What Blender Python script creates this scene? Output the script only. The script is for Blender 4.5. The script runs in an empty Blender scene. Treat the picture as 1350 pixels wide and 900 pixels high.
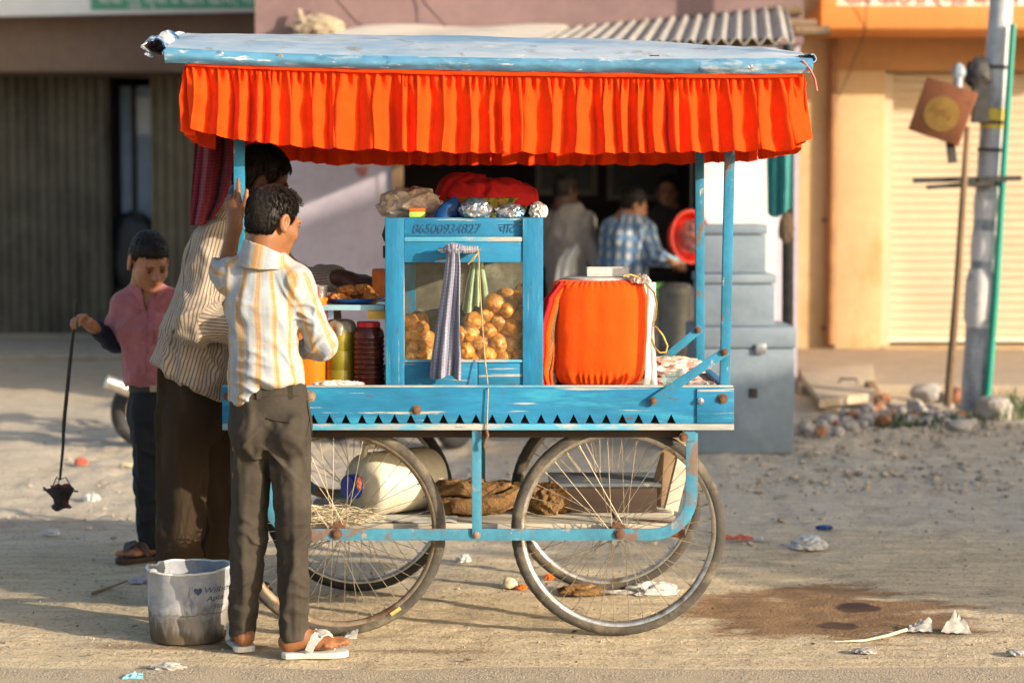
import bpy, bmesh, math, random
import numpy as np
from mathutils import Vector, Matrix, noise as mnoise
from mathutils.bvhtree import BVHTree
try:
    import openvdb as vdb
except ImportError:
    import pyopenvdb as vdb

SC = bpy.context.scene
COL = SC.collection
R = math.radians
PI = math.pi
rnd = random.Random(7)

# ------------------------------------------------------------------ camera geometry (photo 1350 x 900)
FPX, HCAM = 2600.0, 1.459
TH = math.atan(185.0 / FPX)
_c, _s = math.cos(TH), math.sin(TH)

def _ray(px, py):
    a, b = (px - 675.0) / FPX, (450.0 - py) / FPX
    return a, _c + b * _s, -_s + b * _c

def W(px, py, Y):
    """world point at distance Y for a spot of the photo"""
    x, y, z = _ray(px, py)
    t = Y / y
    return Vector((x * t, Y, HCAM + z * t))

def G(px, py):
    """ground point for a spot of the photo"""
    x, y, z = _ray(px, py)
    t = -HCAM / z
    return Vector((x * t, y * t, 0.0))

def wx(px, Y, py=450): return W(px, py, Y).x
def wz(py, Y): return W(675, py, Y).z

# ------------------------------------------------------------------ tagging
def tag(o, label=None, cat=None, group=None, kind=None):
    if label: o['label'] = label
    if cat: o['category'] = cat
    if group: o['group'] = group
    if kind: o['kind'] = kind
    return o

def thing(name, label, cat, loc=(0, 0, 0), group=None):
    o = bpy.data.objects.new(name, None)
    o.empty_display_size = 0.1
    COL.objects.link(o)
    o.location = loc
    return tag(o, label, cat, group)

def sub(name, parent):
    o = bpy.data.objects.new(name, None)
    o.empty_display_size = 0.05
    COL.objects.link(o)
    o.parent = parent
    return o

def origin_of(o):
    v = Vector((0, 0, 0))
    while o is not None:
        v = v + o.location
        o = o.parent
    return v

def copy_tree(o, parent=None):
    c = o.copy()
    COL.objects.link(c)
    c.parent = parent
    for ch in [x for x in o.children]:
        copy_tree(ch, c)
    return c

# ------------------------------------------------------------------ mesh builder
def frame_from(d, up=(0, 0, 1)):
    """rotation whose columns are x, y, z with z along d"""
    z = Vector(d).normalized()
    u = Vector(up)
    if abs(z.dot(u)) > 0.98: u = Vector((1, 0, 0)) if abs(z.x) < .9 else Vector((0, 1, 0))
    x = u.cross(z).normalized()
    y = z.cross(x).normalized()
    return Matrix((x, y, z)).transposed()

class MB:
    def __init__(s): s.v, s.f = [], []
    def add(s, vs, fs):
        n = len(s.v)
        s.v += [Vector(v) for v in vs]
        s.f += [tuple(i + n for i in f) for f in fs]
        return s
    def box(s, lo, hi, M=None):
        x0, y0, z0 = lo; x1, y1, z1 = hi
        vs = [(x0,y0,z0),(x1,y0,z0),(x1,y1,z0),(x0,y1,z0),(x0,y0,z1),(x1,y0,z1),(x1,y1,z1),(x0,y1,z1)]
        if M is not None: vs = [M @ Vector(v) for v in vs]
        return s.add(vs, [(0,3,2,1),(4,5,6,7),(0,1,5,4),(1,2,6,5),(2,3,7,6),(3,0,4,7)])
    def cbox(s, c, size, rot=None):
        c = Vector(c); h = Vector(size) / 2
        M = Matrix.Translation(c) @ (rot.to_4x4() if rot is not None else Matrix())
        return s.box(-h, h, M)
    def bar(s, a, b, w, t, up=(0, 0, 1)):
        """flat bar from a to b; w across, t along 'up'"""
        a, b = Vector(a), Vector(b)
        Rm = frame_from(b - a, up)
        M = Matrix.Translation(a) @ Rm.to_4x4()
        return s.box((-w/2, -t/2, 0), (w/2, t/2, (b - a).length), M)
    def tube(s, pts, r, n=10, cap=True, up=None, flat=1.0):
        pts = [Vector(p) for p in pts]
        m = len(pts)
        rs = r if isinstance(r, (list, tuple)) else [r] * m
        vs, fs = [], []
        tang = []
        for i in range(m):
            d = pts[min(i+1, m-1)] - pts[max(i-1, 0)]
            tang.append(d.normalized() if d.length > 1e-9 else Vector((0, 0, 1)))
        fr = frame_from(tang[0], up or (0, 0, 1))
        x = fr.col[0].copy()
        for i in range(m):
            t = tang[i]
            x = (x - t * x.dot(t))
            x = x.normalized() if x.length > 1e-6 else frame_from(t).col[0].copy()
            y = t.cross(x)
            for k in range(n):
                a = 2 * PI * k / n
                vs.append(pts[i] + x * (math.cos(a) * rs[i]) + y * (math.sin(a) * rs[i] * flat))
        for i in range(m - 1):
            for k in range(n):
                k2 = (k + 1) % n
                fs.append((i*n+k, i*n+k2, (i+1)*n+k2, (i+1)*n+k))
        if cap:
            fs.append(tuple(range(n))[::-1]); fs.append(tuple((m-1)*n + k for k in range(n)))
        return s.add(vs, fs)
    def lathe(s, prof, c, d=(0, 0, 1), n=32, sq=1.0, up=(0, 0, 1), cap=True):
        """profile of (radius, height) turned round d; sq>1 squares the section"""
        Rm = frame_from(d, up); c = Vector(c)
        vs, fs = [], []
        for r, h in prof:
            for k in range(n):
                a = 2 * PI * k / n
                ca, sa = math.cos(a), math.sin(a)
                if sq != 1.0:
                    e = 2.0 / sq / 1.0
                    q = (abs(ca) ** (2*sq) + abs(sa) ** (2*sq)) ** (-1/(2*sq))
                    ca, sa = ca * q, sa * q
                vs.append(c + Rm @ Vector((ca * r, sa * r, h)))
        m = len(prof)
        for i in range(m - 1):
            for k in range(n):
                k2 = (k + 1) % n
                fs.append((i*n+k, i*n+k2, (i+1)*n+k2, (i+1)*n+k))
        if cap and prof[0][0] > 1e-5: fs.append(tuple(range(n))[::-1])
        if cap and prof[-1][0] > 1e-5: fs.append(tuple((m-1)*n + k for k in range(n)))
        return s.add(vs, fs)
    def prism(s, poly, M, t):
        """2D polygon extruded by t along local z of M"""
        n = len(poly)
        vs = [M @ Vector((x, y, 0)) for x, y in poly] + [M @ Vector((x, y, t)) for x, y in poly]
        fs = [tuple(range(n))[::-1], tuple(range(n, 2*n))]
        for i in range(n):
            j = (i + 1) % n
            fs.append((i, j, n + j, n + i))
        return s.add(vs, fs)
    def torus(s, c, Rm, RR, r, n=64, m=10, flat=1.0):
        c = Vector(c); vs, fs = [], []
        for i in range(n):
            a = 2*PI*i/n
            for k in range(m):
                b = 2*PI*k/m
                q = RR + r * math.cos(b)
                vs.append(c + Rm @ Vector((q*math.cos(a), q*math.sin(a), r*flat*math.sin(b))))
        for i in range(n):
            i2 = (i+1) % n
            for k in range(m):
                k2 = (k+1) % m
                fs.append((i*m+k, i2*m+k, i2*m+k2, i*m+k2))
        return s.add(vs, fs)
    def sphere(s, c, r, n=16, m=10):
        r = Vector((r, r, r)) if not hasattr(r, '__len__') else Vector(r)
        c = Vector(c); vs = [c + Vector((0, 0, r.z))]; fs = []
        for i in range(1, m):
            t = PI * i / m
            for k in range(n):
                a = 2*PI*k/n
                vs.append(c + Vector((r.x*math.sin(t)*math.cos(a), r.y*math.sin(t)*math.sin(a), r.z*math.cos(t))))
        vs.append(c - Vector((0, 0, r.z)))
        for k in range(n): fs.append((0, 1+k, 1+(k+1) % n))
        for i in range(m-2):
            for k in range(n):
                k2 = (k+1) % n; b = 1+i*n
                fs.append((b+k, b+n+k, b+n+k2, b+k2))
        e = len(vs)-1; b = 1+(m-2)*n
        for k in range(n): fs.append((e, b+(k+1) % n, b+k))
        return s.add(vs, fs)
    def grid(s, nu, nv, fn, thick=0.0, closed=False):
        """sheet fn(u, v) -> point, optional thickness"""
        vs = [Vector(fn(i/(nu-1), j/(nv-1))) for j in range(nv) for i in range(nu)]
        fs = [(j*nu+i, j*nu+i+1, (j+1)*nu+i+1, (j+1)*nu+i) for j in range(nv-1) for i in range(nu-1)]
        if thick:
            nrm = [Vector((0, 0, 0)) for _ in vs]
            for f in fs:
                q = (vs[f[2]]-vs[f[0]]).cross(vs[f[3]]-vs[f[1]])
                for i in f: nrm[i] += q
            N = len(vs)
            vs2 = [v - (n.normalized() if n.length > 1e-12 else Vector((0, 0, 1))) * thick for v, n in zip(vs, nrm)]
            fs2 = [tuple(N + i for i in f[::-1]) for f in fs]
            rim = []
            for i in range(nu-1):
                rim.append((i, i+1)); rim.append(((nv-1)*nu+i+1, (nv-1)*nu+i))
            for j in range(nv-1):
                rim.append(((j+1)*nu, j*nu)); rim.append((j*nu+nu-1, (j+1)*nu+nu-1))
            fs = fs + fs2 + [(b, a, a+N, b+N) for a, b in rim]
            vs = vs + vs2
        return s.add(vs, fs)
    def build(s, name, mat, parent=None, smooth=True, bevel=0.0, origin=None, angle=38, fix=True):
        me = bpy.data.meshes.new(name)
        o0 = origin_of(parent) if parent is not None else Vector(origin if origin is not None else (0, 0, 0))
        me.from_pydata([tuple(v - o0) for v in s.v], [], s.f)
        me.validate(verbose=False)
        bm = bmesh.new(); bm.from_mesh(me)
        if fix: bmesh.ops.recalc_face_normals(bm, faces=bm.faces)
        if bevel:
            es = [e for e in bm.edges if len(e.link_faces) == 2 and e.calc_face_angle(0) > R(30)]
            bmesh.ops.bevel(bm, geom=es, offset=bevel, offset_type='OFFSET', segments=2, profile=0.6, affect='EDGES', clamp_overlap=True)
        bm.to_mesh(me); bm.free()
        if smooth:
            me.shade_smooth()
            me.set_sharp_from_angle(angle=R(angle))
        o = bpy.data.objects.new(name, me)
        COL.objects.link(o)
        if mat: me.materials.append(mat)
        if parent is not None: o.parent = parent
        else: o.location = o0
        return o

# ------------------------------------------------------------------ noise
_rs = np.random.RandomState(3)
_perm = np.concatenate([_rs.permutation(256)] * 3)
_grad = _rs.normal(size=(256, 3)); _grad /= np.linalg.norm(_grad, axis=1)[:, None]

def pn(P):
    P = np.asarray(P, float)
    i = np.floor(P).astype(int); f = P - i
    u = f*f*f*(f*(f*6-15)+10)
    i &= 255
    out = 0
    for dx in (0, 1):
        for dy in (0, 1):
            for dz in (0, 1):
                h = _perm[_perm[_perm[i[:, 0]+dx]+i[:, 1]+dy]+i[:, 2]+dz]
                g = _grad[h]
                w = (u[:, 0] if dx else 1-u[:, 0])*(u[:, 1] if dy else 1-u[:, 1])*(u[:, 2] if dz else 1-u[:, 2])
                out = out + w*(g[:, 0]*(f[:, 0]-dx)+g[:, 1]*(f[:, 1]-dy)+g[:, 2]*(f[:, 2]-dz))
    return out * 1.5

def fbm(P, o=3):
    P = np.asarray(P, float); r = 0; a = 1.0
    for k in range(o):
        r = r + a*pn(P*(2**k)+k*17.3); a *= .5
    return r

def ridged(P, o=3):
    P = np.asarray(P, float); r = 0; a = 1.0
    for k in range(o):
        r = r + a*(1-2*np.abs(pn(P*(2**k)+k*11.7))); a *= .5
    return r

# ------------------------------------------------------------------ signed-distance modelling (bodies, clothes)
class Sdf:
    def __init__(s, lo, hi, h):
        s.h = h; s.lo = np.array(lo, float)
        s.n = np.ceil((np.array(hi, float)-s.lo)/h).astype(int)+1
        s.d = np.full(s.n, 0.08, np.float32)
    def _sub(s, lo, hi):
        a = np.clip(np.floor((np.array(lo)-s.lo)/s.h).astype(int), 0, s.n)
        b = np.clip(np.ceil((np.array(hi)-s.lo)/s.h).astype(int)+1, 0, s.n)
        sl = tuple(slice(a[i], b[i]) for i in range(3))
        ax = [s.lo[i]+s.h*np.arange(a[i], b[i], dtype=np.float32) for i in range(3)]
        X, Y, Z = np.meshgrid(*ax, indexing='ij')
        return sl, X.astype(np.float32), Y.astype(np.float32), Z.astype(np.float32)
    def _mix(s, sl, e, k, op):
        d = s.d[sl]
        if op == 'u':
            if k <= 0: s.d[sl] = np.minimum(d, e)
            else:
                q = np.clip(.5+.5*(d-e)/k, 0, 1)
                s.d[sl] = d*(1-q)+e*q-k*q*(1-q)
        else:
            e = -e
            if k <= 0: s.d[sl] = np.maximum(d, e)
            else:
                q = np.clip(.5-.5*(d-e)/k, 0, 1)
                s.d[sl] = d*(1-q)+e*q+k*q*(1-q)
    def cone(s, a, b, ra, rb, k=.01, op='u'):
        a, b = np.array(a, np.float32), np.array(b, np.float32)
        m = max(ra, rb)+k+3*s.h
        sl, X, Y, Z = s._sub(np.minimum(a, b)-m, np.maximum(a, b)+m)
        if X.size == 0: return s
        ab = b-a; L2 = max(float(ab@ab), 1e-12)
        px, py, pz = X-a[0], Y-a[1], Z-a[2]
        t = np.clip((px*ab[0]+py*ab[1]+pz*ab[2])/L2, 0, 1)
        e = np.sqrt((px-t*ab[0])**2+(py-t*ab[1])**2+(pz-t*ab[2])**2)-(ra+(rb-ra)*t)
        s._mix(sl, e, k, op); return s
    def ball(s, c, r, k=.01, op='u'): return s.cone(c, c, r, r, k, op)
    def ell(s, c, r, M=None, k=.01, op='u'):
        c = np.array(c, np.float32); r = np.array(r, np.float32)
        M = np.eye(3) if M is None else np.array(M)
        m = float(r.max())+k+3*s.h
        sl, X, Y, Z = s._sub(c-m, c+m)
        if X.size == 0: return s
        px, py, pz = X-c[0], Y-c[1], Z-c[2]
        q = [M[0, i]*px+M[1, i]*py+M[2, i]*pz for i in range(3)]
        k0 = np.sqrt((q[0]/r[0])**2+(q[1]/r[1])**2+(q[2]/r[2])**2)
        k1 = np.sqrt((q[0]/r[0]**2)**2+(q[1]/r[1]**2)**2+(q[2]/r[2]**2)**2)+1e-9
        s._mix(sl, k0*(k0-1)/k1, k, op); return s
    def seg(s, a, b, ra, rb, xdir, k=.02, op='u'):
        """elliptic tapered capsule: ra, rb = (half width along xdir, half depth)"""
        a, b = np.array(a, np.float32), np.array(b, np.float32)
        z = b-a; L = float(np.linalg.norm(z)); z = z/max(L, 1e-9)
        x = np.array(xdir, np.float32); x = x-z*(x@z); x /= np.linalg.norm(x)
        y = np.cross(z, x)
        m = max(*ra, *rb)+k+3*s.h
        sl, X, Y, Z = s._sub(np.minimum(a, b)-m, np.maximum(a, b)+m)
        if X.size == 0: return s
        px, py, pz = X-a[0], Y-a[1], Z-a[2]
        qx = px*x[0]+py*x[1]+pz*x[2]; qy = px*y[0]+py*y[1]+pz*y[2]; qz = px*z[0]+py*z[1]+pz*z[2]
        t = np.clip(qz/max(L, 1e-9), 0, 1)
        rx = ra[0]+(rb[0]-ra[0])*t; ry = ra[1]+(rb[1]-ra[1])*t
        rm = np.minimum(rx, ry)
        dz = qz-t*L
        q = np.sqrt((qx/rx)**2+(qy/ry)**2+(dz/rm)**2)
        g = np.sqrt((qx/rx**2)**2+(qy/ry**2)**2+(dz/rm**2)**2)+1e-9
        e = np.where(q > 1e-3, q*(q-1)/g, -rm)
        s._mix(sl, e, k, op); return s
    def cut(s, fn):
        """keep where fn(X,Y,Z) < 0"""
        ax = [s.lo[i]+s.h*np.arange(s.n[i], dtype=np.float32) for i in range(3)]
        X, Y, Z = np.meshgrid(*ax, indexing='ij')
        s.d = np.maximum(s.d, fn(X, Y, Z).astype(np.float32)); return s
    def plane(s, p, n):
        p = np.array(p, float); n = np.array(Vector(n).normalized())
        return s.cut(lambda X, Y, Z: (X-p[0])*n[0]+(Y-p[1])*n[1]+(Z-p[2])*n[2])
    def mesh(s):
        g = vdb.FloatGrid(0.08)
        g.copyFromArray(np.ascontiguousarray(s.d, dtype=np.float32))
        p, q = g.convertToQuads(0.0)
        p = p.astype(float)*s.h+s.lo
        return p, q.astype(int)

def vnormals(p, q):
    n = np.zeros_like(p)
    c = np.cross(p[q[:, 2]]-p[q[:, 0]], p[q[:, 3]]-p[q[:, 1]])
    for i in range(4): np.add.at(n, q[:, i], c)
    return n/(np.linalg.norm(n, axis=1)[:, None]+1e-12)

def quads_obj(name, p, q, mat, parent=None, attrs=None, origin=None, keep_largest=False):
    vol = np.einsum('ij,ij->i', p[q[:, 0]], np.cross(p[q[:, 1]], p[q[:, 2]])).sum()
    vol += np.einsum('ij,ij->i', p[q[:, 0]], np.cross(p[q[:, 2]], p[q[:, 3]])).sum()
    if vol < 0: q = q[:, ::-1]
    o0 = origin_of(parent) if parent is not None else Vector(origin or (0, 0, 0))
    me = bpy.data.meshes.new(name)
    me.from_pydata((p-np.array(o0)).tolist(), [], q.tolist())
    if keep_largest:
        pass
    me.shade_smooth()
    for k, a in (attrs or {}).items():
        a = np.asarray(a, np.float32)
        if a.ndim == 2:
            at = me.attributes.new(k, 'FLOAT_VECTOR', 'POINT'); at.data.foreach_set('vector', a.ravel())
        else:
            at = me.attributes.new(k, 'FLOAT', 'POINT'); at.data.foreach_set('value', a)
    o = bpy.data.objects.new(name, me); COL.objects.link(o)
    if mat: me.materials.append(mat)
    if parent is not None: o.parent = parent
    else: o.location = o0
    return o

# crumpled, lumpy shapes: bags, cloth bundles, stones, paper
_ico = {}
def ico(n):
    if n not in _ico:
        bm = bmesh.new(); bmesh.ops.create_icosphere(bm, subdivisions=n, radius=1.0)
        _ico[n] = (np.array([v.co[:] for v in bm.verts]), [tuple(v.index for v in f.verts) for f in bm.faces]); bm.free()
    return _ico[n]

def lump(mb, c, r, amp=.2, freq=2.0, seed=0, sub_=4, ridge=False, floor=None, box=0.0, rot=None):
    p, f = ico(sub_)
    q = p.copy()
    if box:
        m = np.abs(q).max(axis=1)[:, None]; q = q*(1-box)+q/m*box*.85
    o = 2 if sub_ < 3 else 3
    d = (ridged(q*freq+seed*7.31, o) if ridge else fbm(q*freq+seed*7.31, o))
    q = q*(1+amp*d[:, None])
    q = q*np.array(r)
    if rot is not None: q = q@np.array(rot).T
    q = q+np.array(c)
    if floor is not None:
        z = q[:, 2]; q[:, 2] = np.where(z < floor, floor+(z-floor)*.05, z)
    mb.add([tuple(v) for v in q], f)
    return mb
# ------------------------------------------------------------------ materials
def N(nt, typ, ins=None, **props):
    n = nt.nodes.new(typ)
    for k, v in props.items(): setattr(n, k, v)
    for k, v in (ins or {}).items():
        s = n.inputs[k]
        if isinstance(v, bpy.types.NodeSocket): nt.links.new(v, s)
        elif isinstance(v, bpy.types.Node): nt.links.new(v.outputs[0], s)
        else:
            if hasattr(s.default_value, '__len__') and hasattr(v, '__len__') and len(v) == 3 and len(s.default_value) == 4: v = (*v, 1)
            s.default_value = v
    return n

def new_mat(name):
    m = bpy.data.materials.new(name); m.use_nodes = True
    nt = m.node_tree; nt.nodes.clear()
    out = nt.nodes.new('ShaderNodeOutputMaterial')
    return m, nt, out

def math_(nt, op, a, b=None, c=None, clamp=False):
    ins = {0: a}
    if b is not None: ins[1] = b
    if c is not None: ins[2] = c
    return N(nt, 'ShaderNodeMath', ins, operation=op, use_clamp=clamp).outputs[0]

def ramp(nt, fac, lo, hi):
    return N(nt, 'ShaderNodeMapRange', {'Value': fac, 'From Min': lo, 'From Max': hi}, interpolation_type='SMOOTHSTEP').outputs[0]

def mix(nt, fac, a, b, mode='MIX'):
    n = N(nt, 'ShaderNodeMix', None, data_type='RGBA', blend_type=mode)
    for i, v in ((0, fac), (6, a), (7, b)):
        s = n.inputs[i]
        if isinstance(v, bpy.types.NodeSocket): nt.links.new(v, s)
        else: s.default_value = v if i == 0 else ((*v, 1) if len(v) == 3 else v)
    return n.outputs[2]

def noise_(nt, vec, scale, detail=4, rough=.55, dist=0.0):
    return N(nt, 'ShaderNodeTexNoise', {'Vector': vec, 'Scale': scale, 'Detail': detail, 'Roughness': rough, 'Distortion': dist}).outputs[0]

def coords(nt, kind='Object', scale=None, rand=True):
    c = nt.nodes.new('ShaderNodeTexCoord').outputs[kind]
    if rand:
        oi = nt.nodes.new('ShaderNodeObjectInfo')
        off = math_(nt, 'MULTIPLY', oi.outputs['Random'], 37.0)
        c = N(nt, 'ShaderNodeVectorMath', {0: c, 1: off}, operation='ADD').outputs[0]
    if scale:
        c = N(nt, 'ShaderNodeVectorMath', {0: c, 1: scale}, operation='MULTIPLY').outputs[0]
    return c

def finish(nt, out, col, rough=.6, metal=0., bumps=(), trans=0., spec=.4, sss=0., sheen=0., extra=None, alpha=None):
    nrm = None
    for h, strength, dist in bumps:
        ins = {'Height': h, 'Strength': strength, 'Distance': dist}
        if nrm is not None: ins['Normal'] = nrm
        nrm = N(nt, 'ShaderNodeBump', ins).outputs[0]
    ins = {'Base Color': col, 'Roughness': rough, 'Metallic': metal, 'Specular IOR Level': spec}
    if nrm is not None: ins['Normal'] = nrm
    if sss:
        ins['Subsurface Weight'] = sss; ins['Subsurface Radius'] = (.012, .004, .002); ins['Subsurface Scale'] = .6
    if sheen: ins['Sheen Weight'] = sheen
    b = N(nt, 'ShaderNodeBsdfPrincipled', ins)
    sh = b.outputs[0]
    if trans:
        ti = {'Color': col}
        if nrm is not None: ti['Normal'] = nrm
        t = N(nt, 'ShaderNodeBsdfTranslucent', ti)
        sh = N(nt, 'ShaderNodeMixShader', {0: trans, 1: sh, 2: t.outputs[0]}).outputs[0]
    nt.links.new(sh, out.inputs[0])
    return b

def mat(name, col, rough=.6, metal=0., var=.25, vscale=6., bump=.15, bscale=60., bdist=.004, spots=(), trans=0., spec=.4,
        stretch=None, sss=0., sheen=0., rvar=.1):
    """general surface: mottled base, patches of other colours (color, scale, lo, hi[, stretch]), fine relief"""
    m, nt, out = new_mat(name)
    c = coords(nt)
    cs = N(nt, 'ShaderNodeVectorMath', {0: c, 1: stretch}, operation='MULTIPLY').outputs[0] if stretch else c
    n1 = noise_(nt, cs, vscale, 6)
    n2 = noise_(nt, cs, vscale*7.3, 4)
    f = math_(nt, 'ADD', math_(nt, 'MULTIPLY', n1, .65), math_(nt, 'MULTIPLY', n2, .35))
    k = ramp(nt, f, .3, .7)
    dark = tuple(x*(1-var) for x in col); lite = tuple(min(1, x*(1+var)) for x in col)
    cc = mix(nt, k, dark, lite)
    bl = [(noise_(nt, cs, bscale, 5), bump, bdist)] if bump else []
    for sp in spots:
        sv = c if len(sp) < 5 else N(nt, 'ShaderNodeVectorMath', {0: c, 1: sp[4]}, operation='MULTIPLY').outputs[0]
        sn = noise_(nt, sv, sp[1], 8, .65)
        fac = ramp(nt, sn, sp[2], sp[3])
        cc = mix(nt, fac, cc, sp[0])
        if bump: bl.append((fac, bump*.5, bdist*.5))
    rr = math_(nt, 'ADD', rough-rvar, math_(nt, 'MULTIPLY', n2, rvar*2))
    finish(nt, out, cc, rr, metal, bl, trans, spec, sss, sheen)
    return m

def wave_mask(nt, val, period, width, soft=.08, phase=0.0):
    """1 inside stripes of relative width"""
    x = math_(nt, 'FRACT', math_(nt, 'ADD', math_(nt, 'DIVIDE', val, period), phase+100.0))
    d = math_(nt, 'ABSOLUTE', math_(nt, 'SUBTRACT', x, .5))
    return math_(nt, 'SUBTRACT', 1.0, ramp(nt, d, width/2-soft/2, width/2+soft/2))

def stripe_mat(name, base, us=(), vs=(), rough=.8, trans=.1, bscale=25, bump=.35, dirt=None, weave=True, var=.12):
    """cloth with stripes along the cloth coordinates 'st': (colour, period, width, strength, phase)"""
    m, nt, out = new_mat(name)
    at = N(nt, 'ShaderNodeAttribute', None, attribute_name='st')
    sep = N(nt, 'ShaderNodeSeparateXYZ', {0: at.outputs['Vector']})
    c = coords(nt)
    n1 = noise_(nt, c, 14, 5)
    k = ramp(nt, n1, .3, .7)
    col = mix(nt, k, tuple(x*(1-var) for x in base), tuple(min(1, x*(1+var)) for x in base))
    wob = math_(nt, 'MULTIPLY', math_(nt, 'SUBTRACT', noise_(nt, c, 12, 2), .5), .0014)
    for val, lst in ((sep.outputs[0], us), (sep.outputs[1], vs)):
        val = math_(nt, 'ADD', val, wob)
        for (cl, per, wid, st, ph) in lst:
            msk = math_(nt, 'MULTIPLY', wave_mask(nt, val, per, wid, min(.12, wid*.5), ph), st)
            col = mix(nt, msk, col, cl)
    if dirt:
        col = mix(nt, math_(nt, 'MULTIPLY', ramp(nt, noise_(nt, c, 5, 6, .7), .5, .75), dirt[1]), col, dirt[0])
    bl = [(noise_(nt, c, bscale, 4, .6, .8), bump, .02)]
    if weave: bl.append((noise_(nt, c, 500, 2), .12, .002))
    finish(nt, out, col, rough, 0, bl, trans, .25, 0, .15)
    return m

M = {}
def build_materials():
    # cart paint: turquoise blue, chipped
    M['blue'] = mat('blue_paint', (.010, .170, .335), .6, var=.25, vscale=5, bump=.35, bscale=70, bdist=.004, stretch=(.35, 1, 1),
                    spots=[((.03, .29, .44), 9, .52, .72, (.3, 1, 2)), ((.012, .13, .235), 6, .50, .72, (.2, 1, 1.5)), ((.42, .40, .34), 26, .60, .66, (.10, 1, 2.4)), ((.085, .07, .055), 5, .58, .85, (1.6, 1, .5)), ((.10, .06, .035), 30, .635, .69, (.3, 1, 1.5))])
    M['blue_upright'] = mat('blue_paint_upright', (.010, .170, .335), .6, var=.25, vscale=5, bump=.35, bscale=70, bdist=.004, stretch=(1, 1, .35),
                    spots=[((.03, .29, .44), 9, .52, .72, (2, 1, .3)), ((.012, .13, .235), 6, .50, .72, (1.5, 1, .2)), ((.42, .40, .34), 26, .61, .67, (2.4, 1, .10)), ((.10, .06, .035), 30, .635, .69, (1.5, 1, .3))])
    M['blue_post'] = mat('blue_post_paint', (.018, .19, .33), .6, var=.22, vscale=6, bump=.3, bscale=80,
                         spots=[((.16, .10, .07), 16, .55, .63, (1, 1, .45)), ((.45, .42, .36), 30, .62, .69, (1, 1, .5))])
    M['blue_bar'] = mat('blue_bar_paint', (.05, .22, .33), .65, var=.2, vscale=8, bump=.35, bscale=60,
                        spots=[((.17, .11, .08), 7, .50, .62), ((.30, .27, .22), 25, .60, .70)])
    M['strip'] = mat('worn_wood_edge', (.36, .38, .36), .75, var=.3, vscale=10, bump=.4, bscale=60, stretch=(.2, 1, 1),
                     spots=[((.08, .34, .50), 8, .50, .60, (.3, 1, 1)), ((.16, .11, .07), 20, .62, .70, (.3, 1, 1))])
    M['wood'] = mat('weathered_wood', (.25, .17, .10), .8, var=.4, vscale=4, bump=.5, bscale=30, stretch=(.15, 1, 1), spots=[((.45, .42, .36), 7, .55, .7, (.2, 1, 1))])
    M['wood_dark'] = mat('dark_wood', (.055, .035, .025), .85, var=.4, vscale=4, bump=.5, bscale=30, stretch=(.15, 1, 1))
    M['wood_pale'] = mat('pale_wood', (.46, .42, .34), .85, var=.35, vscale=5, bump=.5, bscale=35, stretch=(.2, 1, 1),
                         spots=[((.20, .30, .28), 8, .56, .68, (.3, 1, 1)), ((.22, .10, .05), 12, .6, .7, (.3, 1, 1))])
    M['roof'] = mat('tin_roof', (.36, .41, .46), .6, var=.16, vscale=3, bump=.4, bscale=12, bdist=.01, stretch=(.5, 1, 1),
                    spots=[((.15, .27, .40), 3.0, .42, .66, (.35, 1, 1)), ((.20, .20, .19), 12, .54, .70), ((.50, .52, .53), 7, .58, .70, (.4, 1, 1))])
    M['lip'] = mat('tin_lip', (.075, .215, .345), .6, var=.3, vscale=6, bump=.5, bscale=16, bdist=.01, stretch=(.5, 1, 1),
                   spots=[((.36, .43, .48), 14, .52, .66, (.35, 1, 1.4)), ((.50, .53, .55), 26, .60, .66, (.35, 1, 1.6)), ((.03, .12, .26), 14, .62, .7)])
    M['rim_dusty'] = mat('dusty_rim', (.27, .205, .14), .6, metal=.4, var=.35, vscale=20, bump=.3, spots=[((.16, .075, .04), 9, .52, .66)])
    M['rust'] = mat('rusty_iron', (.15, .078, .045), .8, metal=.3, var=.4, vscale=30, bump=.4, bscale=150, bdist=.002)
    M['bolt'] = mat('old_bolt', (.36, .26, .18), .55, metal=.6, var=.4, vscale=60, bump=.3, bscale=200, bdist=.001)
    M['frill'] = mat('orange_cloth', (.84, .056, .005), .95, var=.10, vscale=6, bump=.4, bscale=26, bdist=.008, trans=.05, spec=.04, sheen=.1)
    M['cover'] = mat('orange_cover', (.82, .078, .005), .75, var=.07, vscale=6, bump=.35, bscale=18, bdist=.01, trans=.06, spec=.05, sheen=.1)
    M['tyre'] = mat('dusty_tyre', (.062, .055, .046), .85, var=.3, vscale=12, bump=.6, bscale=90, bdist=.004, spots=[((.17, .14, .10), 8, .45, .68), ((.05, .045, .04), 30, .58, .72)])
    M['tyre_black'] = mat('black_tyre', (.018, .018, .020), .65, var=.35, vscale=12, bump=.5, bscale=90, bdist=.004, spots=[((.12, .10, .08), 9, .58, .72)])
    M['chrome'] = mat('dusty_chrome', (.62, .58, .52), .32, metal=.9, var=.25, vscale=25, bump=.1, bscale=90, spots=[((.30, .22, .14), 12, .52, .66)])
    M['spoke'] = mat('spoke_steel', (.30, .25, .18), .5, metal=.7, var=.3, vscale=40, bump=0)
    M['steel'] = mat('steel', (.55, .56, .57), .3, metal=.9, var=.15, vscale=15, bump=.1)
    M['black'] = mat('black_plastic', (.012, .012, .013), .45, var=.3, vscale=20, bump=.15)
    M['puri'] = mat('fried_puri', (.52, .195, .027), .38, var=.45, vscale=22, bump=.7, bscale=60, bdist=.006,
                    spots=[((.80, .47, .12), 26, .52, .66), ((.27, .085, .012), 30, .56, .70)], sss=.15, spec=.5)
    M['fritter'] = mat('fried_fritter', (.42, .15, .03), .55, var=.4, vscale=30, bump=.7, bscale=70, bdist=.008, spots=[((.62, .33, .10), 28, .52, .66)])
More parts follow.
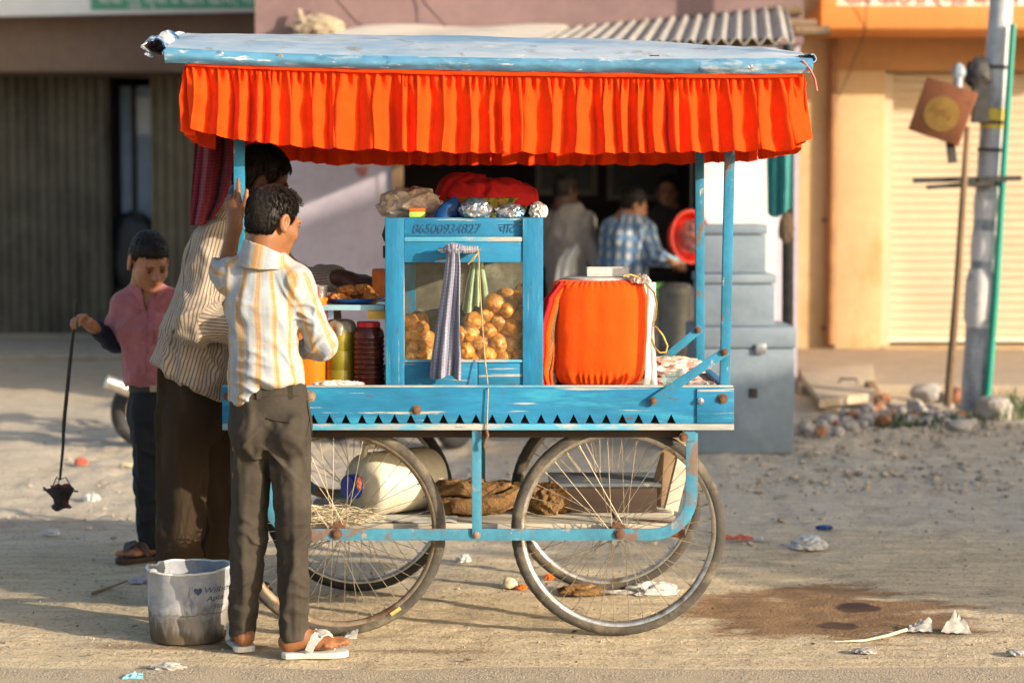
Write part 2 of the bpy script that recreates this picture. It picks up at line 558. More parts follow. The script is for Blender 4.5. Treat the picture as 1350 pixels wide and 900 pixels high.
    M['red_cloth'] = mat('red_cloth', (.50, .009, .009), .85, var=.15, vscale=8, bump=.4, bscale=25, bdist=.01, trans=.1)
    M['foil'] = mat('silver_foil', (.62, .63, .65), .28, metal=.9, var=.15, vscale=20, bump=.25, bscale=30, bdist=.01, spots=[((.20, .42, .55), 8, .5, .6)])
    M['beige_bag'] = mat('beige_bag', (.68, .56, .46), .35, var=.25, vscale=10, bump=.5, bscale=25, bdist=.01, trans=.35, spots=[((.33, .16, .09), 9, .50, .66)])
    M['blue_bag'] = mat('blue_bag', (.006, .055, .20), .4, var=.25, vscale=10, bump=.5, bscale=20, bdist=.01, trans=.1)
    M['basket'] = mat('basket', (.30, .24, .03), .7, var=.5, vscale=40, bump=.8, bscale=80, bdist=.006, spots=[((.04, .07, .02), 40, .48, .55)])
    M['lime'] = mat('lime_box', (.42, .62, .10), .5, var=.1)
    M['orange_plastic'] = mat('orange_plastic', (.90, .16, .008), .4, var=.06, bump=.08, spots=[((.5, .12, .03), 6, .66, .8)])
    M['yellow_jar'] = mat('yellow_green_jar', (.25, .20, .012), .35, var=.25, vscale=7, bump=.1, spots=[((.10, .10, .012), 4, .5, .75)])
    M['red_jar'] = mat('dark_red_jar', (.050, .012, .010), .25, var=.4, vscale=9, bump=.15, spots=[((.13, .03, .02), 6, .5, .7)])
    M['red_lid'] = mat('red_lid', (.42, .012, .018), .4, var=.15)
    M['blue_plate'] = mat('blue_plate', (.012, .07, .30), .35, var=.15)
    M['pale_tray'] = mat('pale_blue_board', (.27, .45, .53), .6, var=.2, vscale=8, stretch=(.3, 1, 1), spots=[((.5, .5, .46), 10, .55, .65)])
    M['clear_film'] = mat('dull_film', (.28, .26, .20), .3, var=.4, vscale=15, bump=.6, bscale=40, trans=.3)
    M['white_sheet'] = mat('white_sheet', (.60, .60, .58), .6, var=.1, vscale=12, bump=.5, bscale=25, bdist=.01, trans=.2)
    M['paper'] = mat('paper', (.44, .42, .38), .85, var=.3, vscale=30, bump=.3, trans=.15, spots=[((.45, .38, .32), 25, .58, .7)])
    M['red_paper'] = mat('reddish_paper', (.62, .36, .30), .8, var=.3, vscale=15, bump=.4, spots=[((.75, .70, .62), 12, .48, .56), ((.30, .13, .09), 20, .62, .7)])
    M['yellow_cord'] = mat('yellow_cord', (.62, .45, .12), .7, var=.2, vscale=80, bump=.2)
    M['string'] = mat('jute_string', (.40, .30, .15), .9, var=.25, vscale=80, bump=.2)
    M['can'] = mat('cream_plastic', (.62, .57, .45), .4, var=.12, vscale=8, bump=.15, bscale=25, spots=[((.36, .29, .19), 7, .55, .75), ((.22, .17, .12), 20, .66, .74)])
    M['can_cap'] = mat('blue_cap', (.012, .045, .36), .35, var=.15, spots=[((.05, .1, .4), 20, .55, .65)])
    M['burlap'] = mat('burlap', (.21, .115, .045), .95, var=.4, vscale=14, bump=1.0, bscale=170, bdist=.006, spots=[((.14, .065, .025), 10, .55, .7)])
    M['straw'] = mat('straw', (.58, .50, .34), .85, var=.3, vscale=40, bump=.3)
    M['bucket'] = mat('old_bucket', (.52, .54, .56), .55, var=.18, vscale=7, bump=.35, bscale=40, bdist=.005,
                      spots=[((.36, .37, .38), 9, .52, .7), ((.10, .12, .18), 13, .68, .74), ((.24, .19, .13), 8, .62, .74)])
    M['ink'] = mat('faded_ink', (.055, .075, .14), .8, var=.5, vscale=40, bump=0)
    M['ink_blue'] = mat('faded_marker', (.012, .085, .20), .8, var=.5, vscale=60, bump=0)
    M['char'] = mat('charred_clay', (.022, .017, .016), .8, var=.6, vscale=18, bump=1, bscale=50, bdist=.01, spots=[((.12, .035, .03), 14, .55, .65)])
    # people
    M['skin_a'] = skin_mat('skin_warm', (.235, .098, .040))
    M['skin_b'] = skin_mat('skin_brown', (.38, .175, .092))
    M['skin_c'] = skin_mat('skin_dark', (.085, .036, .024))
    M['hair'] = mat('black_hair', (.013, .0095, .0075), .55, var=.5, vscale=60, bump=0, spec=.22)
    M['eye'] = mat('eye_white', (.07, .06, .052), .25, var=.05, bump=0)
    M['iris'] = mat('eye_iris', (.012, .008, .006), .15, var=.1, bump=0)
    M['shirt_a'] = stripe_mat('white_yellow_check_shirt', (.305, .33, .365),
                              us=[((.48, .39, .25), .066, .52, .5, .0), ((.43, .225, .050), .066, .27, .85, .0), ((.34, .41, .52), .0155, .14, .45, .25)],
                              vs=[((.33, .39, .48), .031, .10, .22, .0), ((.52, .38, .18), .124, .06, .25, .3)], trans=.08, bump=.2, bscale=14)
    M['shirt_b'] = stripe_mat('cream_striped_shirt', (.36, .30, .235), us=[((.06, .045, .045), .0112, .36, .75, 0)], rough=.8, trans=.04, bscale=14, bump=.4)
    M['shirt_c'] = stripe_mat('pink_shirt', (.38, .135, .150), us=[((.48, .21, .23), .008, .3, .35, 0)], bscale=16, bump=.4, dirt=((.26, .08, .09), .5))
    M['shirt_d'] = stripe_mat('blue_check_shirt', (.50, .56, .62), us=[((.03, .07, .16), .09, .5, .85, 0)], vs=[((.10, .22, .42), .09, .5, .7, 0)])
    M['navy'] = mat('navy_sleeve', (.012, .016, .035), .9, var=.3, bump=.3, bscale=30)
    M['grey_cloth'] = mat('grey_cloth', (.30, .27, .25), .9, var=.2, vscale=5, bump=.4, bscale=14, bdist=.02)
    M['dark_shirt'] = mat('dark_shirt', (.045, .038, .036), .9, var=.2, vscale=5, bump=.4, bscale=14, bdist=.02)
    M['sun_patch_white'] = mat('sun_patch_white', (.72, .70, .66), .85, var=.1, vscale=5, bump=.4, bscale=14, bdist=.02)  # pale colour standing in for sunlight on the grey shirt
    M['trouser_a'] = mat('taupe_trousers', (.043, .036, .028), .85, var=.2, vscale=9, bump=.35, bscale=12, bdist=.014, spots=[((.062, .052, .041), 5, .52, .7)], spec=.2)
    M['trouser_b'] = mat('brown_trousers', (.027, .015, .006), .9, var=.25, vscale=6, bump=.5, bscale=12, bdist=.015)
    M['trouser_c'] = mat('dark_jeans', (.011, .012, .016), .85, var=.3, vscale=9, bump=.6, bscale=16, bdist=.015)
    M['belt'] = mat('belt', (.02, .015, .012), .5, var=.2)
    M['sole'] = mat('white_rubber', (.50, .48, .45), .6, var=.12, vscale=15, bump=.15, spots=[((.45, .38, .3), 14, .58, .72)])
    M['sandal_dark'] = mat('dark_sandal', (.05, .032, .025), .6, var=.3, vscale=15, bump=.2)
    M['towel'] = stripe_mat('check_towel', (.36, .36, .41), us=[((.10, .12, .22), .011, .28, .8, 0), ((.07, .08, .18), .055, .25, .6, .2)], vs=[((.16, .17, .28), .011, .25, .6, 0)], bscale=20, trans=.1)
    M['gamcha'] = stripe_mat('maroon_check_cloth', (.17, .010, .028), us=[((.05, .006, .022), .012, .45, .8, 0)], vs=[((.36, .02, .04), .012, .2, .6, 0)], bscale=14, trans=.15)
    M['green_cloth'] = mat('pale_green_cloth', (.46, .54, .33), .7, var=.25, vscale=10, bump=.4, bscale=25, trans=.15)
    # glass: clear, a little dusty
    m, nt, out = new_mat('dusty_glass')
    c = coords(nt)
    d = ramp(nt, noise_(nt, c, 6, 7, .65), .35, .8)
    tr = N(nt, 'ShaderNodeBsdfTransparent', {'Color': (.93, .96, .95)})
    gl = N(nt, 'ShaderNodeBsdfGlossy', {'Color': (1, 1, 1), 'Roughness': .06})
    lw = N(nt, 'ShaderNodeLayerWeight', {'Blend': .5})
    fr = N(nt, 'ShaderNodeMath', {0: math_(nt, 'MULTIPLY', math_(nt, 'POWER', lw.outputs['Facing'], 4.0), .6), 1: .03}, operation='ADD')
    a = N(nt, 'ShaderNodeMixShader', {0: fr.outputs[0], 1: tr.outputs[0], 2: gl.outputs[0]})
    df = N(nt, 'ShaderNodeBsdfDiffuse', {'Color': (.55, .50, .42)})
    b = N(nt, 'ShaderNodeMixShader', {0: math_(nt, 'MULTIPLY', d, .05), 1: a.outputs[0], 2: df.outputs[0]})
    nt.links.new(b.outputs[0], out.inputs[0])
    M['glass'] = m

def skin_mat(name, col):
    m, nt, out = new_mat(name)
    c = coords(nt)
    n1 = noise_(nt, c, 18, 5)
    cc = mix(nt, ramp(nt, n1, .3, .7), tuple(x*.86 for x in col), tuple(x*1.12 for x in col))
    at = N(nt, 'ShaderNodeAttribute', None, attribute_name='tint')
    cc = mix(nt, at.outputs['Fac'], cc, (col[0]*.62, col[1]*.42, col[2]*.50))
    finish(nt, out, cc, .5, 0, [(noise_(nt, c, 160, 4), .12, .002)], 0, .35, .12)
    return m
build_materials()
# ================================================================== SETTING
def ellipse_mask(nt, c, x, y, rx, ry, soft=.35, wob=.35, scale=6.):
    v = N(nt, 'ShaderNodeVectorMath', {0: c, 1: (x, y, 0)}, operation='SUBTRACT').outputs[0]
    v = N(nt, 'ShaderNodeVectorMath', {0: v, 1: (1/rx, 1/ry, 0)}, operation='MULTIPLY').outputs[0]
    l = N(nt, 'ShaderNodeVectorMath', {0: v}, operation='LENGTH').outputs[1]
    st = N(nt, 'ShaderNodeVectorMath', {0: c, 1: (.55, 1.3, 1)}, operation='MULTIPLY').outputs[0]
    n = math_(nt, 'MULTIPLY', math_(nt, 'SUBTRACT', noise_(nt, st, scale, 6, .65), .5), wob*4)
    l = math_(nt, 'ADD', l, n)
    return math_(nt, 'SUBTRACT', 1.0, ramp(nt, l, 1-soft, 1+soft*.4))

def ground_material():
    m, nt, out = new_mat('sandy_ground')
    c = coords(nt, rand=False)
    big = noise_(nt, c, .9, 5, .6)
    mid = noise_(nt, c, 5, 6, .65)
    fine = noise_(nt, c, 55, 6, .7)
    str_ = noise_(nt, N(nt, 'ShaderNodeVectorMath', {0: c, 1: (.8, 5, 1)}, operation='MULTIPLY').outputs[0], 3.0, 6, .65)
    sep = N(nt, 'ShaderNodeSeparateXYZ', {0: c})
    col = mix(nt, ramp(nt, str_, .35, .65), (.525, .415, .262), (.675, .55, .36))
    far = ramp(nt, math_(nt, 'ADD', sep.outputs[1], math_(nt, 'MULTIPLY', math_(nt, 'SUBTRACT', big, .5), 3.0)), 7.6, 9.0)
    col = mix(nt, far, col, mix(nt, ramp(nt, str_, .3, .7), (.51, .435, .325), (.635, .55, .425)))
    vfar = ramp(nt, sep.outputs[1], 13.5, 16.5)
    col = mix(nt, vfar, col, (.60, .46, .30))
    col = mix(nt, math_(nt, 'MULTIPLY', ramp(nt, mid, .5, .72), .45), col, (.24, .17, .105))
    col = mix(nt, math_(nt, 'MULTIPLY', ramp(nt, fine, .52, .66), .65), col, (.20, .145, .095))
    col = mix(nt, math_(nt, 'MULTIPLY', ramp(nt, fine, .50, .28), .35), col, (.60, .50, .37))
    # speckle of small stones
    vo = N(nt, 'ShaderNodeTexVoronoi', {'Vector': c, 'Scale': 85.0}, feature='F1')
    sp = math_(nt, 'MULTIPLY', ramp(nt, vo.outputs['Distance'], .30, .18), ramp(nt, mid, .42, .6))
    col = mix(nt, math_(nt, 'MULTIPLY', sp, .6), col, mix(nt, N(nt, 'ShaderNodeSeparateColor', {0: vo.outputs['Color']}).outputs[0], (.16, .14, .12), (.55, .50, .44)))
    # wet brown stain beside the cart, darker puddles in it, splash by the sandal and the bucket
    g = G(1100, 806)
    w = ellipse_mask(nt, c, g.x, g.y, .50, .50, .28, .62, 3.4)
    col = mix(nt, math_(nt, 'MULTIPLY', w, .88), col, mix(nt, ramp(nt, mid, .4, .65), (.17, .085, .033), (.28, .155, .07)))
    pud = None
    for (px, py, rx, ry) in ((1130, 799, .085, .075), (1103, 823, .075, .075)):
        q = G(px, py)
        e = ellipse_mask(nt, c, q.x, q.y, rx, ry, .25, .25, 12)
        pud = e if pud is None else math_(nt, 'MAXIMUM', pud, e)
    col = mix(nt, pud, col, (.028, .010, .005))
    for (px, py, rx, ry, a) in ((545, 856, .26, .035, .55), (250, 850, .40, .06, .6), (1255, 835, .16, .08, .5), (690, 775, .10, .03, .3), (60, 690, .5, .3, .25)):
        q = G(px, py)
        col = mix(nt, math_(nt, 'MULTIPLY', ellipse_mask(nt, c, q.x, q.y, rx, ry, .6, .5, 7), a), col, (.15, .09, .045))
    ro = math_(nt, 'SUBTRACT', .92, math_(nt, 'MULTIPLY', pud, .35))
    ro = math_(nt, 'SUBTRACT', ro, math_(nt, 'MULTIPLY', w, .15))
    dry = math_(nt, 'SUBTRACT', 1.0, math_(nt, 'MULTIPLY', pud, .9))
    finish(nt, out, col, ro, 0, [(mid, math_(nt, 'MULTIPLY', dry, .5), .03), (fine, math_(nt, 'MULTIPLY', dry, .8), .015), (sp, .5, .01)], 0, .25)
    return m

def road_material():
    m, nt, out = new_mat('dusty_asphalt')
    c = coords(nt, rand=False)
    vo = N(nt, 'ShaderNodeTexVoronoi', {'Vector': c, 'Scale': 150.0}, feature='F1')
    rc = N(nt, 'ShaderNodeSeparateColor', {0: vo.outputs['Color']}).outputs[0]
    mid = noise_(nt, c, 6, 6, .65)
    fine = noise_(nt, c, 170, 4, .7)
    col = mix(nt, rc, (.28, .225, .155), (.58, .475, .335))
    col = mix(nt, ramp(nt, mid, .38, .66), col, (.50, .395, .26))
    col = mix(nt, math_(nt, 'MULTIPLY', ramp(nt, fine, .55, .7), .5), col, (.16, .135, .11))
    finish(nt, out, col, .9, 0, [(vo.outputs['Distance'], .5, .006), (fine, .4, .004)], 0, .3)
    return m

def ground_z(P):
    x, y = P[:, 0], P[:, 1]
    Q = np.stack([x, y*1.6, np.zeros_like(x)], 1)
    z = .006*fbm(Q*2.3, 3)+.0050*fbm(Q*9, 4)+.0016*np.maximum(0, fbm(Q*30, 2))
    far = np.clip((y-8.0)/4, 0, 1)
    z = z*(1+far*2.5)
    z = z*np.clip((y-6.0)/.5, .15, 1)
    return z

def make_ground():
    def lines(spans):
        o = []
        for a, b, st in spans: o += list(np.arange(a, b-1e-6, st))
        o.append(spans[-1][1]); return np.array(o)
    xs = lines([(-90, -10, 8), (-10, -2.6, .2), (-2.6, 2.6, .026), (2.6, 10, .2), (10, 90, 8)])
    ys = lines([(-40, 4, 4), (4, 5.8, .2), (5.8, 9.2, .026), (9.2, 14, .08), (14, 26, .4), (26, 140, 8)])
    X, Y = np.meshgrid(xs, ys)
    P = np.stack([X.ravel(), Y.ravel(), np.zeros(X.size)], 1)
    P[:, 2] = ground_z(P)-.004
    nx, ny = len(xs), len(ys)
    i = np.arange(nx*ny).reshape(ny, nx)
    F = np.stack([i[:-1, :-1].ravel(), i[:-1, 1:].ravel(), i[1:, 1:].ravel(), i[1:, :-1].ravel()], 1)
    me = bpy.data.meshes.new('ground'); me.from_pydata(P.tolist(), [], F.tolist()); me.shade_smooth()
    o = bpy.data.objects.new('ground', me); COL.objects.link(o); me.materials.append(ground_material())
    tag(o, 'dry sandy street ground with gravel and a wet brown stain', 'ground', kind='structure')
    # the road edge in front
    mb = MB(); n = 420
    xs2 = np.linspace(-12, 12, n)
    e = fbm(np.stack([xs2*1.2, xs2*0+3.3, xs2*0], 1), 5)*.045+fbm(np.stack([xs2*9, xs2*0, xs2*0], 1), 3)*.012
    ye = 6.10+e
    vs = [(x, -30, .0045) for x in xs2]+[(x, y-.05, .0045) for x, y in zip(xs2, ye)]+[(x, y, -.002) for x, y in zip(xs2, ye)]
    fs = [(i, i+1, n+i+1, n+i) for i in range(n-1)]+[(n+i, n+i+1, 2*n+i+1, 2*n+i) for i in range(n-1)]
    mb.add(vs, fs)
    r = mb.build('road', road_material(), fix=False)
    tag(r, 'dusty grey asphalt edge of the road along the front', 'road', kind='structure')
make_ground()

# loose gravel and crumbs of earth
def make_gravel():
    pv, pf = ico(2); pv1, pf1 = ico(1)
    rr = random.Random(5)
    m1 = mat('gravel_stone', (.36, .30, .23), .9, var=.5, vscale=9, bump=.4, bscale=120)
    vs, fs = [], []
    def put(x, y, s, big):
        p, f = (pv, pf) if big else (pv1, pf1)
        k = len(vs)
        q = p*(1+.25*np.array([rr.uniform(-1, 1) for _ in range(len(p))])[:, None])
        q = q*np.array([s*rr.uniform(.7, 1.4), s*rr.uniform(.7, 1.2), s*rr.uniform(.4, .8)])
        a = rr.uniform(0, 6.28); ca, sa = math.cos(a), math.sin(a)
        q = np.stack([q[:, 0]*ca-q[:, 1]*sa+x, q[:, 0]*sa+q[:, 1]*ca+y, q[:, 2]+s*.15], 1)
        vs.extend(q.tolist()); fs.extend([tuple(i+k for i in t) for t in f])
    for _ in range(850):
        g = G(rr.uniform(-30, 1380), rr.uniform(560, 720)); put(g.x, g.y, .003+.014*rr.random()**4, True)
    for _ in range(700):
        g = G(rr.uniform(950, 1380), rr.uniform(555, 650)); put(g.x, g.y, .006+.022*rr.random()**3, True)
    for _ in range(1000):
        g = G(rr.uniform(-30, 1380), rr.uniform(715, 868))
        if abs(g.x-1.13) < .55 and abs(g.y-6.93) < .5: continue
        put(g.x, g.y, .0015+.006*rr.random()**4, False)
    for _ in range(260):
        g = G(rr.uniform(-30, 1380), rr.uniform(866, 905)); put(g.x, g.y, .0012+.004*rr.random()**4, False)
    mb = MB(); mb.v = [Vector(v) for v in vs]; mb.f = fs
    o = mb.build('gravel', m1, smooth=False, fix=False)
    tag(o, 'loose gravel and earth crumbs scattered over the street', 'gravel', kind='stuff')
make_gravel()

# bits of dry leaf and bark trodden into the sand
def make_crumbs():
    rr = random.Random(77); mb = MB()
    for _ in range(620):
        k = rr.random()
        g = G(rr.uniform(-30, 1380), rr.uniform(730, 880)) if k < .75 else G(rr.uniform(-30, 1380), rr.uniform(580, 730))
        l = rr.uniform(.003, .010)*(1.8 if rr.random() < .08 else 1); a = rr.uniform(0, 6.28); w = l*rr.uniform(.25, .7)
        d = Vector((math.cos(a), math.sin(a), rr.uniform(-.15, .35)))*l; e = Vector((-math.sin(a), math.cos(a), rr.uniform(-.2, .2)))*w
        z = float(ground_z(np.array([[g.x, g.y, 0]]))[0])
        c = Vector((g.x, g.y, max(z, .001)+.003)); mb.add([c-d, c+e+Vector((0, 0, .002)), c+d, c-e], [(0, 1, 2, 3)])
    tag(mb.build('leaf_crumbs', mat('leaf_crumb', (.13, .075, .035), .9, var=.6, vscale=6, bump=0), smooth=False, fix=False), 'bits of dry leaf and bark trodden into the sand', 'leaf litter', kind='stuff')
make_crumbs()

# ------------------------------------------------------------------ background materials
B = {}
B['lilac'] = mat('lilac_plaster', (.40, .36, .43), .85, var=.12, vscale=2.5, bump=.2, bscale=30, spots=[((.30, .26, .31), 3, .56, .75), ((.5, .47, .5), 9, .6, .8)])
B['white_wall'] = mat('white_plaster', (.72, .70, .70), .85, var=.08, vscale=3, bump=.15, spots=[((.5, .46, .46), 4, .6, .8)])
B['mauve'] = mat('mauve_plaster', (.20, .13, .13), .85, var=.15, vscale=2, bump=.2, spots=[((.19, .12, .11), 3, .55, .72)])
B['brown_beam'] = mat('brown_plaster', (.22, .148, .108), .85, var=.15, vscale=2, bump=.2, spots=[((.18, .125, .10), 3, .55, .72, (.4, 1, 1)), ((.40, .33, .27), 5, .62, .75, (.3, 1, 1))])
B['shutter_dark'] = mat('olive_shutter', (.105, .092, .064), .6, var=.3, vscale=3, bump=.2, spots=[((.06, .05, .034), 2.5, .5, .68, (1, 1, .35)), ((.16, .14, .10), 4, .6, .75, (2, 1, .3))])
B['shutter_tan'] = mat('tan_shutter', (.20, .165, .10), .6, var=.2, vscale=3, bump=.2, spots=[((.12, .10, .06), 2.5, .5, .68, (1, 1, .4))])
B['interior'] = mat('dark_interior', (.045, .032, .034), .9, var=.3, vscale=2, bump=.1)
B['frame'] = mat('picture_frame', (.30, .25, .21), .5, var=.2)
B['picture'] = mat('dim_picture', (.05, .052, .058), .4, var=.5, vscale=3, spots=[((.08, .08, .085), 3, .52, .68)])
B['cream'] = mat('cream_shutter', (.50, .415, .295), .7, var=.08, vscale=2, bump=.15, spots=[((.56, .43, .26), 2.5, .55, .75, (.3, 1, 1)), ((.42, .32, .2), 6, .64, .78)])
B['yellow'] = mat('yellow_plaster', (.49, .36, .195), .85, var=.10, vscale=1.6, bump=.2, spots=[((.42, .26, .11), 2, .54, .72, (1, 1, .5)), ((.40, .24, .11), 5, .64, .78)])
B['ochre'] = mat('ochre_header', (.42, .24, .10), .85, var=.12, vscale=2, bump=.2)
B['orange_sign'] = mat('orange_sign', (.56, .215, .05), .6, var=.1, vscale=3)
B['sign_pale'] = mat('sign_pale', (.68, .66, .58), .7, var=.1, vscale=8)
B['sign_white'] = mat('sign_white', (.74, .75, .72), .6, var=.06, vscale=4)
B['sign_green'] = mat('sign_green', (.10, .34, .20), .6, var=.1, vscale=4)
B['letters'] = mat('sign_letters', (.80, .82, .78), .6, var=.05, bump=0)
B['letters_red'] = mat('sign_red_letters', (.42, .10, .06), .6, var=.1, bump=0)
B['concrete'] = mat('concrete', (.43, .35, .255), .9, var=.15, vscale=3, bump=.4, bscale=40, spots=[((.33, .25, .17), 3, .52, .7), ((.50, .43, .33), 8, .58, .72)])
B['corrug'] = mat('galvanised_sheet', (.42, .40, .36), .5, metal=.3, var=.2, vscale=4, bump=.15, spots=[((.26, .16, .09), 4, .58, .72, (3, .5, 1))])
B['trunk'] = mat('grey_trunk', (.19, .24, .285), .5, metal=.1, var=.12, vscale=4, bump=.15, spots=[((.25, .30, .35), 3.5, .48, .70), ((.15, .16, .17), 10, .62, .72)])
B['pole'] = mat('galvanised_pole', (.40, .42, .44), .6, metal=.2, var=.25, vscale=4, bump=.3, spots=[((.20, .22, .25), 5, .50, .64, (1, 1, .4)), ((.60, .60, .60), 9, .60, .72)])
B['limewash'] = mat('limewash', (.70, .68, .66), .85, var=.15, vscale=8, bump=.4, spots=[((.38, .38, .40), 9, .55, .68)])
B['yellow_paint'] = mat('yellow_band', (.62, .48, .08), .7, var=.25, vscale=12)
B['green_pipe'] = mat('green_pipe', (.012, .26, .18), .45, var=.15, vscale=6)
B['box_brown'] = mat('brown_box', (.24, .085, .035), .6, var=.25, vscale=6, bump=.25, spots=[((.20, .07, .03), 6, .55, .7)])
B['emblem'] = mat('yellow_emblem', (.36, .20, .045), .6, var=.2, vscale=12)
B['dark_iron'] = mat('dark_iron', (.045, .042, .040), .6, metal=.3, var=.4, vscale=20, bump=.3)
B['bamboo'] = mat('old_stick', (.20, .13, .075), .8, var=.3, vscale=8, bump=.3, stretch=(1, 1, .3))
B['teal'] = mat('teal_cloth', (.05, .26, .25), .8, var=.2, vscale=5, bump=.3, bscale=14, trans=.15)
B['rock'] = mat('grey_rock', (.36, .33, .30), .9, var=.3, vscale=6, bump=.6, bscale=40, bdist=.01, spots=[((.46, .40, .32), 5, .52, .7)])
B['brick'] = mat('broken_brick', (.34, .15, .08), .9, var=.3, vscale=8, bump=.5, bscale=40)
B['pale_blue'] = mat('pale_blue_door', (.30, .38, .50), .6, var=.15, vscale=4)
B['window_white'] = mat('pale_window', (.62, .65, .68), .5, var=.1)
B['grass'] = mat('green_weeds', (.05, .085, .03), .7, var=.4, vscale=20, bump=0, trans=.25)
B['veg'] = mat('green_vegetables', (.06, .22, .05), .6, var=.5, vscale=25, bump=.5)
B['counter'] = mat('stall_counter', (.16, .145, .125), .8, var=.3, vscale=4, bump=.3)
B['tin'] = mat('grey_tin', (.13, .125, .105), .5, metal=.3, var=.3, vscale=5, bump=.3)
B['red_plastic'] = mat('red_plastic', (.78, .030, .010), .4, var=.1)
B['cyan'] = mat('light_blue_packet', (.25, .55, .66), .5, var=.1)
B['moto_red'] = mat('bike_paint', (.20, .012, .012), .3, var=.1)
B['moto_grey'] = mat('bike_engine', (.22, .22, .23), .45, metal=.6, var=.3)
B['seat'] = mat('bike_seat', (.015, .014, .014), .6, var=.2)

def text(name, body, size, mat_, parent, loc, rot, ext=.002, shear=0, sx=1.0, align='LEFT', space=1.0):
    cu = bpy.data.curves.new(name, 'FONT')
    cu.body = body; cu.size = size; cu.extrude = ext; cu.shear = shear; cu.align_x = align; cu.space_character = space
    o = bpy.data.objects.new(name, cu); COL.objects.link(o)
    me = bpy.data.meshes.new_from_object(o.evaluated_get(bpy.context.evaluated_depsgraph_get()))
    bpy.data.objects.remove(o); me.materials.clear(); me.materials.append(mat_)
    o = bpy.data.objects.new(name, me); COL.objects.link(o)
    o.parent = parent
    o.location = Vector(loc)-(origin_of(parent) if parent else Vector())
    o.rotation_euler = rot; o.scale = (sx, 1, 1)
    return o

# ------------------------------------------------------------------ left shop building
def ribbed(mb, x0, x1, y, z0, z1, pitch, depth):
    """vertical ribbed sheet facing -Y, thickness behind it"""
    pts = []; x = x0
    while x < x1-1e-6:
        for fx, d in ((0, 0), (.35, 0), (.5, depth), (.85, depth)):
            if x+fx*pitch < x1: pts.append((x+fx*pitch, y+d))
        x += pitch
    pts.append((x1, y))
    n = len(pts)
    vs = [(a, b, z0) for a, b in pts]+[(a, b, z1) for a, b in pts]
    vs += [(a, b+.02, z0) for a, b in pts]+[(a, b+.02, z1) for a, b in pts]
    fs = []
    for i in range(n-1):
        fs += [(i, i+1, n+i+1, n+i), (2*n+i+1, 2*n+i, 3*n+i, 3*n+i+1)]
    mb.add(vs, fs); return mb

YL = 21.0
t = thing('shop_building', 'left shop with a dim olive ribbed shutter under a brown concrete beam', 'building', (wx(100, YL), YL, 0))
zt = wz(97, YL)
ribbed(MB(), wx(-420, YL), wx(148, YL), YL, .05, zt+.1, .105, .03).build('ribbed_shutter', B['shutter_dark'], t, smooth=False)
ribbed(MB(), wx(202, YL), wx(352, YL), YL, .05, zt+.1, .105, .03).build('ribbed_shutter', B['shutter_tan'], t, smooth=False)
MB().box((wx(-450, YL), YL-.75, wz(95, YL-.75)), (wx(360, YL-.75), YL+.4, wz(18, YL-.75))).build('beam', B['brown_beam'], t, bevel=.02)
MB().box((wx(-450, YL), YL-.05, wz(20, YL)), (wx(420, YL), YL+5, wz(-160, YL))).build('upper_wall', B['mauve'], t)
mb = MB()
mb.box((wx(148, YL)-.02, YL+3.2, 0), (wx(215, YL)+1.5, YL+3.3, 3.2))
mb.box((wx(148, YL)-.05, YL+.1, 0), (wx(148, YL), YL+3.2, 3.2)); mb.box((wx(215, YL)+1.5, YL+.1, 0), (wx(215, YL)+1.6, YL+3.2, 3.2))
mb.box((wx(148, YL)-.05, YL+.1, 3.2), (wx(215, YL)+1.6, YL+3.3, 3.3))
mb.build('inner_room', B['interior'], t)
d = MB().box((wx(163, YL+.5), YL+.5, wz(300, YL+.5)), (wx(204, YL+.5), YL+.55, wz(114, YL+.5))).build('door', B['pale_blue'], t)
MB().box((wx(177, YL+.46), YL+.44, wz(330, YL+.5)), (wx(183, YL+.46), YL+.498, wz(114, YL+.5))).build('jamb', B['dark_iron'], d)
MB().box((wx(184, YL+.46), YL+.47, wz(178, YL+.5)), (wx(203, YL+.46), YL+.498, wz(128, YL+.5))).build('pane', B['window_white'], d)
MB().box((wx(-450, YL), YL-.3, .0), (wx(352, YL), YL+.2, .05)).build('threshold', B['concrete'], t)
o = tag(MB().box((wx(-450, YL), 18.2, .0), (wx(348, 18.2), YL-.3, .035)).build('pavement', B['concrete'], bevel=.01), 'dusty concrete pavement before the left shop', 'pavement', kind='structure')
# dark seat / bundle standing in the doorway
mb = MB(); lump(mb, W(178, 345, YL+.2), (.32, .12, .55), .12, 1.5, 4, 4)
mb.box((wx(155, YL+.2), YL+.1, .05), (wx(200, YL+.2), YL+.3, wz(380, YL+.2)))
tag(mb.build('covered_bundle', M['black'], origin=(wx(178, YL+.2), YL+.2, 0)), 'black covered bundle standing in the doorway between the two shutters', 'bundle')

# signboard above the left shop
YS = 19.9
t = thing('signboard', 'white and green shop signboard with white lettering above the left shop', 'sign', (wx(200, YS), YS, wz(18, YS)))
xa, xb = wx(-300, YS), wx(443, YS)
def sgz(px): return wz(22-(px/443.0)*9, YS)
mb = MB()
def slab(mb, x0, x1, za0, za1, zt, y0, y1):
    mb.add([(x0, y0, za0), (x1, y0, za1), (x1, y1, za1), (x0, y1, za0), (x0, y0, zt), (x1, y0, zt), (x1, y1, zt), (x0, y1, zt)],
           [(0, 3, 2, 1), (4, 5, 6, 7), (0, 1, 5, 4), (1, 2, 6, 5), (2, 3, 7, 6), (3, 0, 4, 7)])
slab(mb, xa, xb, sgz(-300), sgz(443), wz(-90, YS), YS, YS+.12)
mb.build('board', B['sign_white'], t)
mb = MB(); slab(mb, wx(127, YS), wx(442, YS), wz(13, YS), wz(10.5, YS), wz(-75, YS), YS-.015, YS-.003)
p = mb.build('green_panel', B['sign_green'], t)
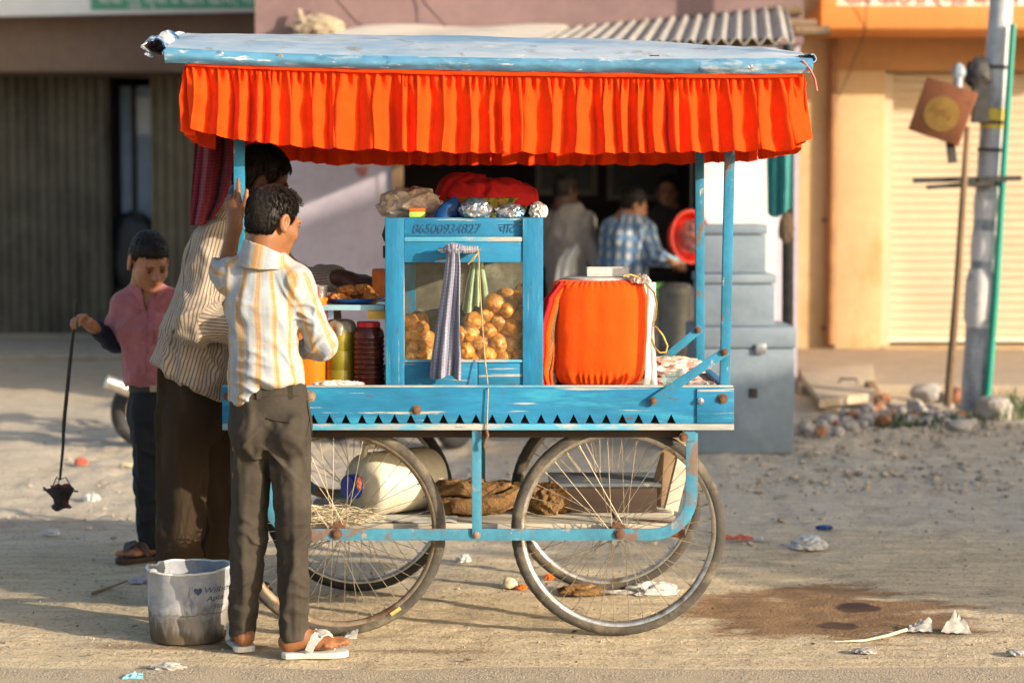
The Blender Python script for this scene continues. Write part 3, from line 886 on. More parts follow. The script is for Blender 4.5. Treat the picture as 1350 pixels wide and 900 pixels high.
text('lettering', 'बाबा गुरु कृपा व खेल खाना, नाना वाला रेडीमेड', .155, B['letters'], p, (wx(137, YS), YS-.022, wz(5.5, YS)), (PI/2, R(.3), 0), .003, sx=.92)

# ------------------------------------------------------------------ central shop
YC = 14.8
t = thing('open_shop', 'open fronted shop with lilac wall and dark room behind the cart', 'shop', (0, YC, 0))
XL, XR = wx(345, YC), 2.16
MB().box((XL, YC, 0), (wx(524, YC), YC+.25, 3.3)).build('lilac_wall', B['lilac'], t)
MB().box((wx(926, YC), YC, 0), (wx(1021, YC), YC+.25, 3.3)).build('white_wall', B['white_wall'], t)
MB().box((wx(1022, YC), YC+.1, 0), (XR, YC+.3, 3.3)).build('corner_wall', B['lilac'], t)
MB().box((XL-.02, YC-.06, 2.62), (XR, YC+.3, 4.6)).build('upper_wall', B['mauve'], t)
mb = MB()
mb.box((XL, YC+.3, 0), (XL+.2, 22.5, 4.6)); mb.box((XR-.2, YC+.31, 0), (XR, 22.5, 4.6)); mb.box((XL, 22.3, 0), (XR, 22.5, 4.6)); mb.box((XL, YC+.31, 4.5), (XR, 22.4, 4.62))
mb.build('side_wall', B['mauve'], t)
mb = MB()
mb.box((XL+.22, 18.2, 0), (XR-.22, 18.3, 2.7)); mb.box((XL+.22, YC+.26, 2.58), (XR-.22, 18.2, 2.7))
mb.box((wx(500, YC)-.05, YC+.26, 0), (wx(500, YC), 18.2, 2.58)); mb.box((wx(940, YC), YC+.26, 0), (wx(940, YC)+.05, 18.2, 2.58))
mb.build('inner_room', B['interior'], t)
MB().box((XL+.3, YC-.1, 0), (XR-.3, 18.2, .03)).build('floor_slab', B['counter'], t)
# door frame post at the left of the opening
MB().box((wx(520, YC)-.01, YC-.03, 0), (wx(530, YC), YC+.26, 2.6)).build('jamb', B['bamboo'], t)
# small red mark on the lilac wall
MB().prism([(-.05, .03), (.05, .04), (.035, -.02), (0, -.045), (-.03, -.015)], Matrix.Translation(W(477, 226, YC-.004)) @ Matrix.Rotation(PI/2, 4, 'X'), .003).build('red_mark', mat('faded_red', (.36, .12, .11), .8), t)
for i, (x0, x1, y1, lb) in enumerate(((706, 787, 258, 'dim framed picture on the back wall over the grey clad man'), (800, 905, 264, 'wide dim framed picture on the back wall behind the dark clad man'))):
    Y = 18.12
    f = thing('framed_picture', lb, 'picture', (wx((x0+x1)/2, Y), Y, wz(230, Y)), 'pictures on the dark back wall')
    a, b_, c_, d_ = wx(x0, Y), wx(x1, Y), wz(y1, Y), wz(168, Y)
    mb = MB(); w = .05
    mb.box((a, Y, c_), (b_, Y+.04, c_+w)); mb.box((a, Y, d_-w), (b_, Y+.04, d_)); mb.box((a, Y, c_+w), (a+w, Y+.04, d_-w)); mb.box((b_-w, Y, c_+w), (b_, Y+.04, d_-w))
    mb.build('frame', B['frame'], f)
    MB().box((a+w, Y+.02, c_+w), (b_-w, Y+.04, d_-w)).build('print', B['picture'], f)

# corrugated awning with its post, teal cloth
def awn(u, v):          # u along X, v from wall (0) to front (1)
    x0, x1 = wx(742, YC), wx(1032, YC)
    xf0, xf1 = wx(700, 12.1), 1.72
    x = (x0+(x1-x0)*u)*(1-v)+(xf0+(xf1-xf0)*u)*v
    zb = 2.72+.16*u
    zf = 2.40+.03*u
    return Vector((x, YC-.07+(12.1-YC+.07)*v, zb+(zf-zb)*v+.022*math.sin(u*2*PI*17)))
t = thing('corrugated_awning', 'corrugated metal awning sheet sloping out over the open shop', 'awning', (.8, 13.5, 2.6))
mb = MB(); mb.grid(17*10+1, 12, awn, .006); mb.build('sheet', B['corrug'], t, angle=80)
mb = MB()
for zz, yy in ((2.62, 14.3), (2.50, 13.3), (2.37, 12.25)):
    mb.bar((-.95, yy, zz-.03), (2.0-.14*(14.8-yy), yy, zz+.07), .05, .05)
for yy, zz in ((14.72, 2.86), (14.0, 2.70), (13.4, 2.60)):
    mb.tube([(1.9, yy, zz), (2.14, yy, zz)], .035, 8)
mb.build('rafter', B['bamboo'], t)
t2 = thing('flat_awning', 'flat pale sheet lying beside the corrugated awning over the lilac wall', 'awning', (-.3, 13.5, 2.6))
def awn2(u, v):
    x = (wx(484, YC)*(1-u)+wx(745, YC)*u)*(1-v)+(wx(420, 12.1)*(1-u)+wx(702, 12.1)*u)*v
    return Vector((x, YC-.07+(12.1-YC+.07)*v, 2.73+(2.41-2.73)*v+.012*math.sin(u*9+v*3)))
MB().grid(24, 12, awn2, .025).build('sheet', mat('pale_sheet', (.55, .50, .43), .7, var=.15, vscale=4), t2)
mb = MB(); lump(mb, W(420, 38, 14.6), (.13, .06, .07), .4, 2.2, 5, 4, ridge=True); mb.tube([W(394, 14, 14.66), W(399, 36, 14.6), W(407, 44, 14.58)], .022, 8)
tag(mb.build('pale_rag', mat('pale_rag', (.36, .29, .20), .8, var=.2), origin=tuple(W(405, 40, 14.6))), 'pale knotted rag hung on the mauve wall under the green sign', 'rag')
mb = MB(); mb.tube([W(443, 0, 14.6), W(470, 30, 14.6), W(520, 55, 14.5), W(590, 38, 14.6), W(560, 5, 14.7), W(545, -30, 14.7)], .006, 6)
tag(mb.build('hanging_wire', M['black'], origin=tuple(W(470, 30, 14.6))), 'thin dark wire drooping over the mauve wall', 'wire')
t = thing('awning_post', 'grey post under the right corner of the corrugated awning', 'post', (wx(1039, 12.0), 12.0, 0))
MB().tube([(wx(1039, 12.0), 12.0, -.02), (wx(1036, 12.0), 12.0, 2.4)], .035, 12).build('shaft', B['dark_iron'], t)
mb = MB(); lump(mb, W(1037, 300, 11.97), (.045, .03, .10), .3, 3, 3, 3)
mb.build('binding', B['bamboo'], t)
def teal(u, v):
    k = math.sin(u*15+v)*.02+math.sin(u*7)*.02
    return Vector((wx(1007+v*4, 11.9)+(wx(1044, 11.9)-wx(1008, 11.9))*u*(1-.12*v), 11.9+k, wz(165, 11.9)+(wz(281-12*(1-u)*0+6*math.sin(u*5), 11.9)-wz(165, 11.9))*v))
tag(MB().grid(30, 16, teal, .006).build('teal_cloth', B['teal'], origin=tuple(W(1025, 175, 11.9))), 'teal cloth hanging from the right corner of the corrugated awning', 'cloth')

# stacked grey tin trunks
def trunk(x0, x1, z0, z1, y0, y1, label, latch=True):
    t = thing('tin_trunk', label, 'trunk', ((x0+x1)/2, (y0+y1)/2, z0), 'grey tin trunks stacked behind the cart')
    h = z1-z0; lid = max(.06, h*.17)
    MB().box((x0, y0, z0), (x1, y1, z1-lid)).build('body', B['trunk'], t, bevel=.012)
    MB().box((x0-.008, y0-.010, z1-lid+.004), (x1+.008, y1+.008, z1)).build('lid', B['trunk'], t, bevel=.014)
    if latch:
        MB().box((x0*.35+x1*.65-.03, y0-.025, z1-lid-.03), (x0*.35+x1*.65+.03, y0-.012, z1-lid+.03)).build('latch', M['steel'], t, bevel=.004)
    if not latch: return t
    mb = MB(); zc = z0+h*.48; xc = x0*.42+x1*.58
    mb.box((xc-.025, y0-.006, zc-.028), (xc+.025, y0+.001, zc+.028))
    mb.build('badge', B['dark_iron'], t, bevel=.003)
    return t
YT = 11.35
trunk(wx(918, YT), wx(1048, YT), 0, wz(431, YT), YT, YT+.62, 'largest grey tin trunk on the ground, bottom of the stack')
trunk(wx(924, YT+.05), wx(1021, YT+.05), wz(431, YT)+.002, wz(361, YT+.05), YT+.05, YT+.56, 'middle grey tin trunk resting on the largest trunk', False)
trunk(wx(926, YT+.09), wx(1009, YT+.09), wz(361, YT+.05)+.003, wz(296, YT+.09), YT+.09, YT+.52, 'smallest grey tin trunk on top of the stack', False)

# things inside the open shop
Yk = 14.25
t = thing('stall_table', 'cluttered wooden stall table in front of the dark shop', 'table', (wx(840, Yk), Yk, 0))
ztab = wz(392, Yk)
MB().box((wx(742, Yk), Yk, ztab-.05), (wx(925, Yk), Yk+.5, ztab)).build('tabletop', B['counter'], t, bevel=.008)
for px in (750, 916):
    for dy in (.04, .44):
        MB().box((wx(px, Yk)-.025, Yk+dy-.025, 0), (wx(px, Yk)+.025, Yk+dy+.025, ztab-.05)).build('leg', B['counter'], t)
MB().box((wx(760, Yk), Yk+.03, .25), (wx(868, Yk), Yk+.05, ztab-.08)).build('front_panel', mat('stall_front', (.20, .19, .15), .8, var=.4, vscale=6, spots=[((.34, .32, .25), 6, .5, .65)]), t)
for (px, py, s, lb) in ((862, 384, .09, 'heap of green leaves on the stall table'), (818, 386, .06, 'small green heap on the stall table beside the checked shirt man'), (758, 386, .07, 'brown and green heap at the left end of the stall table')):
    mb = MB(); p = W(px, py, Yk+.2)
    lump(mb, (p.x, p.y, ztab+s*.4), (s*1.5, s, s*.6), .35, 2.5, px, 4, floor=ztab+.001)
    tag(mb.build('vegetable_heap', B['veg'] if px != 758 else M['fritter'], origin=(p.x, p.y, ztab)), lb, 'vegetables', 'heaps on the stall table')
Yd = 13.6
t = thing('metal_drum', 'grey metal drum with a rounded lid standing right of the stall table', 'drum', (wx(890, Yd), Yd, 0))
zd = wz(372, Yd)
MB().lathe([(.115, 0), (.118, .02), (.118, zd*.5), (.122, zd*.5+.01), (.118, zd*.5+.02), (.118, zd-.07)], (wx(890, Yd), Yd, 0), n=28).build('body', B['tin'], t)
MB().lathe([(.122, zd-.068), (.12, zd-.04), (.09, zd-.01), (.0, zd)], (wx(890, Yd), Yd, 0), n=28).build('lid', B['tin'], t)
# red round tub hanging on its side
c = W(911, 312, 13.4)
t = thing('red_tub', 'round red plastic tub hanging on its side behind the rear post', 'tub', tuple(c))
dd = Vector((.62, -.78, .05))
MB().lathe([(.0, .09), (.10, .09), (.135, .07), (.165, 0), (.185, 0), (.185, .012), (.168, .014), (.14, .085), (.11, .105), (0, .105)], c, -dd, 36).build('bowl', B['red_plastic'], t)
mb = MB(); lump(mb, c-dd*-.02, (.09, .05, .11), .3, 3, 2, 4); mb.build('contents', mat('pinkish_bits', (.42, .16, .13), .7, var=.5, vscale=25), t)
MB().tube([c+Vector((0, .02, .17)), c+Vector((0, .02, 1.3))], .006, 6).build('cord', M['black'], t)

# ------------------------------------------------------------------ yellow building on the right
YY = 18.5
t = thing('yellow_building', 'sunlit yellow shop building with a closed cream roller shutter', 'building', (wx(1250, YY), YY, 0))
X0 = 2.2
zs = wz(97, YY); zp = wz(456, YY)
MB().box((X0, YY, 0), (wx(1098, YY), YY+3, 5.0)).build('wall', B['yellow'], t)
MB().box((wx(1098, YY), YY-.10, 0), (wx(1160, YY), YY+3, zs+.02)).build('pilaster', B['yellow'], t, bevel=.01)
MB().box((wx(1098, YY), YY-.06, zs+.022), (wx(1760, YY), YY+3, 5.0)).build('header_wall', B['ochre'], t)
MB().box((wx(1160, YY)+.001, YY-.02, zp+.001), (wx(1172, YY), YY+.2, zs)).build('guide_rail', B['cream'], t)
MB().box((wx(1560, YY), YY-.10, 0), (wx(1760, YY), YY+3, zs+.02)).build('pilaster', B['yellow'], t, bevel=.01)
pts = []; z = zp+.07; mb = MB(); pitch = .078
xa, xb = wx(1172, YY), wx(1560, YY)
prof = []
while z < zs:
    for k in range(5):
        a = k/5*PI
        prof.append((YY+.16-.018*math.sin(a), z+pitch*k/5))
    z += pitch
n = len(prof)
mb.add([(xa, y, z) for y, z in prof]+[(xb, y, z) for y, z in prof]+[(xa, YY+.22, z) for y, z in prof]+[(xb, YY+.22, z) for y, z in prof], [(i, n+i, n+i+1, i+1) for i in range(n-1)]+[(2*n+i, 2*n+i+1, 3*n+i+1, 3*n+i) for i in range(n-1)])
sh = mb.build('roller_shutter', B['cream'], t, smooth=False)
MB().box((xa, YY+.10, zp+.035), (xb, YY+.2, zp+.07)).build('bottom_rail', mat('pale_rail', (.74, .68, .56), .6, var=.1), sh)
MB().box((wx(1160, YY), YY-.16, 0), (wx(1760, YY), YY+3, zp)).build('plinth', B['yellow'], t, bevel=.01)
# pipe
t2 = thing('drain_pipe', 'brown drain pipe running down the yellow wall', 'pipe', (wx(1093, YY), YY-.08, 0))
MB().tube([(wx(1093, YY), YY-.07, .12), (wx(1093, YY), YY-.07, 4.8)], .045, 12).build('shaft', mat('brown_pipe', (.25, .125, .05), .7, var=.25, vscale=5), t2)
for py in (290, 432):
    MB().box((wx(1082, YY), YY-.075, wz(py+2, YY)), (wx(1104, YY), YY-.02, wz(py-2, YY))).build('clamp', B['dark_iron'], t2)
# orange fascia sign
YO = 17.4
t = thing('orange_signboard', 'orange framed signboard with pale panel above the yellow shop', 'sign', (wx(1250, YO), YO, wz(38, YO)))
mb = MB(); a, b_, c_, d_ = wx(1078, YO), wx(1620, YO), wz(38, YO), wz(-110, YO)
mb.box((a, YO, c_), (b_, YO+1.05, c_+.20)); mb.box((a, YO, d_-.12), (b_, YO+.2, d_)); mb.box((a, YO, c_+.2), (a+.14, YO+.2, d_-.12)); mb.box((b_-.14, YO, c_+.2), (b_, YO+.2, d_-.12))
mb.build('frame', B['orange_sign'], t, bevel=.01)
p = MB().box((a+.14, YO+.05, c_+.2), (b_-.14, YO+.1, d_-.12)).build('panel', B['sign_pale'], t)
text('lettering', 'शिव किराना एण्ड जनरल स्टोर', .17, B['letters_red'], p, (wx(1108, YO), YO+.04, wz(5, YO)), (PI/2, 0, 0), .003)
MB().tube([W(1143, -20, 17.3), W(1140, 40, 17.6), W(1118, 100, 18.2), W(1105, 135, 18.35)], .006, 6)
mb = MB(); mb.tube([W(1143, -20, 17.3), W(1141, 40, 17.4), W(1118, 100, 18.1), W(1102, 133, 18.36)], .005, 6)
tag(mb.build('loose_wire', B['dark_iron'], origin=tuple(W(1120, 90, 18))), 'thin dark wire hanging down the yellow wall beside the pipe', 'wire')

# apron of the yellow shop, loose slab, rubble
o = tag(MB().box((wx(1052, 14.9), 14.75, -.05), (12, 18.4, .085)).build('raised_pavement', B['concrete'], bevel=.02), 'raised sandy concrete pavement before the yellow shop', 'pavement', kind='structure')
sl = [G(1052, 512), G(1150, 506), G(1152, 538), G(1080, 548)]
t = thing('drain_cover', 'loose tilted concrete drain cover with an iron handle', 'drain cover', (sl[0].x, sl[0].y, 0))
mb = MB(); z1 = .16
vs = [(q.x, q.y, z1-(.0 if i < 2 else .05)) for i, q in enumerate(sl)]
vs += [(x, y, z-.06) for x, y, z in vs]
mb.add(vs, [(0, 1, 2, 3), (7, 6, 5, 4), (0, 4, 5, 1), (1, 5, 6, 2), (2, 6, 7, 3), (3, 7, 4, 0)])
mb.build('slab', B['concrete'], t, bevel=.01)
p = G(1118, 528); mb = MB(); mb.tube([(p.x-.07, p.y, .125), (p.x-.06, p.y, .16), (p.x+.06, p.y, .16), (p.x+.07, p.y, .125)], .008, 8); mb.build('handle', B['dark_iron'], t)

rr = random.Random(11)
def rock(px, py, s, label, group=None, mt='rock', sub_=3, amp=.22):
    g = G(px, py); mb = MB()
    rot = Matrix.Rotation(rr.uniform(0, 6), 3, 'Z')
    lump(mb, (g.x, g.y, s*.5), (s*rr.uniform(.9, 1.4), s*rr.uniform(.8, 1.1), s*rr.uniform(.6, .85)), amp, 1.3, rr.uniform(0, 99), sub_, box=.4, rot=np.array(rot))
    o = mb.build('rock', B[mt], origin=(g.x, g.y, 0), angle=25)
    return tag(o, label, 'rock', group)
rock(1222, 528, .105, 'large rounded grey boulder left of the leaning stick')
rock(1310, 550, .12, 'large pale grey block of stone right of the pole foot')
rock(1262, 530, .09, 'reddish brown broken brick lump behind the pole foot', mt='brick')
rock(1268, 566, .055, 'flat pale stone in front of the pole foot')
for _ in range(100):
    px = rr.gauss(1165, 62); px = min(1345, max(1062, px))
    py = 549+rr.uniform(-6, 18)-(6 if px > 1150 else 0)+(10 if px < 1110 else 0)
    rock(px, py, rr.uniform(.018, .058), 'small grey stone lying in the rubble left of the pole', 'small stones of the rubble heap', mt='brick' if rr.random() < .12 else 'rock', sub_=2)
# splintered wood pieces among the rubble
for i, (a, b_, lb, k) in enumerate((((1145, 505), (1163, 532), 'short dark splintered plank leaning on the rubble', 'bamboo'), ((1163, 548), (1168, 522), 'orange brown broken brick shard standing in the rubble', 'brick'))):
    p, q = W(*a, 14.2), W(*b_, 14.0)
    mb = MB(); mb.bar(q, p, .07, .05); tag(mb.build('splinter' if i == 0 else 'brick_shard', B[k], bevel=.006, origin=tuple(q)), lb, 'debris')
# weeds
mb = MB()
for _ in range(420):
    px = rr.choice([rr.gauss(1185, 22), rr.gauss(1262, 20), rr.gauss(1335, 14)]); g = G(px, rr.uniform(551, 566) if px < 1310 else rr.uniform(530, 556))
    h = rr.uniform(.03, .09)*(1.8 if px > 1310 else 1); a = rr.uniform(0, 6.3); l = rr.uniform(0, .05)
    w = Vector((math.cos(a), math.sin(a), 0))*.006; tip = g+Vector((math.cos(a*3)*l, math.sin(a*3)*l, h))
    mb.add([g-w, g+w, g.lerp(tip, .6)+w*.7, tip, g.lerp(tip, .6)-w*.7], [(0, 1, 2, 3, 4)])
tag(mb.build('weeds', B['grass'], smooth=False, fix=False), 'low green weeds growing among the stones at the pole', 'weeds', kind='stuff')

# ------------------------------------------------------------------ utility pole, its box, stick and pipe
YP = 13.5
pb, pt = W(1284, 545, YP), W(1322, -25, YP)
t = thing('utility_pole', 'grey metal utility pole with whitewash and a yellow band', 'pole', (pb.x, YP, 0))
def along(py): return pb.lerp(pt, (545-py)/570.0)
def prad(py): return .098-(545-py)/570*.018
bot = Vector((pb.x, YP, -.05))
MB().tube([bot, along(420), along(300), along(140), pt, pt+(pt-pb)*.6], [.10, prad(420), prad(300), prad(140), .078, .07], 24).build('shaft', B['pole'], t)
mb = MB(); ys = list(range(395, 245, -8))
mb.tube([along(y) for y in ys], [prad(y)*(1.03+.05*math.sin(y*.9)) for y in ys], 24)
mb.build('whitewash', B['limewash'], t)
MB().tube([along(430), along(416), along(370), along(352)], [prad(430)*1.0, prad(416)*1.22, prad(370)*1.25, prad(352)*1.02], 20).build('wrapped_sleeve', B['limewash'], t)
MB().tube([along(168), along(142)], [prad(168)*1.03, prad(142)*1.03], 24).build('yellow_band', B['yellow_paint'], t)
for py in (88, 160, 196, 240): MB().tube([along(py+2), along(py-2)], prad(py)*1.10, 24).build('strap', B['dark_iron'], t)
mb = MB(); mb.bar(W(1204, 238, YP-.14), W(1346, 235, YP-.14), .035, .035); mb.bar(W(1222, 247, YP-.18), W(1310, 241, YP-.16), .04, .03); lump(mb, W(1292, 240, YP-.12), (.10, .06, .035), .4, 3, 7, 3)
mb.build('cross_bar', B['dark_iron'], t)
mb = MB(); lump(mb, W(1290, 100, YP-.06), (.085, .06, .12), .3, 2.5, 1, 3); mb.box((wx(1277, YP-.05), YP-.1, wz(162, YP)), (wx(1296, YP-.05), YP, wz(100, YP)))
mb.build('terminal_block', B['dark_iron'], t)
# brown tilted box with yellow round emblem
c0 = W(1243, 147, YP-.22)
t = thing('meter_box', 'tilted brown metal box with a round yellow emblem hung beside the pole', 'box', tuple(c0))
Mx = Matrix.Translation(c0) @ Matrix.Rotation(R(-14), 4, 'Z') @ Matrix.Rotation(R(19), 4, 'Y')
MB().box((-.175, -.05, -.185), (.175, .09, .185), Mx).build('case', B['box_brown'], t, bevel=.008)
e = MB().lathe([(0, 0), (.118, 0), (.118, .004), (0, .004)], Mx @ Vector((.0, -.052, -.02)), Mx.to_3x3() @ Vector((0, -1, 0)), 32).build('emblem', B['emblem'], t)
mb = MB()
for i in range(6):
    a = Mx @ Vector((-.075+i*.027, -.0585, -.03+.012*math.sin(i*2.3))); b_ = Mx @ Vector((-.06+i*.027, -.0585, .01+.012*math.cos(i*1.9)))
    mb.tube([a, b_], .005, 6)
mb.build('emblem_marks', mat('emblem_ink', (.36, .19, .03), .7, bump=0), e)
mb = MB(); mb.bar(W(1256, 215, YP-.2), W(1251, 175, YP-.2), .055, .05); mb.build('conduit', B['dark_iron'], t)
mb = MB(); lump(mb, W(1264, 95, YP-.15), (.045, .04, .06), .15, 2, 3, 3); mb.tube([W(1264, 95, YP-.15), W(1262, 125, YP-.16)], .03, 10); mb.build('insulator', mat('pale_insulator', (.28, .33, .38), .4), t)
tag(MB().tube([W(1249, 535, YP-.30), W(1262, 380, YP-.27), W(1271, 240, YP-.23), W(1276, 168, YP-.1)], [.028, .026, .022, .02], 10).build('leaning_stick', B['bamboo'], origin=tuple(W(1249, 535, YP-.3))), 'long brown stick leaning against the utility pole', 'stick')
tag(MB().tube([W(1300, 545, YP-.12), W(1312, 400, YP-.12), W(1322, 240, YP-.12), W(1332, 90, YP-.12), W(1336, 32, YP-.12)], [.026, .026, .024, .021, .021], 12).build('green_pipe', B['green_pipe'], origin=tuple(W(1300, 545, YP-.12))), 'slim green plastic pipe tied to the utility pole', 'pipe')

# ------------------------------------------------------------------ parked motorbikes behind the cart
def motorbike(label, loc, rz, wr=.24, paint='moto_red'):
    t = thing('motorbike', label, 'motorbike', (0, 0, 0), 'motorbikes parked behind the cart')
    wb = 1.16; Rw = Matrix.Rotation(PI/2, 3, 'X')
    for x in (-wb/2, wb/2):
        w = sub('wheel', t); w.location = (x, 0, wr)
        c = Vector((x, 0, wr))
        MB().torus(c, Rw, wr-.045, .046, 40, 12).build('tyre', M['tyre_black'], w)
        MB().torus(c, Rw, wr-.085, .020, 40, 10).build('rim', M['chrome'], w)
        mb = MB(); mb.tube([c+Vector((0, -.06, 0)), c+Vector((0, .06, 0))], .045, 14)
        for k in range(5):
            a = k*2*PI/5; mb.bar(c, c+Vector((math.cos(a), 0, math.sin(a)))*(wr-.085), .04, .018, (0, 1, 0))
        mb.build('hub', B['moto_red'], w)
    f = wb/2; r = -wb/2
    mb = MB()
    mb.tube([(f, .07, wr), (f-.14, .07, wr+.52)], .022, 8); mb.tube([(f, -.07, wr), (f-.14, -.07, wr+.52)], .022, 8)
    mb.tube([(f-.14, 0, wr+.5), (.1, 0, wr+.42), (-.2, 0, wr+.32), (r+.06, 0, wr+.40)], .025, 8)
    mb.tube([(f-.14, 0, wr+.46), (.22, 0, wr+.05), (-.25, 0, wr), (r, .07, wr)], .022, 8); mb.tube([(-.25, 0, wr), (r, -.07, wr)], .022, 8)
    mb.tube([(-.3, .08, wr+.36), (r, .08, wr)], .018, 8); mb.tube([(-.3, -.08, wr+.36), (r, -.08, wr)], .018, 8)
    mb.build('frame', B['dark_iron'], t)
    mb = MB(); lump(mb, (.16, 0, wr+.50), (.26, .13, .13), .04, 1, 1, 4, box=.3); mb.build('fuel_tank', B[paint], t)
    mb = MB(); lump(mb, (-.24, 0, wr+.47), (.30, .12, .06), .02, 1, 2, 4, box=.4); mb.build('seat', B['seat'], t)
    mb = MB(); mb.cbox((.03, 0, wr+.10), (.30, .22, .22)); mb.lathe([(.075, 0), (.09, .05), (.09, .1), (.075, .18)], (.12, 0, wr+.16), (.4, 0, 1), 16); mb.build('engine', B['moto_grey'], t, bevel=.02)
    mb = MB(); mb.tube([(.2, -.13, wr+.1), (.1, -.15, wr-.08), (-.25, -.16, wr-.04), (-.48, -.17, wr+.05)], .02, 10)
    mb.tube([(-.40, -.17, wr+.02), (-.52, -.175, wr+.07), (r-.27, -.185, wr+.20)], [.03, .05, .042], 16); mb.build('exhaust', M['chrome'], t)
    for x, a0, a1 in ((f, 40, 150), (r, 20, 110)):
        mb = MB()
        def fend(u, v, x=x, a0=a0, a1=a1):
            a = R(a0+(a1-a0)*u); rr_ = wr+.03
            return Vector((x+math.cos(a)*rr_, -.06+.12*v, wr+math.sin(a)*rr_))
        mb.grid(18, 5, fend, .006); mb.build('mudguard', B[paint], t)
    mb = MB(); mb.tube([(f-.24, .34, wr+.62), (f-.17, .18, wr+.60), (f-.15, 0, wr+.56), (f-.17, -.18, wr+.60), (f-.24, -.34, wr+.62)], .014, 8); mb.build('handlebar', M['chrome'], t)
    MB().lathe([(.03, 0), (.085, .06), (.09, .10), (0, .115)], (f-.14, 0, wr+.50), (1, 0, 0), 20).build('headlight', M['steel'], t)
    mb = MB(); mb.cbox((r+.03, 0, wr+.36), (.05, .12, .05)); mb.build('tail_light', B['red_plastic'], t, bevel=.01)
    t.location = loc; t.rotation_euler = (0, 0, rz)
    return t
g1 = G(196, 590)
ca, sa = math.cos(R(20)), math.sin(R(20))
motorbike('motorbike with chrome exhaust parked behind the boy in pink', (g1.x+.58*ca, g1.y+.58*sa, 0), R(20), .22)
g2 = G(600, 592)
ca, sa = math.cos(R(62)), math.sin(R(62))
motorbike('motorbike hidden behind the cart with one wheel showing under the deck', (g2.x+.58*ca, g2.y+.58*sa, 0), R(62), .22)

# ------------------------------------------------------------------ litter on the street
def scrap(name, px, py, r, mt, label, cat, amp=.45, seed=1, ridge=True, freq=1.6, lift=0.3):
    g = G(px, py); mb = MB()
    lump(mb, (g.x, g.y, r[2]*lift+.003), r, amp, freq, seed, 4, ridge=ridge, floor=.001)
    return tag(mb.build(name, M[mt] if mt in M else B[mt], origin=(g.x, g.y, 0)), label, cat)
def leafy(name, pts, mt, label, cat, thick=.0015):
    """a folded sheet: quad corner points in space"""
    a, b_, c_, d_ = [Vector(p) for p in pts]
    rs = random.Random(hash(label) % 1000 if False else len(label))
    k = rs.uniform(0, 9)
    def fn(u, v):
        p = a.lerp(b_, u).lerp(d_.lerp(c_, u), v)
        s = (b_-a).length
        return p+Vector((0, 0, abs(s*.22*mnoise.noise(Vector((u*3+k, v*3, k)))*(.4+v))))
    return tag(MB().grid(14, 12, fn, thick).build(name, M[mt] if mt in M else B[mt], origin=tuple(a)), label, cat)
g = G(1258, 836)
leafy('paper_scrap', [g+Vector((-.045, -.0, .004)), g+Vector((.06, .0, .003)), g+Vector((.05, .03, .02)), g+Vector((.012, .05, .062))], 'paper', 'white paper scrap with a raised corner right of the wet stain', 'litter')
g = G(1212, 834)
leafy('paper_scrap', [g+Vector((-.05, 0, .004)), g+Vector((.045, .0, .003)), g+Vector((.05, .04, .035)), g+Vector((-.02, .05, .012))], 'paper', 'torn grey paper scrap lying at the right tip of the straw stalk', 'litter')
scrap('plastic_bag', 1066, 722, (.05, .04, .026), 'white_sheet', 'crumpled white plastic bag on the shaded ground right of the cart', 'litter', .5, 3)
g = G(985, 714)
leafy('wrapper', [g+Vector((.03, 0, .006)), g+Vector((.10, -.01, .006)), g+Vector((.10, .03, .010)), g+Vector((.03, .04, .008))], 'paper', 'white half of a paper strip beside the right wheels', 'litter')
leafy('wrapper', [g+Vector((-.09, -.002, .008)), g+Vector((.028, -.004, .010)), g+Vector((.028, .035, .010)), g+Vector((-.09, .035, .008))], mat('pink_red', (.62, .14, .12), .6) and 'letters_red', 'red half of a paper strip beside the right wheels', 'litter')
scrap('blue_wrapper', 1087, 697, (.025, .02, .008), 'blue_bag', 'small blue wrapper on the shaded ground', 'litter', .5, 9)
scrap('white_scrap', 1140, 860, (.026, .018, .006), 'paper', 'tiny white scrap below the straw stalk', 'litter', .5, 12)
scrap('white_scrap', 1340, 862, (.02, .02, .006), 'paper', 'tiny white scrap at the right edge of the road', 'litter', .5, 13)
scrap('beige_scrap', 222, 882, (.035, .02, .010), 'paper', 'crumpled beige scrap on the road below the bucket', 'litter', .5, 14)
g = G(176, 895)
leafy('blue_scrap', [g+Vector((-.03, -.02, .006)), g+Vector((.03, -.01, .006)), g+Vector((.025, .02, .012)), g+Vector((-.02, .02, .01))], 'cyan', 'flat light blue scrap on the road at the front edge', 'litter')
scrap('white_scrap', 121, 660, (.028, .022, .02), 'white_sheet', 'white scrap on the ground right of the hanging fire pot', 'litter', .4, 21)
scrap('white_scrap', 68, 705, (.026, .02, .014), 'white_sheet', 'white scrap in the shadow below the hanging fire pot', 'litter', .4, 22)
scrap('yellow_wrapper', 168, 615, (.030, .022, .012), 'straw', 'pale yellow wrapper on the ground beside the jeans of the boy in pink', 'litter', .5, 23)
scrap('pink_wrapper', 107, 612, (.024, .02, .02), 'letters_red', 'reddish wrapper on the ground left of the pale yellow wrapper', 'litter', .5, 24)
scrap('purple_scrap', 184, 768, (.025, .018, .010), 'lilac', 'pale lilac scrap at the left of the bucket', 'litter', .5, 25)
scrap('white_scrap', 611, 740, (.022, .02, .016), 'white_sheet', 'white lump on the ground between the wheels', 'litter', .4, 26)
scrap('white_scrap', 860, 782, (.065, .03, .022), 'white_sheet', 'crumpled white sheet on the ground under the right wheels', 'litter', .5, 27)
scrap('brown_leaf', 766, 782, (.05, .03, .016), 'burlap', 'dry brown leaf scrap under the right wheels', 'litter', .6, 28)
scrap('white_scrap', 818, 782, (.05, .015, .006), 'paper', 'thin white strip under the right wheels', 'litter', .5, 30)
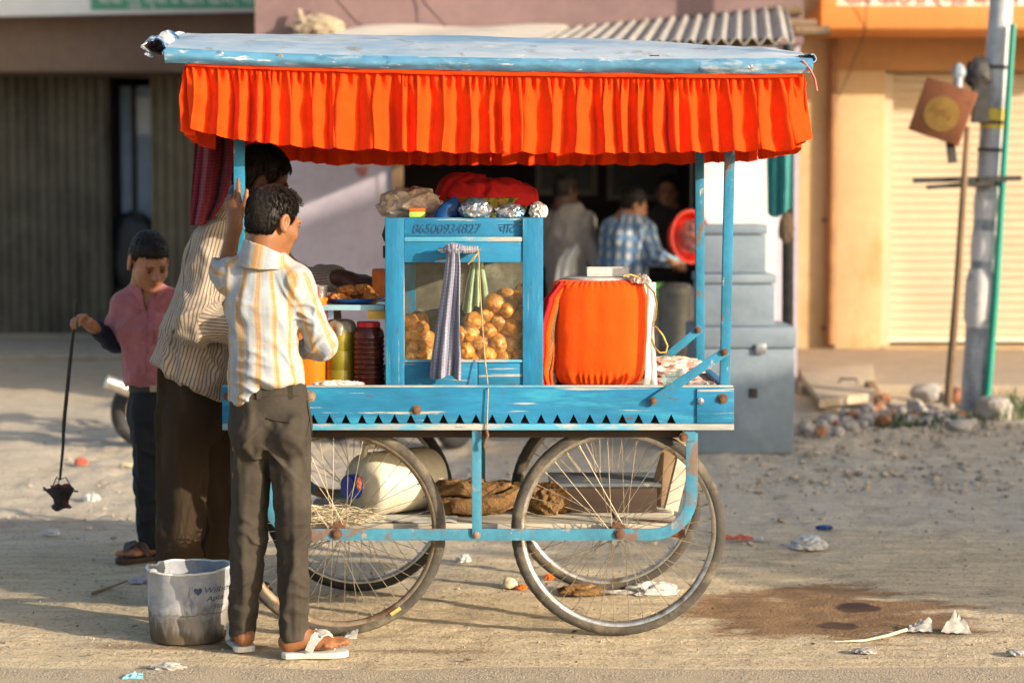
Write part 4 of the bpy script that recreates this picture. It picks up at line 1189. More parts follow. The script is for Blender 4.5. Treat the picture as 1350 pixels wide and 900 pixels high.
scrap('clay_lump', 672, 774, (.028, .026, .030), 'straw', 'pale lump of clay left of the front right wheel', 'litter', .12, 29, False)
scrap('orange_peel', 688, 776, (.014, .012, .008), 'orange_plastic', 'bit of orange peel beside the pale clay lump', 'litter', .4, 31)
scrap('orange_peel', 724, 763, (.014, .012, .010), 'orange_plastic', 'bit of orange peel behind the front right wheel', 'litter', .4, 33)
g = G(458, 843)
leafy('paper_scrap', [g+Vector((-.02, 0, .004)), g+Vector((.03, .0, .003)), g+Vector((.035, .02, .03)), g+Vector((-.01, .03, .008))], 'paper', 'folded white paper wedge behind the white sandal', 'litter')
mb = MB(); mb.tube([G(1100, 847)+Vector((0, 0, .004)), G(1140, 846)+Vector((0, 0, .006)), G(1170, 841)+Vector((0, 0, .01)), G(1195, 834)+Vector((0, 0, .012))], [.002, .004, .005, .006], 8)
tag(mb.build('straw_stalk', M['straw'], origin=tuple(G(1100, 847))), 'dry straw stalk lying at the edge of the wet stain', 'stalk')
mb = MB(); mb.tube([G(122, 785)+Vector((0, 0, .008)), G(140, 780)+Vector((0, 0, .012)), G(168, 772)+Vector((0, 0, .02))], [.007, .006, .003], 8)
tag(mb.build('twig', B['bamboo'], origin=tuple(G(122, 785))), 'short twig on the ground left of the bucket', 'twig')

# ================================================================== THE CART
YF, YB = 6.46, 7.40
XA, XB = wx(293, YF, 540), wx(967, YF, 540)
ZT, ZBm = wz(510.5, YF), wz(558, YF)
cart = thing('food_cart', 'turquoise wooden four wheeled food cart with tin roof and orange frill', 'cart', ((XA+XB)/2, (YF+YB)/2, 0))
MXZ = lambda y: Matrix(((1, 0, 0, 0), (0, 0, 1, y), (0, 1, 0, 0), (0, 0, 0, 1)))   # poly (x, z) -> extruded along +Y

# front board with a row of triangular notches
poly = [(XA, ZT), (XA, ZBm)]
px = 413.0
while px < 906:
    x = wx(px, YF, 555)
    poly += [(x-.0155, ZBm), (x, ZBm+.031), (x+.0155, ZBm)]
    px += 21.45
poly += [(XB, ZBm), (XB, ZT)]
MB().prism(poly, MXZ(YF), .026).build('front_board', M['blue'], cart, smooth=False)
mb = MB(); mb.box((XA, YF-.004, ZBm-.022), (XB+.002, YF+.034, ZBm-.001)); mb.build('bottom_rail', M['strip'], cart, bevel=.003)
mb = MB(); mb.box((wx(919, YF), YF-.007, ZBm+.001), (XB+.001, YF-.001, ZT-.003)); mb.build('corner_plate', M['blue'], cart, bevel=.002)
MB().box((XA+.001, YF-.003, ZT+.0005), (XB-.001, YF+.028, ZT+.006)).build('top_edge', M['strip'], cart, bevel=.002)
# side boards, rear board
MB().box((XB-.026, YF+.03, ZBm-.02), (XB, YB-.03, ZT-.004)).build('end_board', M['blue'], cart, bevel=.002)
MB().box((XA, YF+.03, ZBm-.02), (XA+.026, YB-.03, ZT-.004)).build('end_board', M['wood'], cart, bevel=.002)
MB().box((XA, YB-.026, ZBm-.02), (XB, YB, ZT)).build('rear_board', M['blue'], cart, bevel=.002)
mb = MB(); n = 6; w = (YB-YF-.06)/n
for i in range(n): mb.box((XA+.028, YF+.03+i*w+.002, ZT-.042), (XB-.028, YF+.03+(i+1)*w-.002, ZT-.018))
mb.build('deck', M['wood'], cart, bevel=.002)
ZD = ZT-.018
for y in (YF+.07, YB-.11):
    MB().box((XA+.05, y, ZBm-.055), (XB-.16, y+.04, ZT-.044)).build('deck_beam', M['wood_dark'], cart, bevel=.003)
for x in (-.62, -.15, .35):
    MB().box((x, YF+.12, ZBm-.03), (x+.05, YB-.12, ZT-.044)).build('cross_beam', M['wood_dark'], cart)

def bolt(p, r=.011, m='bolt', parent=None, d=(0, -1, 0)):
    p = Vector(p); mb = MB()
    mb.lathe([(r*1.55, 0), (r*1.55, .003), (r, .0035), (r*.92, .010), (0, .012)], p, d, 12)
    return mb.build('bolt', M[m], parent or cart)
bolt((wx(953, YF), YF-.008, wz(525, YF)), .011, 'rust')
bolt((wx(924, YF), YF-.008, wz(528, YF)), .007, 'steel')
bolt((wx(408, YF), YF-.001, wz(522, YF)), .013)
bolt((wx(549, YF), YF-.001, wz(540, YF)), .010, 'rust')
bolt((wx(300, YF), YF-.001, wz(522, YF)), .010, 'rust')

# posts (leaning a little outwards), braces
def post(px0, py0, px1, py1, Y, w=.032, d=.03):
    a, b = W(px0, py0, Y), W(px1, py1, Y)
    MB().bar(a, b, d, w, (1, 0, 0)).build('post', M['blue_post'], cart, bevel=.002)
    return a, b
YPf, YPb = YF+.045, YB-.045
post(954, 560, 964.5, 90, YPf)
post(923, 530, 922, 100, YPb)
post(316, 560, 315.5, 90, YPf, .034)
post(352, 530, 353, 100, YPb)
def brace(a, b, up=(0, 1, 0)):
    MB().bar(a, b, .030, .006, up).build('brace', M['blue_post'], cart, bevel=.0015)
a, b = W(857, 531, YF-.010), W(958, 462, YF-.010)
mb = MB(); brace(a, b)
bolt(W(861, 528, YF-.014), .008, 'rust'); bolt(W(955, 464, YF-.014), .008, 'rust')
a, b = W(858, 488, YB-.075), W(924, 432, YB-.075); brace(a, b); bolt(W(920, 435, YB-.08), .008, 'rust')
a, b = W(392, 531, YF-.010), W(312, 464, YF-.010)
brace(a, b)
a, b = W(408, 487, YB-.075), W(350, 432, YB-.075); brace(a, b)

# lower frame: flat bars that curve up to the deck at both ends, in front of and behind the wheels
def lower_bar(Y, s):
    zb = .357; xr, xl = wx(913, 6.48), wx(350, 6.48); rad = .13
    pts = [(xr, wz(570, 6.48))]
    for k in range(9):
        a = R(90*k/8); pts.append((xr-rad+rad*math.cos(a), zb+rad-rad*math.sin(a)))
    for k in range(9):
        a = R(90+90*k/8); pts.append((xl+rad+rad*math.cos(a), zb+rad-rad*math.sin(a)))
    pts.append((xl, wz(570, 6.48)))
    w = .0195; vs = []
    for i, (x, z) in enumerate(pts):
        p0 = pts[max(i-1, 0)]; p1 = pts[min(i+1, len(pts)-1)]
        dx, dz = p1[0]-p0[0], p1[1]-p0[1]; l = math.hypot(dx, dz); nx, nz = -dz/l, dx/l
        vs.append([(x-nx*w, Y, z-nz*w), (x+nx*w, Y, z+nz*w), (x+nx*w, Y+.008, z+nz*w), (x-nx*w, Y+.008, z-nz*w)])
    mb = MB(); flat = [v for q in vs for v in q]; fs = []
    for i in range(len(vs)-1):
        for k in range(4):
            fs.append((4*i+k, 4*i+(k+1) % 4, 4*i+4+(k+1) % 4, 4*i+4+k))
    fs += [(0, 1, 2, 3), tuple(len(flat)-4+k for k in (3, 2, 1, 0))]
    mb.add(flat, fs); mb.build('lower_bar', M['blue_bar'], cart, bevel=.0015, angle=50)
lower_bar(6.475, 1); lower_bar(YB-.022, -1)
ZAX = .360
XW = [wx(447, 6.56, 703), wx(815, 6.56, 703)]
for x in XW: bolt((x, 6.474, ZAX), .012, 'rust')
bolt((wx(628, 6.475), 6.474, ZAX), .010); bolt((wx(902, 6.47), 6.470, wz(576, 6.47)), .010, 'rust')
for Y, m in ((6.466, 'blue_bar'), (YB-.012, 'blue_bar')):
    MB().box((wx(622, 6.47), Y, ZAX+.0), (wx(634.5, 6.47), Y+.008, ZBm-.0)).build('strut', M[m], cart, bevel=.001)
for x in XW:
    MB().tube([(x, 6.48, ZAX), (x, YB-.02, ZAX)], .010, 10).build('axle', M['rust'], cart)
for x in (XW[1]+.225, XW[0]-.225):
    for y in (6.47, YB-.03):
        MB().box((x-.012, y, ZBm-.06), (x+.024, y+.03, ZBm-.021)).build('bracket', M['blue_bar'], cart)

# wheels
RW = (ZAX-.001)
def wheel(x, Y, tyre, rim, rot):
    w = sub('wheel', cart); w.location = Vector((x, Y, ZAX))-origin_of(cart)
    c = Vector((x, Y, ZAX)); Rm = Matrix.Rotation(PI/2, 3, 'X')
    mb = MB(); n = 132
    rt, ro = .0215, RW-.0215
    vs, fs = [], []; m = 14
    for i in range(n):
        a = 2*PI*i/n
        for k in range(m):
            b = 2*PI*k/m
            q = rt*(1+(.055 if (i % 2) and math.cos(b) > .25 else 0))
            rr_ = ro+q*math.cos(b)
            vs.append(c+Vector((rr_*math.cos(a), q*.95*math.sin(b), rr_*math.sin(a))))
    for i in range(n):
        i2 = (i+1) % n
        for k in range(m):
            fs.append((i*m+k, i2*m+k, i2*m+(k+1) % m, i*m+(k+1) % m))
    mb.add(vs, fs); mb.build('tyre', M[tyre], w, angle=60)
    # rim: open channel profile
    rr0 = ro-.017
    prof = [(rr0+.010, -.0165), (rr0+.006, -.0175), (rr0-.004, -.014), (rr0-.0085, -.006), (rr0-.0085, .006), (rr0-.004, .014), (rr0+.006, .0175), (rr0+.010, .0165), (rr0+.004, .010), (rr0+.004, -.010), (rr0+.010, -.0165)]
    MB().lathe(prof, c, (0, 1, 0), 96, cap=False).build('rim', M[rim], w, angle=50)
    mb = MB(); mb.lathe([(.010, -.048), (.012, -.046), (.012, -.030), (.026, -.029), (.026, -.025), (.015, -.020), (.014, .020), (.026, .025), (.026, .029), (.012, .030), (.012, .046), (.010, .048)], c, (0, 1, 0), 20)
    mb.build('hub', M['rust'], w)
    mb = MB(); ns = 40; rs_ = random.Random(int(x*100+Y*10))
    for k in range(ns):
        a = 2*PI*k/ns+rot; side = 1 if k % 2 else -1; sw = 1 if (k//2) % 2 else -1
        ah = a+sw*1.15
        p = c+Vector((.024*math.cos(ah), side*.027, .024*math.sin(ah)))
        q = c+Vector(((rr0-.004)*math.cos(a), side*.004, (rr0-.004)*math.sin(a)))
        mid = p.lerp(q, .5)+Vector((rs_.uniform(-1, 1), 0, rs_.uniform(-1, 1)))*.0015
        mb.tube([p, mid, q], .0012, 5, cap=False)
        mb.tube([q.lerp(p, .045), q], .0026, 5)
    mb.build('spokes', M['spoke'], w)
    return w
wheel(XW[0], 6.56, 'tyre', 'rim_dusty', .05)
wheel(XW[1], 6.56, 'tyre', 'chrome', .12)
wheel(XW[0]+.004, 7.31, 'tyre_black', 'chrome', .02)
wheel(XW[1]-.004, 7.31, 'tyre', 'chrome', .09)
# small yellow label on the left tyre
w0 = cart.children[[i for i, o in enumerate(cart.children) if o.name.startswith('wheel')][0]]
a0 = -math.atan2(808-703, 520-447); c = Vector((XW[0], 6.56, ZAX)); rr_ = RW-.026
p = c+Vector((math.cos(a0)*rr_, -.0205, math.sin(a0)*rr_))
MB().cbox(p, (.040, .003, .012), Matrix.Rotation(-a0-PI/2, 3, 'Y')).build('sticker', mat('faded_sticker', (.50, .48, .14), .6), w0)

# lower shelf between the wheels
mb = MB(); zsh = wz(688, 6.66); ys = 6.63; rs_ = random.Random(4)
for i in range(4):
    x0 = wx(385+rs_.uniform(-6, 6), 6.6); x1 = wx(905+rs_.uniform(-10, 4), 6.6)
    mb.box((x0, ys, zsh-.02-.002*i), (x1, ys+.145, zsh-.001*i)); ys += .152
mb.build('lower_shelf', M['wood_pale'], cart, bevel=.003)
ZS = zsh
MB().box((wx(398, 6.6), 6.615, zsh-.045), (wx(905, 6.6), 6.628, zsh-.018)).build('shelf_rail', mat('red_brown_wood', (.15, .055, .03), .85, var=.4, vscale=10, stretch=(.2, 1, 1), spots=[((.35, .3, .22), 14, .58, .7)]), cart)

# tin roof: arched sheet with a folded blue lip
Y0r, Y1r = 6.36, 7.50
def lip_bot(px):
    xs_ = [190, 225, 300, 450, 600, 800, 1000, 1078]; vs_ = [84, 82, 85, 89, 92, 95, 97, 96]
    return float(np.interp(px, xs_, vs_))
def lip_top(px):
    xs_ = [190, 225, 300, 450, 600, 760, 900, 1020, 1078]; vs_ = [61, 65, 70, 75, 78, 80, 80, 79, 79]
    return float(np.interp(px, xs_, vs_))
def ridge(px):
    xs_ = [190, 225, 300, 450, 620, 760, 900, 1020, 1078]; vs_ = [46, 47, 47, 48, 50, 53, 58, 66, 74]
    return float(np.interp(px, xs_, vs_))
def pxof(x, Y): return 675+x*FPX*.995/Y
xr0, xr1 = wx(218, Y0r, 75), wx(1071, Y0r, 80)
def roof(u, v):
    px = 218+(1071-218)*u
    x = xr0+(xr1-xr0)*u
    zl = wz(lip_top(px), Y0r); zr = wz(ridge(px), 6.93)
    zl2 = zl+.005
    k = 4*v*(1-v)
    wob = .005*mnoise.noise(Vector((x*4, v*3, 1)))+.002*mnoise.noise(Vector((x*16, v*9, 3)))
    return Vector((x, Y0r+(Y1r-Y0r)*v, (zl*(1-v)+zl2*v)+(zr-(zl+zl2)/2)*k**.8+wob*(.3+k)))
MB().grid(150, 36, roof, .004).build('roof_sheet', M['roof'], cart, angle=60)
def lip(u, v):
    px = 218+(1071-218)*u; x = xr0+(xr1-xr0)*u
    t0, b0 = wz(lip_top(px), Y0r)+.002, wz(lip_bot(px), Y0r)
    wob = .006*mnoise.noise(Vector((x*7, v*2, 5)))+.0025*mnoise.noise(Vector((x*25, v*5, 8)))
    return Vector((x, Y0r-.004-.015*math.sin(PI*v)+wob, t0+(b0-t0)*v))
MB().grid(200, 10, lip, .004).build('roof_lip', M['lip'], cart, angle=60)
def lip_b(u, v):
    p = lip(u, v); return Vector((p.x, Y1r+.004+(Y0r-p.y)*.5, p.z))
MB().grid(120, 6, lip_b, .004).build('roof_lip', M['lip'], cart, angle=60)
# crumpled left end of the sheet, rolled right end
def crumple(u, v):
    a = R(-40+300*u); r = .030+.012*mnoise.noise(Vector((u*5, v*6, 2)))
    y = Y0r-.03+(Y1r-Y0r+.05)*v
    c = W(219, 66, Y0r)
    base = Vector((c.x-.012-.030*(1-abs(2*v-1))*0, y, c.z+.002+(.10*4*v*(1-v))**1*0.55))
    j = Vector((mnoise.noise(Vector((u*7, v*9, 1))), mnoise.noise(Vector((u*7, v*9, 11))), mnoise.noise(Vector((u*7, v*9, 21)))))*.022
    return base+Vector((math.cos(a)*r*1.15-.02, 0, math.sin(a)*r))+j
MB().grid(34, 44, crumple, .003).build('roof_end', mat('crumpled_tin', (.50, .53, .55), .45, metal=.3, var=.25, vscale=10, bump=.5, bscale=30, spots=[((.02, .09, .22), 8, .50, .58), ((.2, .2, .2), 14, .6, .7)]), cart, angle=25)
def rolled(u, v):
    a = R(100-230*u); y = Y0r-.012+(Y1r-Y0r+.02)*v
    c = W(1068, 82, Y0r)
    return Vector((c.x+.004+math.cos(a)*.016, y, c.z+math.sin(a)*.014+.010+.10*4*v*(1-v)*.25))+Vector((1, 0, 1))*.004*mnoise.noise(Vector((u*4, v*14, 3)))
MB().grid(14, 40, rolled, .003).build('roof_end', M['roof'], cart, angle=40)
mb = MB(); mb.tube([W(1058, 80, Y0r-.02), W(1068, 92, Y0r-.02), W(1074, 104, Y0r-.02), W(1077, 120, Y0r-.02)], .004, 6); mb.build('dangling_thread', mat('pink_thread', (.5, .16, .14), .8), cart)
for px, py in ((290, 72), (369, 76), (579, 83), (767, 86), (990, 87)):
    p = W(px, py, Y0r-.016); mb = MB()
    mb.torus(p, Matrix.Rotation(PI/2, 3, 'X'), .0085, .0038, 20, 8); mb.lathe([(.007, 0), (.006, .004), (0, .005)], p, (0, -1, 0), 12)
    mb.build('washer', M['bolt'] if px not in (290, 990) else M['steel'], cart)
bolt(W(833, 97, Y0r+.01), .008, 'steel')
# roof rails (wood) carrying sheet, over the posts
for Y in (YPf, YPb):
    MB().box((xr0+.05, Y-.018, wz(92, 6.5)), (xr1-.05, Y+.018, wz(83, 6.5))).build('roof_rail', M['wood_dark'], cart)
for px in (250, 452, 655, 858, 1050):
    x = wx(px, 6.5); MB().box((x-.015, Y0r+.03, wz(83, 6.5)+.002), (x+.015, Y1r-.03, wz(76, 6.5))).build('roof_batten', M['wood_dark'], cart)

# gathered orange frill round the roof
YV = 6.378
def frill_obj(name, p0, p1, pys_top, pys_bot, Yref, seed, outward, pitch=.066, flare=(0, 0)):
    """p0,p1 ends (x,y); heights from photo rows at Yref"""
    p0, p1 = Vector(p0), Vector(p1); L = (p1-p0).length; d = (p1-p0)/L; nrm = Vector(outward)
    rs = random.Random(seed); nu = int(L/.0042); nv = 26
    # irregular pleats: cumulative phase
    br = [0.0]
    while br[-1] < L: br.append(br[-1]+pitch*rs.choice((rs.uniform(.4, .8), rs.uniform(.8, 1.3), rs.uniform(1.2, 1.8))))
    am = [rs.uniform(.40, 1.35) for _ in br]; sk = [rs.uniform(-.25, .35) for _ in br]
    ph = np.interp(np.linspace(0, L, nu), br, np.arange(len(br)))
    vs = []
    for j in range(nv):
        v = j/(nv-1)
        for i in range(nu):
            s_ = L*i/(nu-1); k = min(int(ph[i]), len(br)-2); f = ph[i]-k
            A = am[k]*(1-f)+am[k+1]*f
            K = sk[k]*(1-f)+sk[k+1]*f
            th = 2*PI*ph[i]+1.5*v*mnoise.noise(Vector((s_*5, v*1.4, seed+3)))
            grow = min(1, max(0, (v-.075)/.42))**.75
            w1 = math.sin(th+1.1*K*v); w2 = math.sin(th*2.0+1.3+K*3)
            w3 = math.sin(th*3.1+seed+K*2)
            gath = .0085*w3*math.exp(-((v-.16)/.10)**2)+.003*math.sin(th*5.3)*math.exp(-((v-.14)/.06)**2)
            off = .0205*A*grow*(w1+.25*w2+.12*w3)+gath+.006*v+.007*mnoise.noise(Vector((s_*18, v*5, seed)))*grow
            tang = .008*A*grow*math.sin(th*2+.5)*.75+.008*grow*math.cos(th*1.0+K*4)+K*.03*v*.4
            e = i/(nu-1)
            fl = (flare[0]*(1-e)**6+flare[1]*e**6)*v
            px_ = e
            q = p0+d*(s_+tang+fl)
            zt_, zb_ = np.interp(e, *pys_top), np.interp(e, *pys_bot)
            zt2, zb2 = wz(zt_, Yref), wz(zb_, Yref)+.004*w1*grow+.004*mnoise.noise(Vector((s_*9, 0, seed)))
            vs.append(Vector((q.x, q.y, zt2+(zb2-zt2)*v))+Vector((nrm.x, nrm.y, 0))*off)
    fs = [(j*nu+i, j*nu+i+1, (j+1)*nu+i+1, (j+1)*nu+i) for j in range(nv-1) for i in range(nu-1)]
    mb = MB(); mb.add(vs, fs)
    return mb.build(name, M['frill'], cart, angle=180, fix=False)
xf0, xf1 = wx(246, YV, 150), wx(1058, YV, 150)
def ePx(px): return (px-246)/(1058-246)
top_ = ([ePx(p) for p in (246, 300, 450, 600, 800, 960, 1058)], [78, 81, 86, 90, 93, 94, 93])
bot_ = ([ePx(p) for p in (246, 300, 400, 500, 600, 800, 960, 1030, 1058)], [169, 182, 194, 198, 201, 202, 199, 198, 181])
frill_obj('frill', (xf0, YV), (xf1, YV), top_, bot_, YV, 3, (0, -1), .064, (.0, .03))
frill_obj('frill', (xf1, YV), (xf1, 7.45), ([0, 1], [94, 92]), ([0, .15, 1], [184, 200, 200]), YV, 8, (1, 0))
frill_obj('frill', (xf0, 7.45), (xf0, YV), ([0, 1], [86, 80]), ([0, .8, 1], [196, 186, 174]), YV, 12, (-1, 0))
frill_obj('frill', (xf1, 7.45), (xf0, 7.45), ([0, 1], [92, 88]), ([0, .2, .8, 1], [203, 209, 209, 196]), YV, 15, (0, 1))
# header band over the gathers
def band(u, v):
    px = 246+(1058-246)*u; x = xf0+(xf1-xf0)*u
    z0_, z1_ = wz(np.interp(u, *top_)-1, YV), wz(np.interp(u, *top_)+9, YV)
    return Vector((x, YV-.014-.003*math.sin(v*PI)+.0015*mnoise.noise(Vector((x*14, v*3, 2))), z0_+(z1_-z0_)*v))
MB().grid(160, 5, band, .003).build('frill_band', M['frill'], cart, angle=90)

# ================================================================== ON THE DECK
# --- display cabinet
Yc0, Yc1 = 6.60, 7.06
ca0, ca1 = wx(508, Yc0, 400), wx(716, Yc0, 400)
zc1 = wz(287, Yc0); zc0 = ZD+.001
cab = thing('display_cabinet', 'turquoise wooden display cabinet with a glass front full of fried puris', 'cabinet', ((ca0+ca1)/2, (Yc0+Yc1)/2, zc0))
def cb(name, x0, x1, z0, z1, y0=0, y1=.035, m='blue', bev=.003, parent=None):
    return MB().box((x0, Yc0+y0, z0), (x1, Yc0+y1, z1)).build(name, M[m], parent or cab, bevel=bev)
xs0, xs1 = wx(533, Yc0), wx(689, Yc0)
zo1, zo0 = wz(346, Yc0), wz(478, Yc0)
cb('stile', ca0, xs0, zc0, zc1, m='blue_upright'); cb('stile', xs1, ca1, zc0, zc1, m='blue_upright')
cb('top_panel', xs0+.0005, xs1-.0005, wz(312, Yc0), zc1-.003, .020, .034)
cb('moulding', xs0+.0005, xs1-.0005, wz(319, Yc0), wz(312, Yc0)-.0005, .002, .034, 'strip', .005)
cb('top_rail', xs0+.0005, xs1-.0005, zo1, wz(319, Yc0)-.0005, .005, .034)
cb('bottom_rail', xs0+.0005, wx(629.5, Yc0), zc0+.001, zo0, .005, .034); cb('bottom_rail', wx(630.5, Yc0), xs1-.0005, zc0+.001, zo0-.001, .007, .034)
cb('sill', xs0+.0005, xs1-.0005, zo0+.0005, zo0+.010, .001, .034, 'strip', .004)
for x0, x1 in ((ca0, ca0+.03), (ca1-.03, ca1)):
    MB().box((x0, Yc1-.03, zc0), (x1, Yc1, zc1)).build('corner_post', M['blue_post'], cab, bevel=.002)
    MB().box((x0+.002, Yc0+.036, zc1-.11), (x1-.002, Yc1-.031, zc1-.001)).build('side_rail', M['blue_post'], cab)
    MB().box((x0+.002, Yc0+.036, zc0), (x1-.002, Yc1-.031, zc0+.07)).build('side_rail', M['blue_post'], cab)
    MB().box(((x0+x1)/2-.002, Yc0+.036, zc0+.071), ((x0+x1)/2+.002, Yc1-.031, zc1-.111)).build('side_glass', M['glass'], cab, smooth=False)
MB().box((ca0+.031, Yc1-.028, zc0), (ca1-.031, Yc1-.016, zc1)).build('back_panel', mat('back_board', (.17, .14, .10), .8, var=.4, vscale=6, bump=.3, spots=[((.34, .30, .24), 5, .52, .66), ((.06, .05, .04), 7, .58, .7)]), cab)
MB().box((ca0+.002, Yc0+.036, zc1-.012), (ca1-.002, Yc1-.001, zc1-.0005)).build('top_board', M['blue'], cab)
MB().box((ca0+.031, Yc0+.035, zc0), (ca1-.031, Yc1-.03, zc0+.012)).build('floor_board', M['wood'], cab)
MB().box((xs0-.01, Yc0+.020, zo0+.001), (xs1+.01, Yc0+.0235, zo1+.01)).build('glass_pane', M['glass'], cab, smooth=False)
# inner divider seen through the glass
MB().box((wx(536, 6.95), 6.94, zc0+.013), (wx(548, 6.95), 6.97, zc1-.013)).build('divider', M['blue_post'], cab)
# writing on the top panel
tp = [o for o in cab.children if o.name.startswith('top_panel')][0]
text('lettering', '86500934827', .045, M['ink_blue'], tp, (wx(543, Yc0), Yc0+.0185, wz(307.5, Yc0)), (PI/2, 0, 0), .0006, .25, .92, space=1.0)
text('lettering', 'चाट', .047, M['ink_blue'], tp, (wx(656, Yc0), Yc0+.0185, wz(307, Yc0)), (PI/2, 0, 0), .0006, .2, .9)
# rail with the towel
zr_ = wz(329, Yc0)
mb = MB(); mb.tube([(wx(578, Yc0), Yc0-.030, zr_), (wx(634, Yc0), Yc0-.030, zr_)], .0065, 10)
mb.tube([(wx(584, Yc0), Yc0+.004, zr_), (wx(584, Yc0), Yc0-.030, zr_)], .005, 8); mb.tube([(wx(632, Yc0), Yc0+.004, zr_), (wx(632, Yc0), Yc0-.030, zr_)], .005, 8)
mb.build('handle', M['steel'], cab)
mb = MB()
for k in range(9):
    p = Vector((wx(612+k*2.2, Yc0), Yc0-.030, zr_)); mb.torus(p, Matrix.Rotation(PI/2, 3, 'Y'), .010, .0035, 14, 6)
mb.build('handle_binding', M['towel'], cab)
mb = MB(); mb.tube([W(510, 297, Yc0+.1), W(506, 310, Yc0+.1), W(509, 318, Yc0+.1)], .007, 8); mb.tube([W(507, 324, Yc0+.1), W(507, 340, Yc0+.1)], .006, 8)
mb.build('hinge', M['black'], cab)

def set_st(o, fn):
    me = o.data; at = me.attributes.new('st', 'FLOAT_VECTOR', 'POINT')
    o0 = origin_of(o); buf = []
    for v in me.vertices: buf.extend(fn(v.co+o0))
    at.data.foreach_set('vector', buf)
def towel(u, v):
    yc = Yc0-.040; k = min(1, v/.12)
    wl = np.interp(v, [0, .06, .15, .5, .85, 1], [10, 8, 10, 14, 19, 19.5])
    cx = np.interp(v, [0, .06, .2, .6, 1], [597, 598, 597, 591, 587])
    x = wx(cx+(u-.5)*2*wl, yc); z = wz(np.interp(v, [0, .04, 1], [322, 328, 497+3*math.sin(u*8)]), yc)
    f = .012*math.sin(u*PI*3.2+.6)*(.35+v*.75)+.006*math.sin(u*PI*7+v*3)*(.5+v)
    return Vector((x, yc-.012+f-.012*math.exp(-((v-.03)/.05)**2), z))
mbt = MB(); mbt.grid(60, 70, towel, .004)
st_list = []
for _ in range(1):
    st_list = [(i/59*.26, j/69*.42, 0) for j in range(70) for i in range(60)]
tw = mbt.build('towel', M['towel'], origin=tuple(W(597, 326, Yc0-.04)), angle=80)
tag(tw, 'grey checked towel knotted to the rail of the cabinet', 'towel')
at = tw.data.attributes.new('st', 'FLOAT_VECTOR', 'POINT'); at.data.foreach_set('vector', [c for s_ in (st_list+st_list) for c in s_])
mb = MB(); lump(mb, W(598, 328, Yc0-.05), (.034, .022, .018), .25, 2, 6, 4)
kn = mb.build('knot', M['towel'], tw)
set_st(kn, lambda p: (p.x*1.2, p.z, 0))
mb = MB(); mb.tube([W(630, 330, Yc0-.042), W(631, 338, Yc0-.045), W(634, 400, Yc0-.03), W(639, 470, Yc0-.02), W(643, 505, Yc0-.04), W(643.5, 512, YF-.008), W(642, 560, YF-.010), W(641, 568, YF-.010)], .0026, 6)
mb.tube([W(631, 332, Yc0-.045), W(624, 340, Yc0-.048), W(617, 348, Yc0-.04)], .003, 6); mb.tube([W(630, 333, Yc0-.045), W(624, 343, Yc0-.05), W(620, 345, Yc0-.05)], .0022, 6)
stg = mb.build('hanging_string', M['string'], origin=tuple(W(631, 332, Yc0-.045)))
tag(stg, 'jute string tied to the cabinet rail and hanging over the front board', 'string')
mb = MB(); mb.tube([W(641, 566, YF-.012), W(643, 574, YF-.012), W(639, 582, YF-.012), W(638, 588, YF-.012), W(640, 592, YF-.012)], [.005, .006, .003, .005, .004], 8); mb.build('hook', M['rust'], stg)

# --- puris in the cabinet: one mesh of each of three kinds, copied
protos = []
for k in range(4):
    mb = MB(); rs_ = random.Random(k)
    lump(mb, (0, 0, 0), (.0375, .032, .030), .11, 1.8, k*3+2, 4)
    protos.append(mb)
PUR = 'puris heaped behind the cabinet glass'
spots_ = [(653, 400, 1.05), (669, 409, .95), (626, 423, 1.05), (642, 414, .95), (659, 426, 1), (674, 431, 1.05), (619, 440, 1.0), (644, 436, .9), (657, 451, 1.15), (676, 454, 1.0), (632, 452, .95), (615, 461, 1.0), (642, 468, 1.12), (663, 470, 1.0), (608, 472, .95), (625, 473, .8), (604, 441, .95), (684, 470, .9), (684, 440, .9), (686, 415, .9),
          (541, 425, .95), (554, 432, .85), (545, 440, .95), (562, 446, .95), (542, 457, 1.05), (564, 455, .95), (560, 469, 1.0), (543, 472, 1.05), (576, 470, .95), (592, 470, .95), (536, 441, .8)]
back_ = [(667, 391, 6.86, 1.0), (682, 395, 6.86, 1.05), (672, 405, 6.82, 1), (690, 410, 6.83, 1), (648, 408, 6.82, 1), (635, 420, 6.84, 1), (690, 385, 6.93, 1), (655, 418, 6.76, .9), (668, 420, 6.76, .9), (636, 436, 6.77, .9), (650, 444, 6.77, .9), (668, 441, 6.77, .9), (624, 450, 6.77, .9), (648, 458, 6.77, .9), (668, 461, 6.77, .9), (684, 455, 6.77, .9), (612, 452, 6.77, .9), (632, 463, 6.77, .9), (552, 445, 6.77, .9), (552, 462, 6.77, .9), (570, 462, 6.77, .9), (553, 420, 6.86, .9), (600, 462, 6.78, .9), (588, 460, 6.80, .9), (577, 452, 6.84, .9)]
pm = []
for i, (px, py, Y, s) in enumerate([(a, b, 6.657+.006*math.sin(i*5), c) for i, (a, b, c) in enumerate(spots_)]+back_):
    if i < 4:
        o = protos[i].build('puri', M['puri']); pm.append(o)
    else:
        o = pm[i % 4].copy(); COL.objects.link(o)
    o.location = W(px, py, Y)
    o.rotation_euler = (rnd.uniform(0, 6), rnd.uniform(-.5, .5), rnd.uniform(0, 6)); o.scale = (s, s, s)
    tag(o, 'golden puffed puri in the heap behind the cabinet glass', 'puri', PUR)
def green(u, v):
    Y = 6.665; wl = np.interp(v, [0, .1, .5, 1], [5, 7, 13, 18]); cx = np.interp(v, [0, 1], [629, 627])
    f = .016*math.sin(u*PI*6)*(.3+v)
    return Vector((wx(cx+(u-.5)*2*wl, Y), Y+f, wz(338+70*v+5*math.sin(u*9), Y)))
